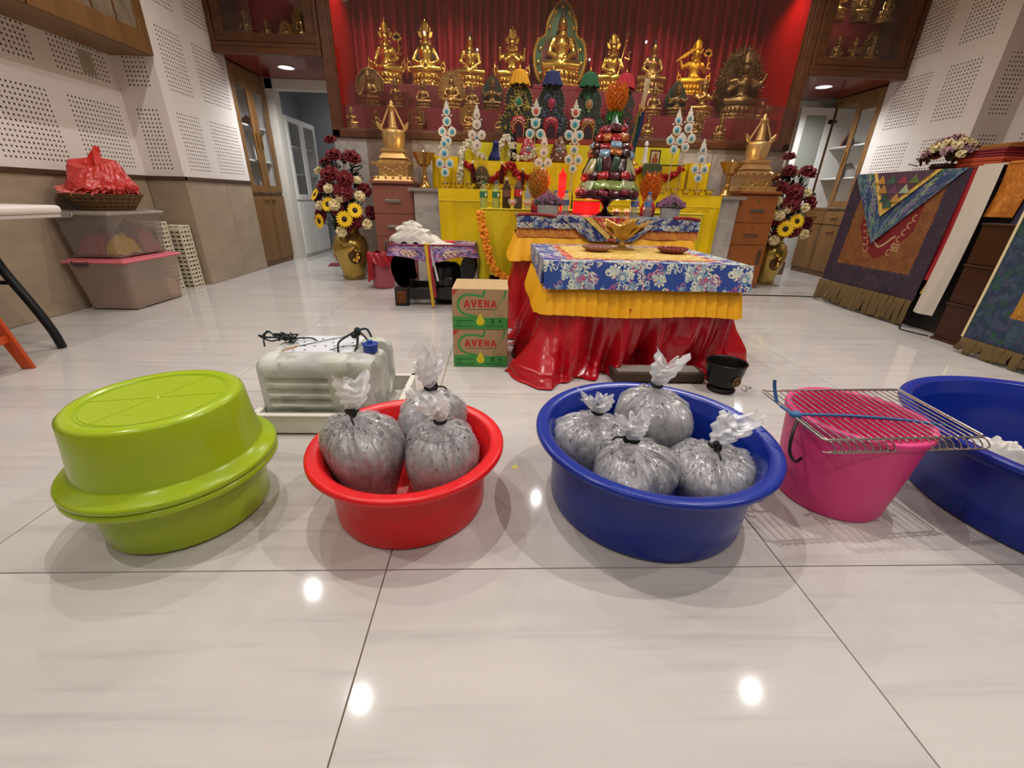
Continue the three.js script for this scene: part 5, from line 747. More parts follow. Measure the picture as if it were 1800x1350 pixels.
ornament('grey-centred pink disc ornament left of the snack tower', .735, 1.07, -4.55, grayc, 0, .9045, mat(0xe0c6b6, .6));
ornament('teal disc ornament, left of the pair on the right', 1.7, 1.26, -4.55, teal, 0, .9045);
ornament('teal disc ornament, right of the pair on the right', 1.835, 1.29, -4.62, grayc, 0, .9045);
ornament('pale disc ornament by the right yellow stand', 1.975, 1.02, -4.52, grayc, 0, .9045);

// tormas with filigree boards and cloth hats
function torma(label, x, col, acc, hatC, baseC, jewel, hatDX, W = 1) {
  const o = thing('torma', label, 'torma', [x, 1.346, -4.95]), m1 = mat(col, .55), m2 = mat(acc, .5), mb = mat(baseC, .4), q = rng((x * 1000 + 900) | 0);
  mesh('plinth', [RB(.22 * W, .035, .13, .006, 0, .0175, 0), RB(.19 * W, .02, .12, .005, 0, .045, 0)], mb, o); mesh('cake', LA([[0, .055], [.055, .055], [.06, .1], [.075, .16], [.08, .2], [.065, .235], [.03, .25], [0, .252]], 30, null, null, [1, 1, .7]), mb, o); mesh('niche', EX(smoothShape([[-.03, .06], [.03, .06], [.032, .13], [0, .175], [-.032, .13]], 24), .008, .003, [0, 0, .048]), mat(0x2a1420, .5), o); mesh('niche_rim', [TU([[-.05, .06, .055], [-.052, .15, .055], [0, .2, .06], [.052, .15, .055], [.05, .06, .055]], .004, 30, 5), ...Array.from({ length: 9 }, (_, i) => SP(.0075, .07 * Math.cos(i / 8 * PI), .15 + .07 * Math.sin(i / 8 * PI), .055, null, 6))], m2, o);
  const out = [[-.11, .1], [-.135, .2], [-.1, .3], [-.105, .4], [-.06, .5], [0, .53], [.06, .5], [.105, .4], [.1, .3], [.135, .2], [.11, .1]].map(([a, b]) => [a * W, b]); mesh('board', EX(smoothShape(out, 80), .008, .003, [0, 0, -.03]), mat(0x2a2a22, .7), o);
  const curls = []; for (let i = 0; i < 60; i++) { const y = .11 + .39 * q(), w = (y < .3 ? .115 : lerp(.1, .04, (y - .3) / .2)) * W, cx = (q() * 2 - 1) * w; curls.push(T(new THREE.TorusGeometry(.011 + q() * .007, .0032, 5, 12, 4.6), [cx, y, -.016], [0, 0, q() * TAU])); } mesh('filigree', curls, m1, o);
  const rim = new THREE.CatmullRomCurve3(out.map(([a, b]) => V(a, b, -.02)), true).getSpacedPoints(40); mesh('beaded_edge', rim.map(p => SP(.007, p.x, p.y, p.z, null, 6)), m1, o);
  mesh('jewel', [SP(.028, 0, .37, -.012, [1, 1.2, .5], 14)], mat(jewel, .25), o); mesh('jewel_setting', [TO(.034, .005, 0, .37, -.012, null, [1, 1.15, 1]), SP(.012, 0, .31, -.012, [1, 1, .6])], m2, o);
  const hm = mat(hatC, .8, dbl); mesh('pleated_hat', [grid(72, 8, (u, v) => { const a = u * TAU, r = lerp(.062, .1, v) * (1 + .09 * Math.sin(a * 16) * (.3 + .7 * v)); return [hatDX + Math.cos(a) * r, .625 - v * .11 - .006 * Math.sin(a * 9) * v, Math.sin(a) * r * .7 - .02]; }, true), T(new THREE.SphereGeometry(.056, 24, 8, 0, TAU, 0, PI / 2), [hatDX, .622, -.02], null, [1, .35, .7])], hm, o); mesh('hat_stem', BAR([hatDX * .5, .5, -.022], [hatDX, .62, -.022], .006), m2, o); mesh('hat_finial', [SP(.012, hatDX, .652, -.02), CO(.006, .03, hatDX, .674, -.02)], M.gold, o);
}
torma('yellow filigree torma with pleated yellow hat and red base', .21, 0xb9a648, 0xc9b98a, 0xd89a10, 0x8c1a1c, 0x2f7f62, .005, 1.3);
torma('dark blue torma with navy hat and red base', .54, 0x5a6f86, 0xa8425e, 0x1a2154, 0x8c1a20, 0xa02b52, .0, 1.25);
torma('green torma with green pleated hat and brown base', .92, 0x356a5c, 0x9a9a5a, 0x10502a, 0x8a3020, 0xa86a52, -.01, 1.15);
torma('red torma with crimson hat behind the pineapple', 1.24, 0x8a3a3a, 0x9aa0a8, 0x9c1024, 0x7a1418, 0x8a8fa5, .03, 1.3);
for (const [x, c, l] of [[.31, 0x9a1420, 'red pearl-studded torma cone in front of the left tormas'], [.62, 0x6a3a20, 'brown painted torma cone behind the red lamp'], [1.06, 0x8c1822, 'dark red torma cone behind the tower']]) { const o = thing('torma_cone', l, 'torma', [x, 1.166, -4.76]); mesh('cone', LA([[0, 0], [.1, 0], [.105, .02], [.09, .08], [.06, .17], [.03, .22], [0, .24]], 32, null, null, [1, 1, .7]), mat(c, .4), o); mesh('pearl', Array.from({ length: 26 }, (_, i) => { const t = i / 26, a = i * 2.4, r = lerp(.1, .035, t) ; return SP(.009, Math.cos(a) * r, .03 + t * .17, Math.abs(Math.sin(a)) * r * .7 + .004, null, 7); }), mat(0xd8c8c0, .3), o); mesh('mirror_inlay', SP(.03, 0, .11, .052, [1, 1.1, .3]), mat(0x8f9296, .2, { metalness: .6 }), o); }
// striped ribbon banner
{
  const o = thing('ribbon_banner', 'tall banner of cream, orange, green and blue ribbons right of centre', 'banner', [1.385, 1.1665, -4.7]);
  mesh('arrow_shaft', BAR([-.02, 0, 0], [.005, .74, 0], .006), M.brass, o); mesh('stand', LA([[0, 0], [.05, 0], [.05, .015], [.015, .03], [.012, .09], [0, .09]], 24, [-.02, 0, 0]), M.brass, o);
  const strip = (x0, x1, w, y0, y1, dz, c) => mesh('ribbon', T(grid(6, 14, (u, v) => [lerp(x0, x1, v) + (u - .5) * w * (1 - .2 * v) + .006 * Math.sin(v * 5), lerp(y0, y1, v), dz + .012 * Math.sin(u * 7 + v * 3)])), mat(c, .7, dbl), o);
  strip(.008, -.004, .05, .72, .48, .02, 0xb59c7c); strip(-.01, -.02, .06, .52, .42, .012, 0xc8842a); strip(-.02, -.055, .03, .45, .08, .02, 0x1f4a3a); strip(.004, -.03, .03, .46, .1, .024, 0x16305e); strip(-.04, -.085, .012, .44, .09, .016, 0xb09a40);
}
// small things on the tiers
function bottle(label, x, y, z, h, r, glass, liquid, cap, lab, labC2, group) {
  const o = thing('bottle', label, 'bottle', [x, y, z], 0, group), gm = mat(glass, .06, { transmission: .85, thickness: 0, ior: 1.45 });
  mesh('bottle_shell', LA([[0, .002], [r * .8, .0], [r, .008], [r, h * .3], [r * .95, h * .36], [r, h * .42], [r, h * .6], [r * .85, h * .72], [r * .4, h * .85], [r * .36, h * .93], [0, h * .93]], 28), gm, o); if (liquid) mesh('drink', LA([[0, .004], [r * .93, .006], [r * .94, h * .6], [r * .75, h * .7], [0, h * .7]], 24), mat(liquid, .15), o);
  mesh('cap', LA([[0, h], [r * .42, h], [r * .45, h * .98], [r * .45, h * .91], [r * .36, h * .91]], 18), mat(cap, .4), o); if (lab) { mesh('label_band', LA([[r * 1.02, h * .4], [r * 1.02, h * .62]], 28), mat(lab, .5, dbl), o); if (labC2) mesh('label_spot', SP(r * .62, r * .25, h * .5, r * .82, [1, 1, .22], 12), mat(labC2, .5), o); }
  return o;
}
bottle('dark red wine bottle with pale label on the lower tier', .16, 1.166, -4.73, .28, .033, 0x3a0c10, 0x2a0508, 0x8a1a20, 0xcfc0a4, 0x3a2a20);
bottle('slim red bottle with white stopper, leftmost before lower tier', -.235, .9045, -4.56, .25, .022, 0x8a1018, 0x6a0a10, 0xd8d0c0);
bottle('slim red bottle with white stopper, middle before lower tier', .045, .9045, -4.57, .25, .022, 0x8a1018, 0x6a0a10, 0xd8d0c0);
bottle('slim red bottle with white stopper right of the cola', .25, .9045, -4.57, .2, .02, 0x8a1018, 0x6a0a10, 0xd8d0c0);
bottle('lemon drink bottle with green label, left of the pair', -.105, .7535, -3.62, .2, .031, 0xe8efc8, 0xc9c628, 0x1f6a4a, 0x2f6f4c, 0xd8dcc0); bottle('lemon drink bottle with green label, right of the pair', -.006, .7535, -3.62, .2, .031, 0xe8efc8, 0xc9c628, 0x24508a, 0x2f6f4c, 0xd8dcc0);
bottle('tall brown tea bottle on the yellow table', .076, .7535, -3.6, .225, .033, 0x8a6a50, 0x4a2a1c, 0xc8b090, 0x6a4636); bottle('cola bottle with red label on the yellow table', .168, .7535, -3.62, .235, .034, 0xb8a8a0, 0x160a08, 0xc02020, 0xb5202a, 0xd8d0cc); bottle('clear water bottle right of the cola bottle', .248, .7535, -3.6, .205, .03, 0xdfe8e8, 0, 0x2a4a8a, 0x8aa0a8);
bottle('small water bottle behind the left flower pot', .408, .736, -3.17, .155, .024, 0xe4ecf0, 0, 0x4a6a9a, 0x9aa8b8); bottle('small water bottle beside the red candle lamp', .482, .736, -3.17, .155, .026, 0xe4ecf0, 0, 0x4a6a9a, 0x4c5c80); bottle('water bottle with red round label, left of right pair', .955, .736, -3.12, .16, .029, 0xe4ecf0, 0, 0x3f64a8, 0x5a76a8, 0xd23a3a); bottle('water bottle with red round label, right of right pair', 1.05, .736, -3.12, .16, .029, 0xe4ecf0, 0, 0x3f64a8, 0x5a76a8, 0xd8323e);
for (const [x, l] of [[.118, 'left'], [.232, 'right']]) { const o = thing('candle_glass', 'stemmed glass with pink candle wax, ' + l + ' one on yellow table', 'glass', [x, .7535, -3.5]); mesh('glass_cup', LA([[.004, .02], [.022, .032], [.034, .055], [.032, .075], [.03, .075], [.03, .055], [.018, .036], [0, .03]], 24), mat(0xffffff, .05, { transmission: .9, thickness: 0 }), o); mesh('glass_foot', LA([[0, 0], [.02, 0], [.02, .003], [.005, .006], [.005, .022]], 20), mat(0xf6eeee, .08, { transmission: .7, thickness: 0 }), o); mesh('wax', LA([[0, .034], [.017, .038], [.027, .056], [0, .058]], 20), mat(0xd88a78, .4), o); }
statue({ label: 'little dark idol with radiating halo on the altar', p: [-.15, .9045, -4.57], h: .2, pose: 'fury', crown: true, halo: 'flame', m: mat(0x6a5a40, .45, { metalness: .5 }), base: M.darkbronze });
{ const o = thing('draped_figure', 'dark blue cloth-wrapped figure on the lower tier', 'figure', [-.035, 1.166, -4.72]); mesh('wrap', grid(48, 20, (u, v) => { const a = u * TAU, r = (.045 + .02 * Math.sin(v * 6) * (1 - v)) * (1 - .55 * v) + .008 * Math.sin(a * 7 + v * 6); return [Math.cos(a) * r + .02 * v, v * .15, Math.sin(a) * r * .8]; }, true), mat(0x16225e, .8, dbl), o); mesh('head_wrap', SP(.03, .02, .155, 0, [1, .9, 1]), mat(0x182668, .8), o); }
{ const o = thing('framed_picture', 'small framed portrait on the right of the lower tier', 'picture', [1.6, 1.166, -4.76]); mesh('frame', [RB(.11, .014, .012, .003, 0, .007, 0), RB(.11, .014, .012, .003, 0, .143, 0), RB(.014, .15, .012, .003, -.048, .075, 0), RB(.014, .15, .012, .003, .048, .075, 0)], M.darkwood, o); mesh('print', RB(.09, .13, .006, .001, 0, .075, 0), mat(0xbfb08a, .5), o); mesh('portrait', EX(smoothShape([[-.025, .03], [.025, .03], [.03, .07], [.014, .09], [.014, .115], [-.014, .115], [-.014, .09], [-.03, .07]], 30), .002, 0, [0, 0, .004]), mat(0x8a4a22, .6), o); }
{ const o = thing('white_figurine', 'slim white figurine beside the banner foot', 'figurine', [1.49, 1.166, -4.74]); mesh('robe', LA([[0, 0], [.03, 0], [.032, .03], [.018, .1], [.022, .15], [.012, .175], [0, .178]], 24), mat(0xd2ccc4, .5), o); mesh('head', SP(.016, 0, .192, 0, [1, 1.2, 1]), mat(0xd8d0c6, .5), o); mesh('hood', LA([[.02, .18], [.019, .2], [.01, .22], [0, .222]], 18), mat(0xd2ccc4, .5), o); }
one('black_tray', 'low black tray on the right of the lower tier', 'tray', [RB(.26, .008, .12, .002, 0, .004, 0), RB(.26, .016, .006, .002, 0, .008, .06), RB(.26, .016, .006, .002, 0, .008, -.06), RB(.006, .016, .12, .002, .13, .008, 0), RB(.006, .016, .12, .002, -.13, .008, 0)], M.black, [1.76, 1.166, -4.77]);
{ const o = thing('tasselled_vase', 'dark green peacock-feather vase right of the orange pineapple', 'vase', [1.52, .9045, -4.56]); mesh('feather_fan', EX(smoothShape([[-.03, .06], [-.09, .2], [-.08, .26], [0, .27], [.08, .26], [.09, .2], [.03, .06]], 50), .02, .006, [0, 0, -.01]), mat(0x3a4224, .7), o); mesh('vase_foot', LA([[0, 0], [.03, 0], [.03, .01], [.015, .03], [.035, .06], [.03, .075], [0, .075]], 24), M.darkbronze, o); mesh('eye_spot', [[-.03, .2], [.03, .2], [0, .15]].map(([a, b]) => SP(.012, a, b, .02, [1, 1.2, .4])), mat(0x1f3a4a, .4), o); }

// pineapples of curled foil
function pineapple(o, y0, h, r, c, seed) { const q = rng(seed), m = mat(c, .28, { metalness: .15 }), g = []; const n = 110; for (let i = 0; i < n; i++) { const t = i / n, a = i * 2.39996, rr = r * Math.sin(.35 + t * 2.5) , y = y0 + t * h, L = .045 * (r / .05) * (.7 + .5 * q()); const dx = Math.cos(a), dz = Math.sin(a); g.push(TU([[dx * rr * .7, y, dz * rr * .7], [dx * (rr + L * .5), y + L * .25, dz * (rr + L * .5)], [dx * (rr + L * .75), y + L * .8, dz * (rr + L * .75)]], .006 * r / .05, 5, 4)); } mesh('foil_curls', g, m, o); mesh('core', SP(1, 0, y0 + h * .5, 0, [r * .85, h * .52, r * .85], 16), mat(c, .4), o); }
for (const [x, l, s] of [[.3, 'orange foil pineapple left of the red candle lamp', 3], [1.11, 'orange foil pineapple right of the snack tower', 8]]) { const o = thing('foil_pineapple', l, 'ornament', [x, .736, -3.3]); mesh('red_base', LA([[0, 0], [.05, 0], [.055, .05], [.04, .09], [0, .1]], 20), mat(0x9c1a14, .35), o); pineapple(o, .09, .18, .045, s === 3 ? 0xb87a22 : 0xd8701a, s); }
// potted purple heather
for (const [x, z, l] of [[.35, -3.06, 'white planter of purple flowers at left of middle table'], [1.185, -3.06, 'white planter of purple flowers at right of middle table']]) {
  const o = thing('potted_plant', l, 'plant', [x, .736, z]); const q = rng((x * 100) | 0); mesh('planter', [T(new THREE.CylinderGeometry(.105 * 1.0, .095, .062, 4, 1), [0, .031, 0], [0, PI / 4, 0], [1.15, 1, .7])], mat(0xa9a49e, .5, { bumpMap: grainBump, bumpScale: .002 }), o);
  stuff(mesh('flower_sprigs', Array.from({ length: 420 }, () => { const a = q() * TAU, r = Math.sqrt(q()) * .1, y = .075 + .06 * (1 - r / .11) * (.5 + q()); return CO(.004 + q() * .003, .03, Math.cos(a) * r, y, Math.sin(a) * r * .7, 4, [(q() - .5) * .9, 0, (q() - .5) * .9]); }), mat(0x8a5a78, .8), o)); stuff(mesh('foliage', Array.from({ length: 160 }, () => { const a = q() * TAU, r = Math.sqrt(q()) * .1; return T(new THREE.TetrahedronGeometry(.014), [Math.cos(a) * r, .065 + q() * .03, Math.sin(a) * r * .7], [q() * 3, q() * 3, 0]); }), M.leaf, o));
}
// red electric candle lamp and glowing red block
const redGlow = new THREE.MeshStandardMaterial({ color: 0x300404, emissive: new THREE.Color().setRGB(1, .012, .012), emissiveIntensity: 15 });
{
  const o = thing('candle_lamp', 'glowing red electric candle lamp on the middle table', 'lamp', [.472, .7365, -3.34]); mesh('lamp_base', LA([[0, 0], [.03, 0], [.03, .01], [.012, .02], [0, .02]], 24), M.maroon, o); mesh('stem', CY(.008, .008, .1, 0, .07, 0, 12), redGlow, o); mesh('glowing_shaft', RB(.052, .15, .04, .006, 0, .19, 0), redGlow, o); mesh('flame_tip', [CO(.018, .045, 0, .287, 0, 14), LA([[.02, .262], [.03, .262], [.03, .268], [.02, .268]], 12)], redGlow, o);
  const p = new THREE.PointLight(new THREE.Color().setRGB(1, .05, .04), 2.2, 0, 2); p.position.set(0, .2, .045); p.castShadow = true; o.add(p);
  const b = thing('red_light_block', 'glowing red light block under the snack tower', 'lamp', [.665, .7365, -3.355]); mesh('light_panel', [RB(.2, .085, .02, .004, 0, .045, 0)], redGlow, b); mesh('panel_frame', [RB(.21, .008, .024, .002, 0, .004, 0), RB(.21, .006, .024, .002, 0, .09, 0)], M.maroon, b); const p2 = new THREE.PointLight(new THREE.Color().setRGB(1, .05, .04), 1.5, 0, 2); p2.position.set(0, .045, .04); p2.castShadow = true; b.add(p2);
}
const teaGlow = new THREE.MeshStandardMaterial({ color: 0x332010, emissive: new THREE.Color().setRGB(1, .7, .4), emissiveIntensity: 30 });
for (const [x, z, l] of [[.86, -3.22, 'left'], [.945, -3.24, 'right']]) { const o = thing('tealight', 'small lit tealight in glass under the tower, ' + l, 'candle', [x, .7365, z]); mesh('glass_cup', LA([[0, 0], [.02, 0], [.028, .03], [.03, .045], [.027, .045], [.024, .03], [0, .006]], 24), mat(0xfff4ee, .06, { transmission: .85, thickness: 0 }), o); mesh('wax', CY(.021, .017, .02, 0, .018, 0, 20), mat(0xd9a890, .5), o); mesh('flame', LA([[0, 0], [.004, .005], [.003, .014], [0, .02]], 10, [0, .03, 0]), teaGlow, o); const p = new THREE.PointLight(new THREE.Color().setRGB(1, .65, .35), .25, 0, 2); p.position.set(0, .056, 0); p.castShadow = true; p.shadow.radius = .3; o.add(p); }
// snack tower
{
  const o = thing('snack_tower', 'tall cone tower of shiny snack packets topped by pineapple', 'offering tower', [.775, .7365, -3.22]); const q = rng(66);
  mesh('pedestal', LA([[0, 0], [.07, 0], [.072, .008], [.03, .02], [.018, .05], [.03, .075], [.05, .1], [.215, .108], [.22, .12], [.21, .124], [0, .122]], 40), mat(0x1e1414, .35), o); mesh('inner_cone', LA([[0, .12], [.17, .125], [.1, .35], [.06, .5], [.05, .56], [0, .56]], 30), mat(0x4a1416, .5), o);
  const foil = c => mat(c, .24, { metalness: .25, clearcoat: .5, clearcoatRoughness: .15 }); const pk = (() => { const g = new THREE.SphereGeometry(1, 16, 12); const p = g.attributes.position; for (let i = 0; i < p.count; i++) { const x = p.getX(i), y = p.getY(i), z = p.getZ(i); const sx = Math.sign(x) * Math.pow(Math.abs(x), .55), sy = Math.sign(y) * Math.pow(Math.abs(y), .5); p.setXYZ(i, sx * .5, sy * .5, z * .5 * (1 - .9 * Math.pow(Math.abs(sy), 5)) + .06 * Math.sin(sx * 9 + sy * 7)); } g.computeVertexNormals(); return g; })();
  const tier = (y, r, n, w, h, d, tilt, cols, off = 0) => { for (let i = 0; i < n; i++) { const a = (i + off) * TAU / n; const m = mesh('snack_packet', pk, cols[i % cols.length], o); m.position.set(Math.sin(a) * r, y, Math.cos(a) * r); m.rotation.set(-tilt + (q() - .5) * .35, a + (q() - .5) * .25, (q() - .5) * .5, 'YXZ'); m.scale.set(w * (.9 + q() * .25), h * (.9 + q() * .3), d * (.8 + q() * .4)); m.position.y += (q() - .5) * .012; } };
  const mar = foil(0x4a0f1a), red = foil(0x98141a), gr = foil(0x7f8f48), wh = foil(0xa8b088), br = foil(0x3a2214), dg = foil(0x24402c), og = foil(0xa85a1c), bl = foil(0x7f9ab0), cr = foil(0xb8a878), pk2 = foil(0x7a2236);
  tier(.145, .2, 18, .075, .05, .05, .1, [mar, pk2]); tier(.19, .19, 13, .1, .07, .03, .55, [gr, wh]); tier(.245, .165, 14, .075, .06, .045, .3, [mar, red]); tier(.31, .15, 18, .055, .13, .03, .28, [dg, br, wh, cr, dg, mar]); tier(.385, .14, 12, .075, .05, .035, .4, [og, br, bl]); tier(.425, .125, 12, .07, .045, .04, .5, [bl, mar, red]); tier(.475, .1, 11, .062, .065, .045, .45, [red, og, mar]); tier(.53, .075, 9, .06, .05, .04, .6, [mar, red, pk2]);
  mesh('paper_fold', Array.from({ length: 11 }, (_, i) => EX(shape([[-.02, 0], [.02, 0], [0, .07]]), .003, .001, [Math.sin(i) * .06, .55, Math.cos(i) * .06], [-.3, i, 0])), dg, o); stuff(mesh('green_tinsel', Array.from({ length: 90 }, () => { const a = q() * TAU, r = .02 + q() * .035, y = .56 + q() * .08; return CO(.008, .04, Math.cos(a) * r, y, Math.sin(a) * r, 4, [q(), q() * 6, q() - .5]); }), mat(0x2f7a32, .35), o)); pineapple(o, .63, .14, .045, 0xd8741a, 22);
}

// ───────── flower vases ─────────
const petal = (w, l, c) => grid(4, 5, (u, v) => [(u - .5) * w * Math.sin((.15 + v * .8) * PI) * 1.2, v * l * .95, c * v * v + .25 * w * Math.pow((u - .5) * 2, 2)]);
const roseG = (() => { const g = [SP(.3, 0, .25, 0, [1, 1.2, 1], 8)]; for (let r = 0; r < 4; r++) for (let k = 0; k < 4 + r; k++) g.push(T(petal(.75, .8, .2), [0, 0, 0], [.15 + r * .3, 0, 0]).rotateY(k * TAU / (4 + r) + r * .7).translate(0, .05, 0)); return mg(g); })();
const sunG = (() => { const g = []; for (let k = 0; k < 18; k++) g.push(T(petal(.32, .95, .1), [0, 0, .25], [PI / 2 - .2, 0, 0]).rotateY(k * TAU / 18)); return mg(g); })();
const leafG = (() => { const g = petal(.5, 1.2, .25); return norm(g); })();
function flowerVase(label, p, turn, seed) {
  const o = thing('flower_vase', label, 'vase', p, turn), q = rng(seed);
  const goldV = mat(0xb4984f, .16, { metalness: .75 });
  mesh('vase_body', LA([[0, 0], [.1, 0], [.112, .012], [.11, .03], [.118, .08], [.15, .2], [.172, .3], [.172, .36], [.15, .42], [.11, .45], [.1, .47], [.1, .5], [.115, .52], [.1, .52], [.085, .5], [.085, .45], [0, .44]], 60), goldV, o);
  mesh('vase_rings', [TO(.114, .006, 0, .03, 0, [PI / 2, 0, 0], null, 6, 48), TO(.108, .007, 0, .455, 0, [PI / 2, 0, 0], null, 6, 48), TO(.115, .006, 0, .518, 0, [PI / 2, 0, 0], null, 6, 48)], M.bronze, o);
  for (const a of [.5, 2.6, 4.7]) { const c = mesh('relief_medallion', T(new THREE.SphereGeometry(1, 24, 16), [Math.sin(a) * .135, .27, Math.cos(a) * .135], [.15 * Math.cos(a), a, 0], [.075, .12, .035]), mat(0x5a3a22, .3, { metalness: .6 }), o); mesh('relief_flower', Array.from({ length: 16 }, (_, i) => SP(.011 + (i % 3) * .004, Math.sin(a) * .168 + Math.cos(a) * (q() - .5) * .08, .27 + (q() - .5) * .15, Math.cos(a) * .168 - Math.sin(a) * (q() - .5) * .08, [1, 1, .7], 6)), M.gold, c); }
  const mats = { r: M.crimson, c: M.cream, s: M.sunflower };
  const F = (kind, x, y, z, s) => { const d = V(x, (y - .75) * .7 + .15, z + .12).normalize(), m = mesh({ r: 'red_flower', c: 'cream_rose', s: 'sunflower' }[kind], kind === 's' ? sunG : roseG, mats[kind], o); m.position.set(x, y, z); m.scale.setScalar(s); m.quaternion.setFromUnitVectors(V(0, 1, 0), d); if (kind === 's') mesh('seed_head', SP(.38, 0, .02, 0, [1, .45, 1], 14), M.brown, m); mesh('stem', BAR([0, .5, 0], [x * .9, y * .97, z * .85], .004, 5), M.darkleaf, o); };
  [['r', -.05, 1.28, .02, .06], ['r', -.03, 1.14, .08, .08], ['r', .14, 1.13, .06, .08], ['r', -.13, 1.09, .05, .055], ['r', -.06, .98, .16, .085], ['r', .07, .95, .17, .085], ['r', .06, .84, .19, .09], ['r', .22, .86, .08, .075], ['r', -.15, .88, .12, .07], ['r', -.2, .62, .12, .075], ['r', .14, .6, .17, .08], ['r', -.24, .78, .02, .055], ['r', .03, .55, .17, .07], ['r', -.02, .7, .2, .07], ['r', .25, .66, .05, .07],
    ['c', .05, 1.13, .03, .05], ['c', -.19, 1.02, .06, .055], ['c', -.07, .87, .21, .058], ['c', .04, .8, .23, .062], ['c', .2, .81, .17, .06], ['c', .18, .95, .12, .05], ['c', -.02, .73, .25, .062], ['c', -.18, .72, .17, .055], ['c', .0, .49, .24, .065], ['c', .24, .56, .17, .055], ['c', -.1, .97, .12, .045],
    ['s', -.1, .74, .24, .066], ['s', .16, .69, .24, .064], ['s', .07, .61, .28, .07], ['s', -.22, .58, .2, .06], ['s', -.23, .82, .14, .05]].forEach(([k, x, y, z, s]) => F(k, x + (q() - .5) * .02, y, z, s * (k === 'r' ? 1.3 : k === 'c' ? 1.1 : 1) * (.95 + q() * .15)));
  for (let i = 0; i < 150; i++) { const a = q() * TAU, y = .52 + q() * .62, r = (.1 + .17 * Math.sin(clamp((y - .45) / .85, 0, 1) * PI)) * (.6 + q() * .4); const m = mesh('leaf', leafG, q() < .5 ? M.leaf : M.darkleaf, o); m.position.set(Math.cos(a) * r * .6, y - .03, Math.sin(a) * r * .6); m.rotation.set(q() * 1.2, -a + PI / 2, q() * .8 - .4, 'YXZ'); m.scale.setScalar(.055 + q() * .035); }
}
flowerVase('gold vase of roses and sunflowers by the left drawer cabinet', [-1.53, 0, -4.66], 0, 5); flowerVase('gold vase of roses and sunflowers by the right drawer cabinet', [3.1, 0, -4.84], -.5, 9);

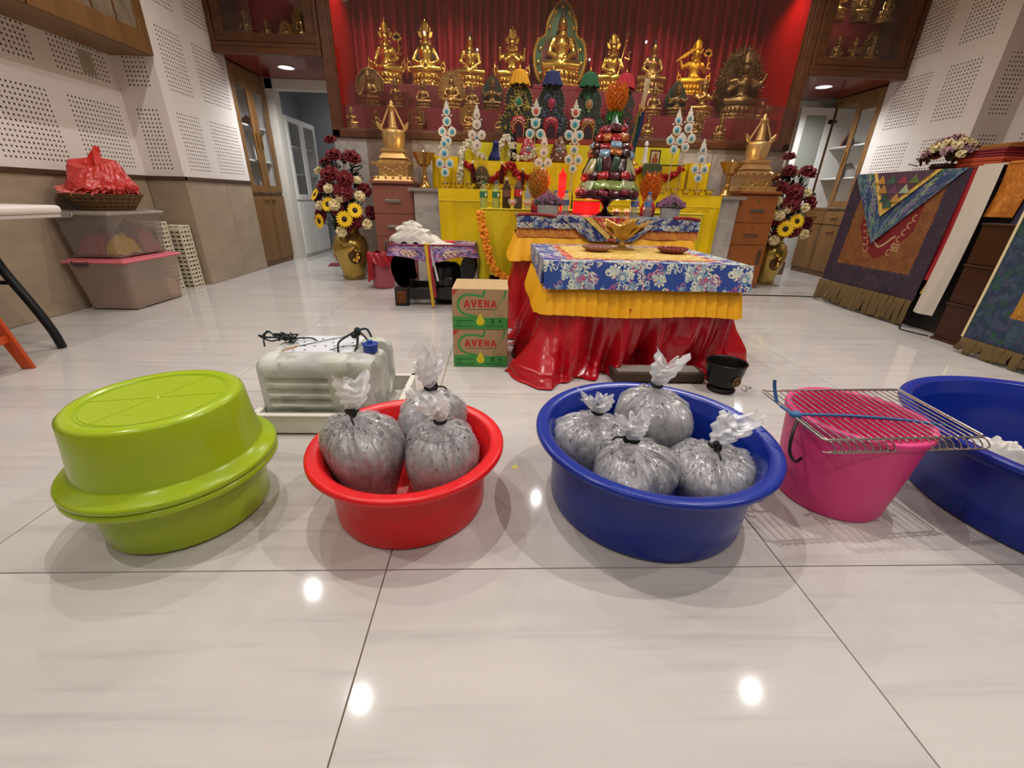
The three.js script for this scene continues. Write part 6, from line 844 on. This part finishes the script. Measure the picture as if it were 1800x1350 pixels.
// ───────── low black table at left of the altar ─────────
const purpBro = brocade(512, 256, '#4a3766', ['#8a6aa0', '#b08a8a', '#c8b49a', '#6a4a86', '#9c4a6a', '#7a6aa8'], 21, 90, 1.3, c => { for (const x of [130, 390]) { c.strokeStyle = '#a58ab0'; c.lineWidth = 8; c.beginPath(); c.arc(x, 110, 88, 0, TAU); c.stroke(); c.strokeStyle = '#d6b48a'; c.lineWidth = 10; for (let k = 0; k < 6; k++) { c.beginPath(); c.arc(x + 34 * Math.cos(k), 110 + 34 * Math.sin(k), 16, 0, 5); c.stroke(); } } });
{
  const o = thing('low_table', 'low black carved table with purple cloth left of the altar', 'table', [-.5, 0, -3.63]); const bl = mat(0x120d0b, .28), gd = mat(0x6a3a1c, .4, { metalness: .4 });
  mesh('table_top', RB(.62, .035, .42, .006, 0, .462, 0), bl, o); mesh('apron', [RB(.58, .05, .02, .004, 0, .42, .19), RB(.58, .05, .02, .004, 0, .42, -.19)], bl, o);
  for (const s of [-1, 1]) for (const z of [-1, 1]) mesh('leg', [EX(smoothShape([[0, .4], [.05, .38], [.07, .3], [.04, .2], [.02, .17], [-.05, .17], [-.04, .24], [-.03, .36]], 40), .05, .006, [s * .26, 0, z * .17 - .025], null, [s, 1, 1]), RB(.11, .15, .07, .008, s * .27, .075, z * .16)], bl, o);
  mesh('stretcher', [RB(.45, .09, .03, .004, 0, .1, .16), RB(.45, .09, .03, .004, 0, .1, -.16)], bl, o); for (const s of [-1, 1]) mesh('carved_panel', [RB(.075, .1, .006, .003, s * .27, .075, .199), TO(.022, .005, s * .27, .08, .203), SP(.012, s * .27, .05, .203, [1, .6, .4])], gd, o);
  const P = perim(-.325, .325, .222, -.222, .015); const cl = mesh('purple_cloth', [BX(-.325, .325, .4805, .4835, -.222, .222)], bm(purpBro, 1.3, .8), o);
  const g = grid(200, 6, (u, v) => { const [x, z, nx, nz] = P.at(u), q = .004 + .03 * v + .014 * v * Math.sin(u * 44); return [x + nx * q, lerp(.483, .385 + .022 * Math.sin(u * 25 + 1), v), z + nz * q]; }, true); { const uv = g.attributes.uv; for (let i = 0; i < uv.count; i++) uv.setXY(i, uv.getX(i) * 3.4, .1 + uv.getY(i) * .75); } mesh('cloth_drop', g, bm(purpBro, 1, 1), cl); mesh('red_edge', TU([[-.326, .485, .226], [0, .486, .228], [.326, .485, .226]], .004, 30, 5), M.redcloth, cl);
  const pot = thing('black_pot', 'black glossy round pot under the low purple-draped table', 'pot', [-.42, .0005, -3.64]); mesh('pot_body', LA([[0, 0], [.1, 0], [.125, .05], [.13, .12], [.128, .2], [.132, .205], [.132, .215], [.12, .225], [.115, .3], [.09, .33], [0, .335]], 44), mat(0x15181b, .2), pot); mesh('pot_band', TO(.131, .005, 0, .14, 0, [PI / 2, 0, 0], null, 6, 44), mat(0x1c2226, .2), pot);
  const nz = fbm(61, 4, 4), w = thing('white_scarf', 'crumpled white scarf heaped on the low purple table', 'scarf', [-.66, .4845, -3.58]);
  mesh('scarf_heap', grid(80, 44, (u, v) => { const a = u * TAU, n = nz(u, v * .5), r = (1 - v) * (.12 + .03 * Math.sin(a * 2 + 1)); return [Math.cos(a) * r * 1.35 - .02 * v + .02 * Math.sin(v * 20 + a), .003 + Math.pow(Math.sin(v * PI / 2), .8) * .155 * (.75 + .5 * n) + .012 * Math.sin(a * 9 + v * 11) * (1 - v), Math.sin(a) * r * .9]; }, true), mat(0xdad4c8, .8, dbl), w); mesh('scarf_tail', grid(30, 14, (u, v) => { const x = .07 + u * .24; return [x, .002 + .06 * (1 - u) * Math.sin(v * PI) * (1 + .35 * Math.sin(u * 14)), (v - .5) * .15 * (1 - .3 * u) + .03]; }), mat(0xdad4c8, .8, dbl), w);
  const rb = thing('ribbon_bundle', 'yellow, red and white ribbons hanging from the low table', 'ribbon', [-.53, 0, -3.36]); const hang = (n, x0, x1, y1, ww, c, z) => mesh(n, T(grid(3, 20, (u, v) => [lerp(x0, x1, v) + (u - .5) * ww, lerp(.49, y1, v), z + .012 * Math.sin(v * 5 + x0 * 20)])), mat(c, .6, dbl), rb); hang('yellow_ribbon', -.005, .025, .012, .024, 0xc9a01c, .012); hang('red_ribbon', .012, .045, .09, .018, 0xb01a2a, .004); hang('blue_ribbon', .02, .03, .12, .014, 0x4a3a80, .0); hang('white_ribbon', .02, .07, .22, .016, 0xcfcad0, -.004); mesh('ribbon_knot', SP(.016, 0, .496, .0, [1.5, .7, 1]), mat(0xc9a01c, .6), rb);
  one('red_candle', 'small red and white candle lying on the low table', 'candle', [T(new THREE.CapsuleGeometry(.012, .06, 6, 12), [0, .013, 0], [0, 0, PI / 2])], mat(0xd84a40, .5), [-.38, .484, -3.6], .2);
}
{ const o = thing('waste_bin', 'small pink bin lined with a red plastic bag', 'bin', [-1.1, 0, -4.2]); mesh('bin_body', LA([[0, .004], [.092, 0], [.1, .02], [.115, .3], [.12, .305], [.117, .315], [.108, .31], [.095, .02], [0, .012]], 40), mat(0xb85a66, .4, { transmission: .2, thickness: 0 }), o); mesh('bag_liner', grid(90, 16, (u, v) => { const a = u * TAU, d = v < .35 ? .318 + .02 * Math.sin(a * 5) : lerp(.33, .25 - (Math.cos(a - 3) > .6 ? .17 : .02) + .02 * Math.sin(a * 4), (v - .35) / .65), r = (v < .35 ? lerp(.1, .125, v / .35) : lerp(.128, .14, (v - .35) / .65)) + .009 * Math.sin(a * 13 + v * 9); return [Math.cos(a) * r, d, Math.sin(a) * r]; }, true), mat(0xa80f24, .35, { transmission: .15, thickness: 0, ...dbl }), o); }

// ───────── left wall: containers, basket, trays, table, stool ─────────
function tub(label, x0, x1, z0, z1, y, h, taper, m, lidM, rimName, group) { // z0 front
  const o = thing('storage_box', label, 'box'); const cx = (x0 + x1) / 2, cz = (z0 + z1) / 2, w = x1 - x0, d = z0 - z1;
  const ring = (t, th) => { const pts = [], P = perim(cx - w / 2 * lerp(1 - taper, 1, t) + th, cx + w / 2 * lerp(1 - taper, 1, t) - th, cz + d / 2 * lerp(1 - taper * .7, 1, t) - th, cz - d / 2 * lerp(1 - taper * .7, 1, t) + th, .045); return u => P.at(u); };
  const R = []; for (let i = 0; i <= 12; i++) R.push([ring(i / 12, 0), i / 12]);
  const wallG = th => grid(120, 12, (u, v) => { const [x, z, nx, nz] = R[Math.round(v * 12)][0](u); const rib = .004 * Math.max(0, Math.sin(v * 14)) ; return [x - nx * (th - rib), y + .012 + v * (h - .03), z - nz * (th - rib)]; }, true);
  mesh('tub_wall', wallG(0), m, o); mesh('tub_floor', RB(w * (1 - taper) - .004, .008, d * (1 - taper * .7) - .004, .003, cx, y + .016, cz), m, o); mesh('foot', [-1, 1].flatMap(a => [-1, 1].map(b => RB(.06, .014, .08, .004, cx + a * (w * (1 - taper) / 2 - .04), y + .007, cz + b * (d * (1 - taper * .7) / 2 - .06)))), m, o);
  mesh('lid', [RB(w + .02, .022, d + .02, .01, cx, y + h - .012, cz), RB(w - .03, .008, d - .03, .003, cx, y + h + .002, cz)], lidM, o); mesh('clip', [RB(.07, .02, .012, .003, cx - w * .2, y + h - .024, z0 + .013), TU([[cx - w * .32, y + h - .005, z0 + .012], [cx - w * .32, y + h - .03, z0 + .016], [cx - w * .08, y + h - .03, z0 + .016], [cx - w * .08, y + h - .005, z0 + .012]], .005, 24, 6)], rimName, o); return o;
}
const tubM = mat(0xd6c4b2, .25, { transmission: .68, thickness: 0, ...dbl }), clearM = mat(0xd8d2c8, .12, { transmission: .82, thickness: 0, ...dbl });
tub('beige storage box with pink lid on the floor, lower one', -3.04, -2.63, -3.13, -3.7, 0, .36, .17, tubM, mat(0xcf6a76, .4), mat(0x3a2f2a, .5)); tub('clear storage box with grey lid stacked on the pink-lidded one', -3.04, -2.66, -3.16, -3.68, .3655, .31, .13, clearM, mat(0xb4aa9c, .3, { transmission: .4, thickness: 0 }), mat(0x9a9288, .4));
{
  const nz = fbm(41, 4, 4), heap = (name, label, p, w, d, h, c, seed) => one(name, label, 'cloth', grid(60, 40, (u, v) => { const x = (u - .5) * w, z = (v - .5) * d, e = Math.max(0, 1 - Math.pow(Math.max(Math.abs(u - .5), Math.abs(v - .5)) * 2, 3)); return [x, h * e * (.55 + .7 * nz(u + seed, v + seed)) + .006 * Math.sin(u * 30 + v * 9), z]; }), mat(c, .75, dbl), p);
  heap('folded_robe', 'deep pink cloth heaped inside the clear storage box', [-2.9, .389, -3.36], .2, .3, .17, 0xa8304c, .1); heap('folded_robe', 'dusty rose cloth behind in the clear storage box', [-2.83, .389, -3.53], .28, .18, .2, 0xb06a6a, .5); heap('folded_robe', 'yellow cloth at the right inside the clear storage box', [-2.765, .389, -3.33], .1, .22, .13, 0xd2a81c, .8); heap('folded_robe', 'brown cloth heaped inside the beige storage box', [-2.84, .024, -3.42], .3, .42, .2, 0x9a6a5a, .3); heap('folded_robe', 'white bag at the right inside the beige storage box', [-2.74, .024, -3.62], .1, .12, .14, 0xd8d0bc, .6);
  const b = thing('wicker_basket', 'round wicker basket on top of the clear storage box', 'basket', [-2.84, .6795, -3.42]); const wk = mat(0x7a5a34, .8), wk2 = mat(0x5a4024, .85); for (let i = 0; i < 9; i++) { const y = .006 + i * .0125; mesh('woven_band', TO(.13 + i * .0085, .0075, 0, y, 0, [PI / 2, 0, 0], [1, 1.2, 1], 6, 60), i % 2 ? wk : wk2, b); } mesh('stake', Array.from({ length: 30 }, (_, i) => { const a = i * TAU / 30; return BAR([Math.cos(a) * .132, .004, Math.sin(a) * .158], [Math.cos(a) * .205, .112, Math.sin(a) * .246], .005, 5); }), wk, b); mesh('basket_base', CY(.13, .13, .006, 0, .004, 0, 40), wk2, b); 
  const q = rng(17), rm = mat(0xe04038, .3, { transmission: .3, thickness: 0, ...dbl }), bg = thing('red_bag_heap', 'bright red plastic bag bulging out of the wicker basket', 'bag', [-2.84, .775, -3.42]);
  mesh('bag_film', grid(150, 44, (u, v) => { const a = u * TAU, n = nz((u * 2) % 1, v * .4) - .5, n2 = nz((u * 5) % 1, v * .7 + .2) - .5; const r = (v < .2 ? lerp(.16, .19, v / .2) : lerp(.19, .125, (v - .2) / .8)) * (1 + .3 * n + .16 * n2) + .003 * Math.sin(a * 23 + v * 9), c = v > .93 ? 1 - (v - .93) / .07 * .97 : 1; return [Math.cos(a) * r * c, v * .22 * (1 + .14 * Math.sin(a * 2 + 2)) + .02 * n + .012 * n2, Math.sin(a) * r * 1.08 * c]; }, true), rm, bg); mesh('bag_handle', grid(10, 24, (u, v) => [.04 + (u - .5) * .075 * (1 - .45 * v) + .03 * v, .19 + v * .125, .06 - .03 * v + .02 * Math.sin(u * 9 + v * 4)]), rm, bg); stuff(mesh('frilled_hem', Array.from({ length: 70 }, (_, i) => { const a = i * TAU / 70 + q() * .1; return T(petal(.04, .05, .02), [Math.cos(a) * .19, .03 + q() * .02, Math.sin(a) * .2], [.9 + q(), -a + PI / 2, q() - .5]); }), mat(0xe06a60, .4, { transmission: .2, thickness: 0, ...dbl }), bg));
}
{ // two stacks of slotted plastic trays
  const tm = mat(0xe0d6be, .5); const g = mg(RB(.15, .006, .14, .002, 0, .003, 0), RB(.15, .012, .006, .002, 0, .028, .067), RB(.15, .012, .006, .002, 0, .028, -.067), RB(.006, .012, .14, .002, .072, .028, 0), RB(.006, .012, .14, .002, -.072, .028, 0), [-1, 1].flatMap(a => [-1, 1].map(b => RB(.012, .034, .012, .003, a * .069, .018, b * .064))), [-.023, .023].map(x => RB(.01, .03, .006, .002, x, .017, .067)), [-.023, .023].map(z => RB(.006, .03, .01, .002, .072, .017, z)));
  for (let i = 0; i < 16; i++) one('slotted_tray', 'cream slotted plastic tray in the stack right behind the storage boxes', 'tray', g, tm, [-2.93, i * .0362, -3.9 + (i % 3) * .002], 0, 'trays of the front stack'); for (let i = 0; i < 15; i++) one('slotted_tray', 'cream slotted plastic tray in the stack against the pillar', 'tray', g, tm, [-2.865, i * .0362, -4.08 + (i % 2) * .003], 0, 'trays of the pillar stack');
}
{
  const o = thing('folding_table', 'white folding table with black bent legs at left edge', 'table'); mesh('table_top', RBX(-3.04, -2.3, .7, .742, -2.48, -.7, .018), mat(0xe6dcd4, .4), o); mesh('top_rim', RBX(-3.03, -2.31, .682, .7, -2.47, -.71, .004), mat(0xcabfb6, .5), o);
  const lm = mat(0x1c1f22, .35, { metalness: .3 }); for (const z of [-2.32, -.95]) { mesh('leg', TU([[-2.62, .69, z], [-2.6, .55, z], [-2.57, .42, z], [-2.5, .24, z], [-2.455, .1, z], [-2.44, .004, z]], .021, 40, 10), lm, o); mesh('leg', TU([[-2.76, .69, z], [-2.78, .55, z], [-2.81, .42, z], [-2.88, .24, z], [-2.925, .1, z], [-2.94, .004, z]], .016, 40, 10), lm, o); mesh('crossbar', BAR([-2.56, .36, z], [-2.82, .36, z], .011, 10), lm, o); }
  const s = thing('plastic_stool', 'orange plastic stool under the folding table', 'stool', [-2.46, 0, -1.84], .12); const om = mat(0xc04a1c, .4); mesh('seat', [RB(.27, .02, .27, .009, 0, .44, 0), RB(.25, .03, .25, .01, 0, .425, 0)], om, s);
  for (const a of [-1, 1]) for (const b of [-1, 1]) mesh('leg', EX(shape([[-.024, 0], [.024, 0], [.032, .42], [-.032, .42]]), .012, .003, [a * .16, .004, b * .16], [b * -.1, 0, 0]).applyMatrix4(new THREE.Matrix4().makeShear(0, 0, a * -.12, 0, 0, 0)), om, s);
  mesh('rail', [RB(.3, .035, .012, .004, 0, .16, .148), RB(.3, .035, .012, .004, 0, .16, -.148), RB(.012, .035, .3, .004, .148, .16, 0), RB(.012, .035, .3, .004, -.148, .16, 0)], om, s); mesh('apron', [RB(.28, .06, .012, .004, 0, .39, .13), RB(.28, .06, .012, .004, 0, .39, -.13), RB(.012, .06, .28, .004, .13, .39, 0), RB(.012, .06, .28, .004, -.13, .39, 0)], om, s);
}

// ───────── right side: draped tables ─────────
const carpetTex = cvs(1024, 900, (c, W, H) => {
  const r = rng(44); c.fillStyle = '#3d2a40'; c.fillRect(0, 0, W, H);
  const curls = (x0, y0, w, h, n, cols, s0) => { c.save(); c.beginPath(); c.rect(x0, y0, w, h); c.clip(); for (let i = 0; i < n; i++) { const x = x0 + r() * w, y = y0 + r() * h, s = s0 * (.6 + r() * .8); c.strokeStyle = cols[(r() * cols.length) | 0]; c.lineWidth = s * .22; c.beginPath(); c.arc(x, y, s, r() * 6, r() * 6 + 4); c.stroke(); } c.restore(); };
  curls(0, 0, W, H, 1400, ['#503a50', '#2c2a4c', '#5c4456', '#664c56', '#40365c', '#33304a'], 15); c.fillStyle = '#96602a'; c.fillRect(135, 0, W - 270, H - 170); curls(120, 0, W - 240, H - 155, 900, ['#a87434', '#7a3f1c', '#b8853c', '#85481f', '#5c2a20', '#6a3a30', '#8a2a22'], 13);
  c.fillStyle = '#8a1418'; c.beginPath(); c.moveTo(250, 0); c.lineTo(774, 0); c.lineTo(774, 420); c.lineTo(640, 600); c.lineTo(512, 660); c.lineTo(384, 600); c.lineTo(250, 420); c.fill(); c.strokeStyle = '#c9a07a'; c.lineWidth = 11; for (const s of [-1, 1]) for (let i = 0; i < 6; i++) { c.beginPath(); c.arc(512 + s * (235 - i * 22), 330 + i * 52, 20, s > 0 ? 1 : 5, s > 0 ? 5 : 9); c.stroke(); } c.strokeStyle = '#d8b890'; c.lineWidth = 16; c.beginPath(); c.moveTo(512, 560); c.bezierCurveTo(440, 540, 420, 480, 380, 470); c.moveTo(512, 560); c.bezierCurveTo(584, 540, 604, 480, 644, 470); c.stroke(); c.fillStyle = '#cfae84'; for (let i = 0; i < 9; i++) c.fillRect(650 + (i % 3) * 22, 520 + (i / 3 | 0) * 22, 16, 16);
});
const greenBro = brocade(512, 256, '#243a63', ['#3f6a66', '#2c4a52', '#8a9a6a', '#39477a', '#5a7a80', '#7a6a86'], 29, 120, 1.4);
const fringeM = mat(0x75603c, .9, dbl), darkBody = mat(0x1b100c, .6), Mbrownp = mat(0xa8806a, .4, { map: darkWoodTex });
function fringe(parent, x, z0, z1, y0, y1, seed) { const q = rng(seed), n = Math.round(Math.abs(z1 - z0) / .05); for (let i = 0; i < n; i++) { const za = lerp(z0, z1, (i + .03) / n), zb = lerp(z0, z1, (i + .97) / n), ph = q() * 6; mesh('fringe_tassel', grid(36, 6, (u, v) => [x - .012 - .016 * v - .01 * Math.abs(Math.sin(u * 28 + ph)) * (.4 + v), lerp(y0, y1 + .01 * Math.sin(ph) + .012 * Math.abs(Math.sin(u * 14 + ph)), v), lerp(za, zb, u) + .012 * Math.sin(v * 3 + ph) * v]), fringeM, parent); } }
{
  const o = thing('shrine_table', 'long dark table draped with carpet and brocade on the right', 'table'), X = 3.2; mesh('table_body', [RBX(X + .03, 4.14, .0, 1.07, -4.0, -2.35, .006)], darkBody, o); mesh('table_top', RBX(X + .005, 4.14, 1.07, 1.095, -4.03, -2.35, .006), darkBody, o);
  const cp = mesh('hanging_carpet', grid(60, 30, (u, v) => [X - .012 - .03 * v + .008 * Math.sin(u * 16 + v * 2) * v, lerp(1.1, .2, v), lerp(-4.03, -3.04, u)]), (() => { const t = carpetTex; return mat(0xd0c8c4, .8, { map: t, ...dbl }); })(), o); { const uv = cp.geometry.attributes.uv; for (let i = 0; i < uv.count; i++) uv.setY(i, 1 - uv.getY(i)); } fringe(cp, X - .04, -4.03, -3.04, .2, .015, 4);
  mesh('top_runner', BX(X - .012, 4.1, 1.0955, 1.1, -4.03, -2.62), M.redcloth, o);
  const tri = (name, za, zb, zt, yt, y0, off, m, uvs) => { const g = grid(40, 24, (u, v) => [X - off - .024 * v, lerp(y0, yt, v), lerp(lerp(za, zb, u), zt, v)]); return mesh(name, g, m, cp); };
  const ap = tri('blue_apron', -4.03, -3.06, -3.6, .56, 1.1, .022, bm(greenBro, 1.6, 1.4)); tri('yellow_chevron', -3.83, -3.24, -3.6, .77, 1.1, .028, bm(goldBro, 1.5, 1)); tri('patchwork_field', -3.79, -3.28, -3.59, .83, 1.1, .033, mat(0x4a3040, .8, dbl));
  const tc = [0xb0843a, 0x3a5a4a, 0x8a3a44, 0x5a6a3a, 0xa87a34, 0x6a3a5a, 0x9aa88a, 0x2a4a3a]; let ti = 0; for (const [y, n] of [[1.045, 4], [.975, 3], [.91, 2], [.87, 1]]) for (let k = 0; k < n; k++) { const w = .095, zc = -3.565 + (k - (n - 1) / 2) * .1; mesh('patch_triangle', EX(shape([[-w / 2, -.03], [w / 2, -.03], [0, .035]]), .002, 0, [X - .036 - .024 * (1.1 - y) / .3, y, zc], [0, -PI / 2, 0]), mat(tc[ti++ % 8], .7), cp); }
  const hang = (name, za, zb, ya, yb, off, m, dx = 0) => mesh(name, grid(14, 30, (u, v) => [X - off - .02 * v + .012 * Math.sin(u * 6 + v * 2) * (.3 + v), lerp(ya, yb, v), lerp(za, zb, u) + dx * v + .01 * Math.sin(v * 4)]), m, o);
  hang('red_drape', -3.06, -2.93, 1.1, .36, .012, mat(0x9c1420, .7, dbl)); hang('yellow_lining', -3.04, -2.97, .5, .26, .01, mat(0xb08a1c, .7, dbl)); hang('white_scarf', -2.98, -2.83, 1.103, .13, .045, mat(0xc9beb0, .8, dbl), -.02); hang('orange_brocade', -2.83, -2.66, 1.103, .8, .02, bm(goldBro, .6, .9, { color: 0xe0a050 })); hang('dark_drape', -2.66, -2.4, 1.103, .76, .012, mat(0x2a2444, .75, dbl));
  mesh('scarf_fold', RB(.3, .012, .15, .005, X + .13, 1.107, -2.905), mat(0xc9beb0, .8), o); mesh('brocade_fold', RB(.34, .02, .17, .008, X + .15, 1.111, -2.745), bm(goldBro, 1, 1, { color: 0xe0a050 }), o);
  const b = thing('brown_step_chest', 'brown chest of three stacked panels in front of draped table', 'chest', [3.11, 0, -2.5]); mesh('chest_body', RBX(.004, .06, .002, .765, -.25, .26, .003), darkBody, b); for (let k = 0; k < 3; k++) mesh('drawer_panel', uvm(RBX(-.012, .006, .012 + k * .252, .255 + k * .252, -.245, .255, .003), 2), Mbrownp, b), mesh('ledge', RBX(-.022, .006, .252 * (k + 1) - .004, .252 * (k + 1) + .008, -.25, .26, .003), Mbrownp, b); mesh('kick_board', RBX(-.03, .004, 0, .016, -.25, .26, .003), Mbrownp, b);
  const keyTex = cvs(1024, 512, (c, W, H) => { const r = rng(9); c.fillStyle = '#24344a'; c.fillRect(0, 0, W, H); for (let i = 0; i < 900; i++) { c.fillStyle = ['#2b4452', '#33405a', '#3a4c5c', '#2c3f56', '#3d3f5a', '#27493f'][(r() * 6) | 0]; c.beginPath(); c.ellipse(r() * W, r() * H, 8 + r() * 18, 5 + r() * 9, r() * 3, 0, TAU); c.fill(); } c.fillStyle = '#a8741e'; c.fillRect(150, 0, 724, 400); for (let i = 0; i < 260; i++) { c.strokeStyle = ['#c8963a', '#8a5218'][(r() * 2) | 0]; c.lineWidth = 4; c.beginPath(); c.arc(150 + r() * 724, r() * 400, 6 + r() * 7, r() * 6, r() * 6 + 4); c.stroke(); } c.fillStyle = '#8c1c1a'; c.fillRect(200, 0, 624, 345); c.strokeStyle = '#d0c4a8'; c.lineWidth = 9; for (let x = 215; x < 790; x += 62) { c.beginPath(); c.moveTo(x, 330); c.lineTo(x, 296); c.lineTo(x + 42, 296); c.lineTo(x + 42, 318); c.lineTo(x + 20, 318); c.stroke(); } });
  const t2 = thing('shrine_table', 'near dark table draped with blue and orange carpet at right edge', 'table'); mesh('table_body', RBX(3.03, 4.14, 0, .84, -2.22, -.9, .006), darkBody, t2); mesh('table_top', RBX(3.0, 4.14, .84, .865, -2.235, -.9, .004), darkBody, t2); const c2 = mesh('hanging_carpet', grid(50, 20, (u, v) => [2.998 - .02 * v, lerp(.868, .1, v), lerp(-2.46 + .2 * 0, -1.2, u) + .22 * (1 - u) * (1 - v) * 0]), mat(0xffffff, .8, { map: keyTex, ...dbl }), t2); { const uv = c2.geometry.attributes.uv; for (let i = 0; i < uv.count; i++) uv.setXY(i, uv.getX(i) * 1, 1 - uv.getY(i)); } mesh('white_piping', TU([[2.992, .868, -2.464], [2.985, .5, -2.464], [2.974, .1, -2.464]], .007, 24, 6), M.cream, c2); fringe(c2, 2.985, -2.46, -1.25, .1, .01, 8);
}
// things on the draped table
{
  const o = thing('flower_bouquet', 'low bouquet of cream and mauve roses on the draped table', 'bouquet', [3.52, 1.1005, -3.58]), q = rng(31); mesh('bowl', LA([[0, 0], [.07, 0], [.1, .04], [.09, .06], [0, .06]], 28), mat(0x2a1c18, .5), o); const mv = mat(0xb08a90, .6, dbl), dk = mat(0x4a2018, .7, dbl);
  for (let i = 0; i < 30; i++) { const a = i * 2.4, t = Math.sqrt((i + .5) / 30), x = Math.cos(a) * t * .16, z = Math.sin(a) * t * .16, y = .1 + .13 * (1 - t * t); const m = mesh('rose', roseG, i % 3 === 1 ? mv : M.cream, o); m.position.set(x, y, z); m.scale.setScalar(.042 + q() * .012); m.quaternion.setFromUnitVectors(V(0, 1, 0), V(x * 1.3, .2, z * 1.3).normalize()); }
  for (let i = 0; i < 90; i++) { const a = q() * TAU, t = Math.sqrt(q()), m = mesh('leaf', leafG, i % 3 ? dk : M.darkleaf, o); m.position.set(Math.cos(a) * t * .17, .05 + .14 * (1 - t * t), Math.sin(a) * t * .17); m.rotation.set(q() * 1.3, -a + PI / 2, 0, 'YXZ'); m.scale.setScalar(.04 + q() * .02); }
  const fold = (label, c, x, y, z, w, h, d, ry) => { const f = thing('folded_robe', label, 'cloth', [x, y, z], ry, 'folded robes on the draped table'); const m = mat(c, .7); for (let k = 0; k < 3; k++) mesh('fold', RB(w - k * .008, h / 3 - .001, d, .008, k * .003, h * (k + .5) / 3, 0), m, f); }; fold('orange folded robe lowest beside the bouquet', 0xa8441c, 3.66, 1.1005, -3.36, .3, .09, .3, .1); fold('dark red folded robe on the orange one', 0x7a1420, 3.67, 1.191, -3.37, .27, .055, .3, .05); fold('ochre folded robe on top of the red one', 0xa06a2c, 3.69, 1.2465, -3.33, .24, .03, .26, -.1);
  const p = thing('framed_thangka', 'large gold-framed red picture leaning at the right edge', 'picture', [3.9, 1.1005, -2.95], -PI / 2); p.rotation.order = 'YXZ'; p.rotation.x = -.12; mesh('frame', [RB(.7, .04, .03, .006, 0, .02, 0), RB(.7, .04, .03, .006, 0, .88, 0), RB(.04, .9, .03, .006, -.34, .45, 0), RB(.04, .9, .03, .006, .34, .45, 0)], mat(0xa8793a, .4, { metalness: .4 }), p); mesh('picture', RB(.64, .84, .01, .002, 0, .45, -.004), mat(0x7a2420, .6), p); mesh('white_swag', Array.from({ length: 7 }, (_, i) => TU([[-.28 + i * .09, .84, .008], [-.24 + i * .09, .5, .014], [-.3 + i * .09, .08, .008]], .012, 20, 6)), mat(0xc0a098, .7), p);
}
// passage oddments
{ const o = thing('carton', 'small brown carton in the right passage behind the vase', 'box', [3.62, 0, -5.62], .1); mesh('carton_body', RB(.3, .16, .24, .003, 0, .08, 0), mat(0x6a5444, .8), o); mesh('lid_flap', [RB(.3, .004, .118, .001, 0, .162, .06), RB(.3, .004, .118, .001, 0, .162, -.06)], mat(0x7a6250, .8), o); const t = thing('plastic_tub', 'clear tub with pink lid on the small carton', 'tub', [3.62, .1645, -5.62]); mesh('tub_body', LA([[0, 0], [.08, 0], [.095, .13], [.1, .135], [.09, .13], [.075, .006], [0, .006]], 30), mat(0xbdb7b0, .3, { transmission: .4, thickness: 0 }), t); mesh('tub_lid', LA([[0, .15], [.09, .148], [.102, .14], [.1, .132]], 30), mat(0xc83a5a, .4), t); }
one('floor_cable', 'thin black cable lying on the floor right of tables', 'cable', TU([[1.5, .005, -4.12], [2.4, .005, -4.115], [2.9, .005, -4.11], [3.12, .005, -4.1], [3.3, .005, -4.06], [3.45, .005, -4.08]], .005, 60, 6), M.black);
one('floor_cable', 'short black cable by the brown chest foot', 'cable', TU([[3.14, .005, -3.05], [3.05, .005, -2.95], [3.07, .005, -2.85], [3.1, .005, -2.78]], .005, 24, 6), M.black);
one('red_mat', 'small dark red mat on the floor of the left passage', 'mat', RB(.36, .008, .26, .003, 0, .004, 0), mat(0x6a1620, .9), [-1.95, 0, -5.6], .2);
{ const o = thing('umbrella', 'closed black umbrella leaning behind the left vase', 'umbrella', [-1.79, .0, -5.2]); o.rotation.z = .09; mesh('canopy', LA([[0, .05], [.012, .06], [.03, .25], [.042, .5], [.03, .56], [.012, .58], [0, .6]], 16), M.black, o); mesh('tip', CY(.004, .004, .06, 0, .035, 0, 8), M.steel, o); mesh('handle', [BAR([0, .58, 0], [0, .72, 0], .006), TU([[0, .72, 0], [.0, .78, 0], [.03, .8, 0], [.05, .78, 0]], .009, 16, 7)], M.brown, o); }
renderer.render(scene, camera);
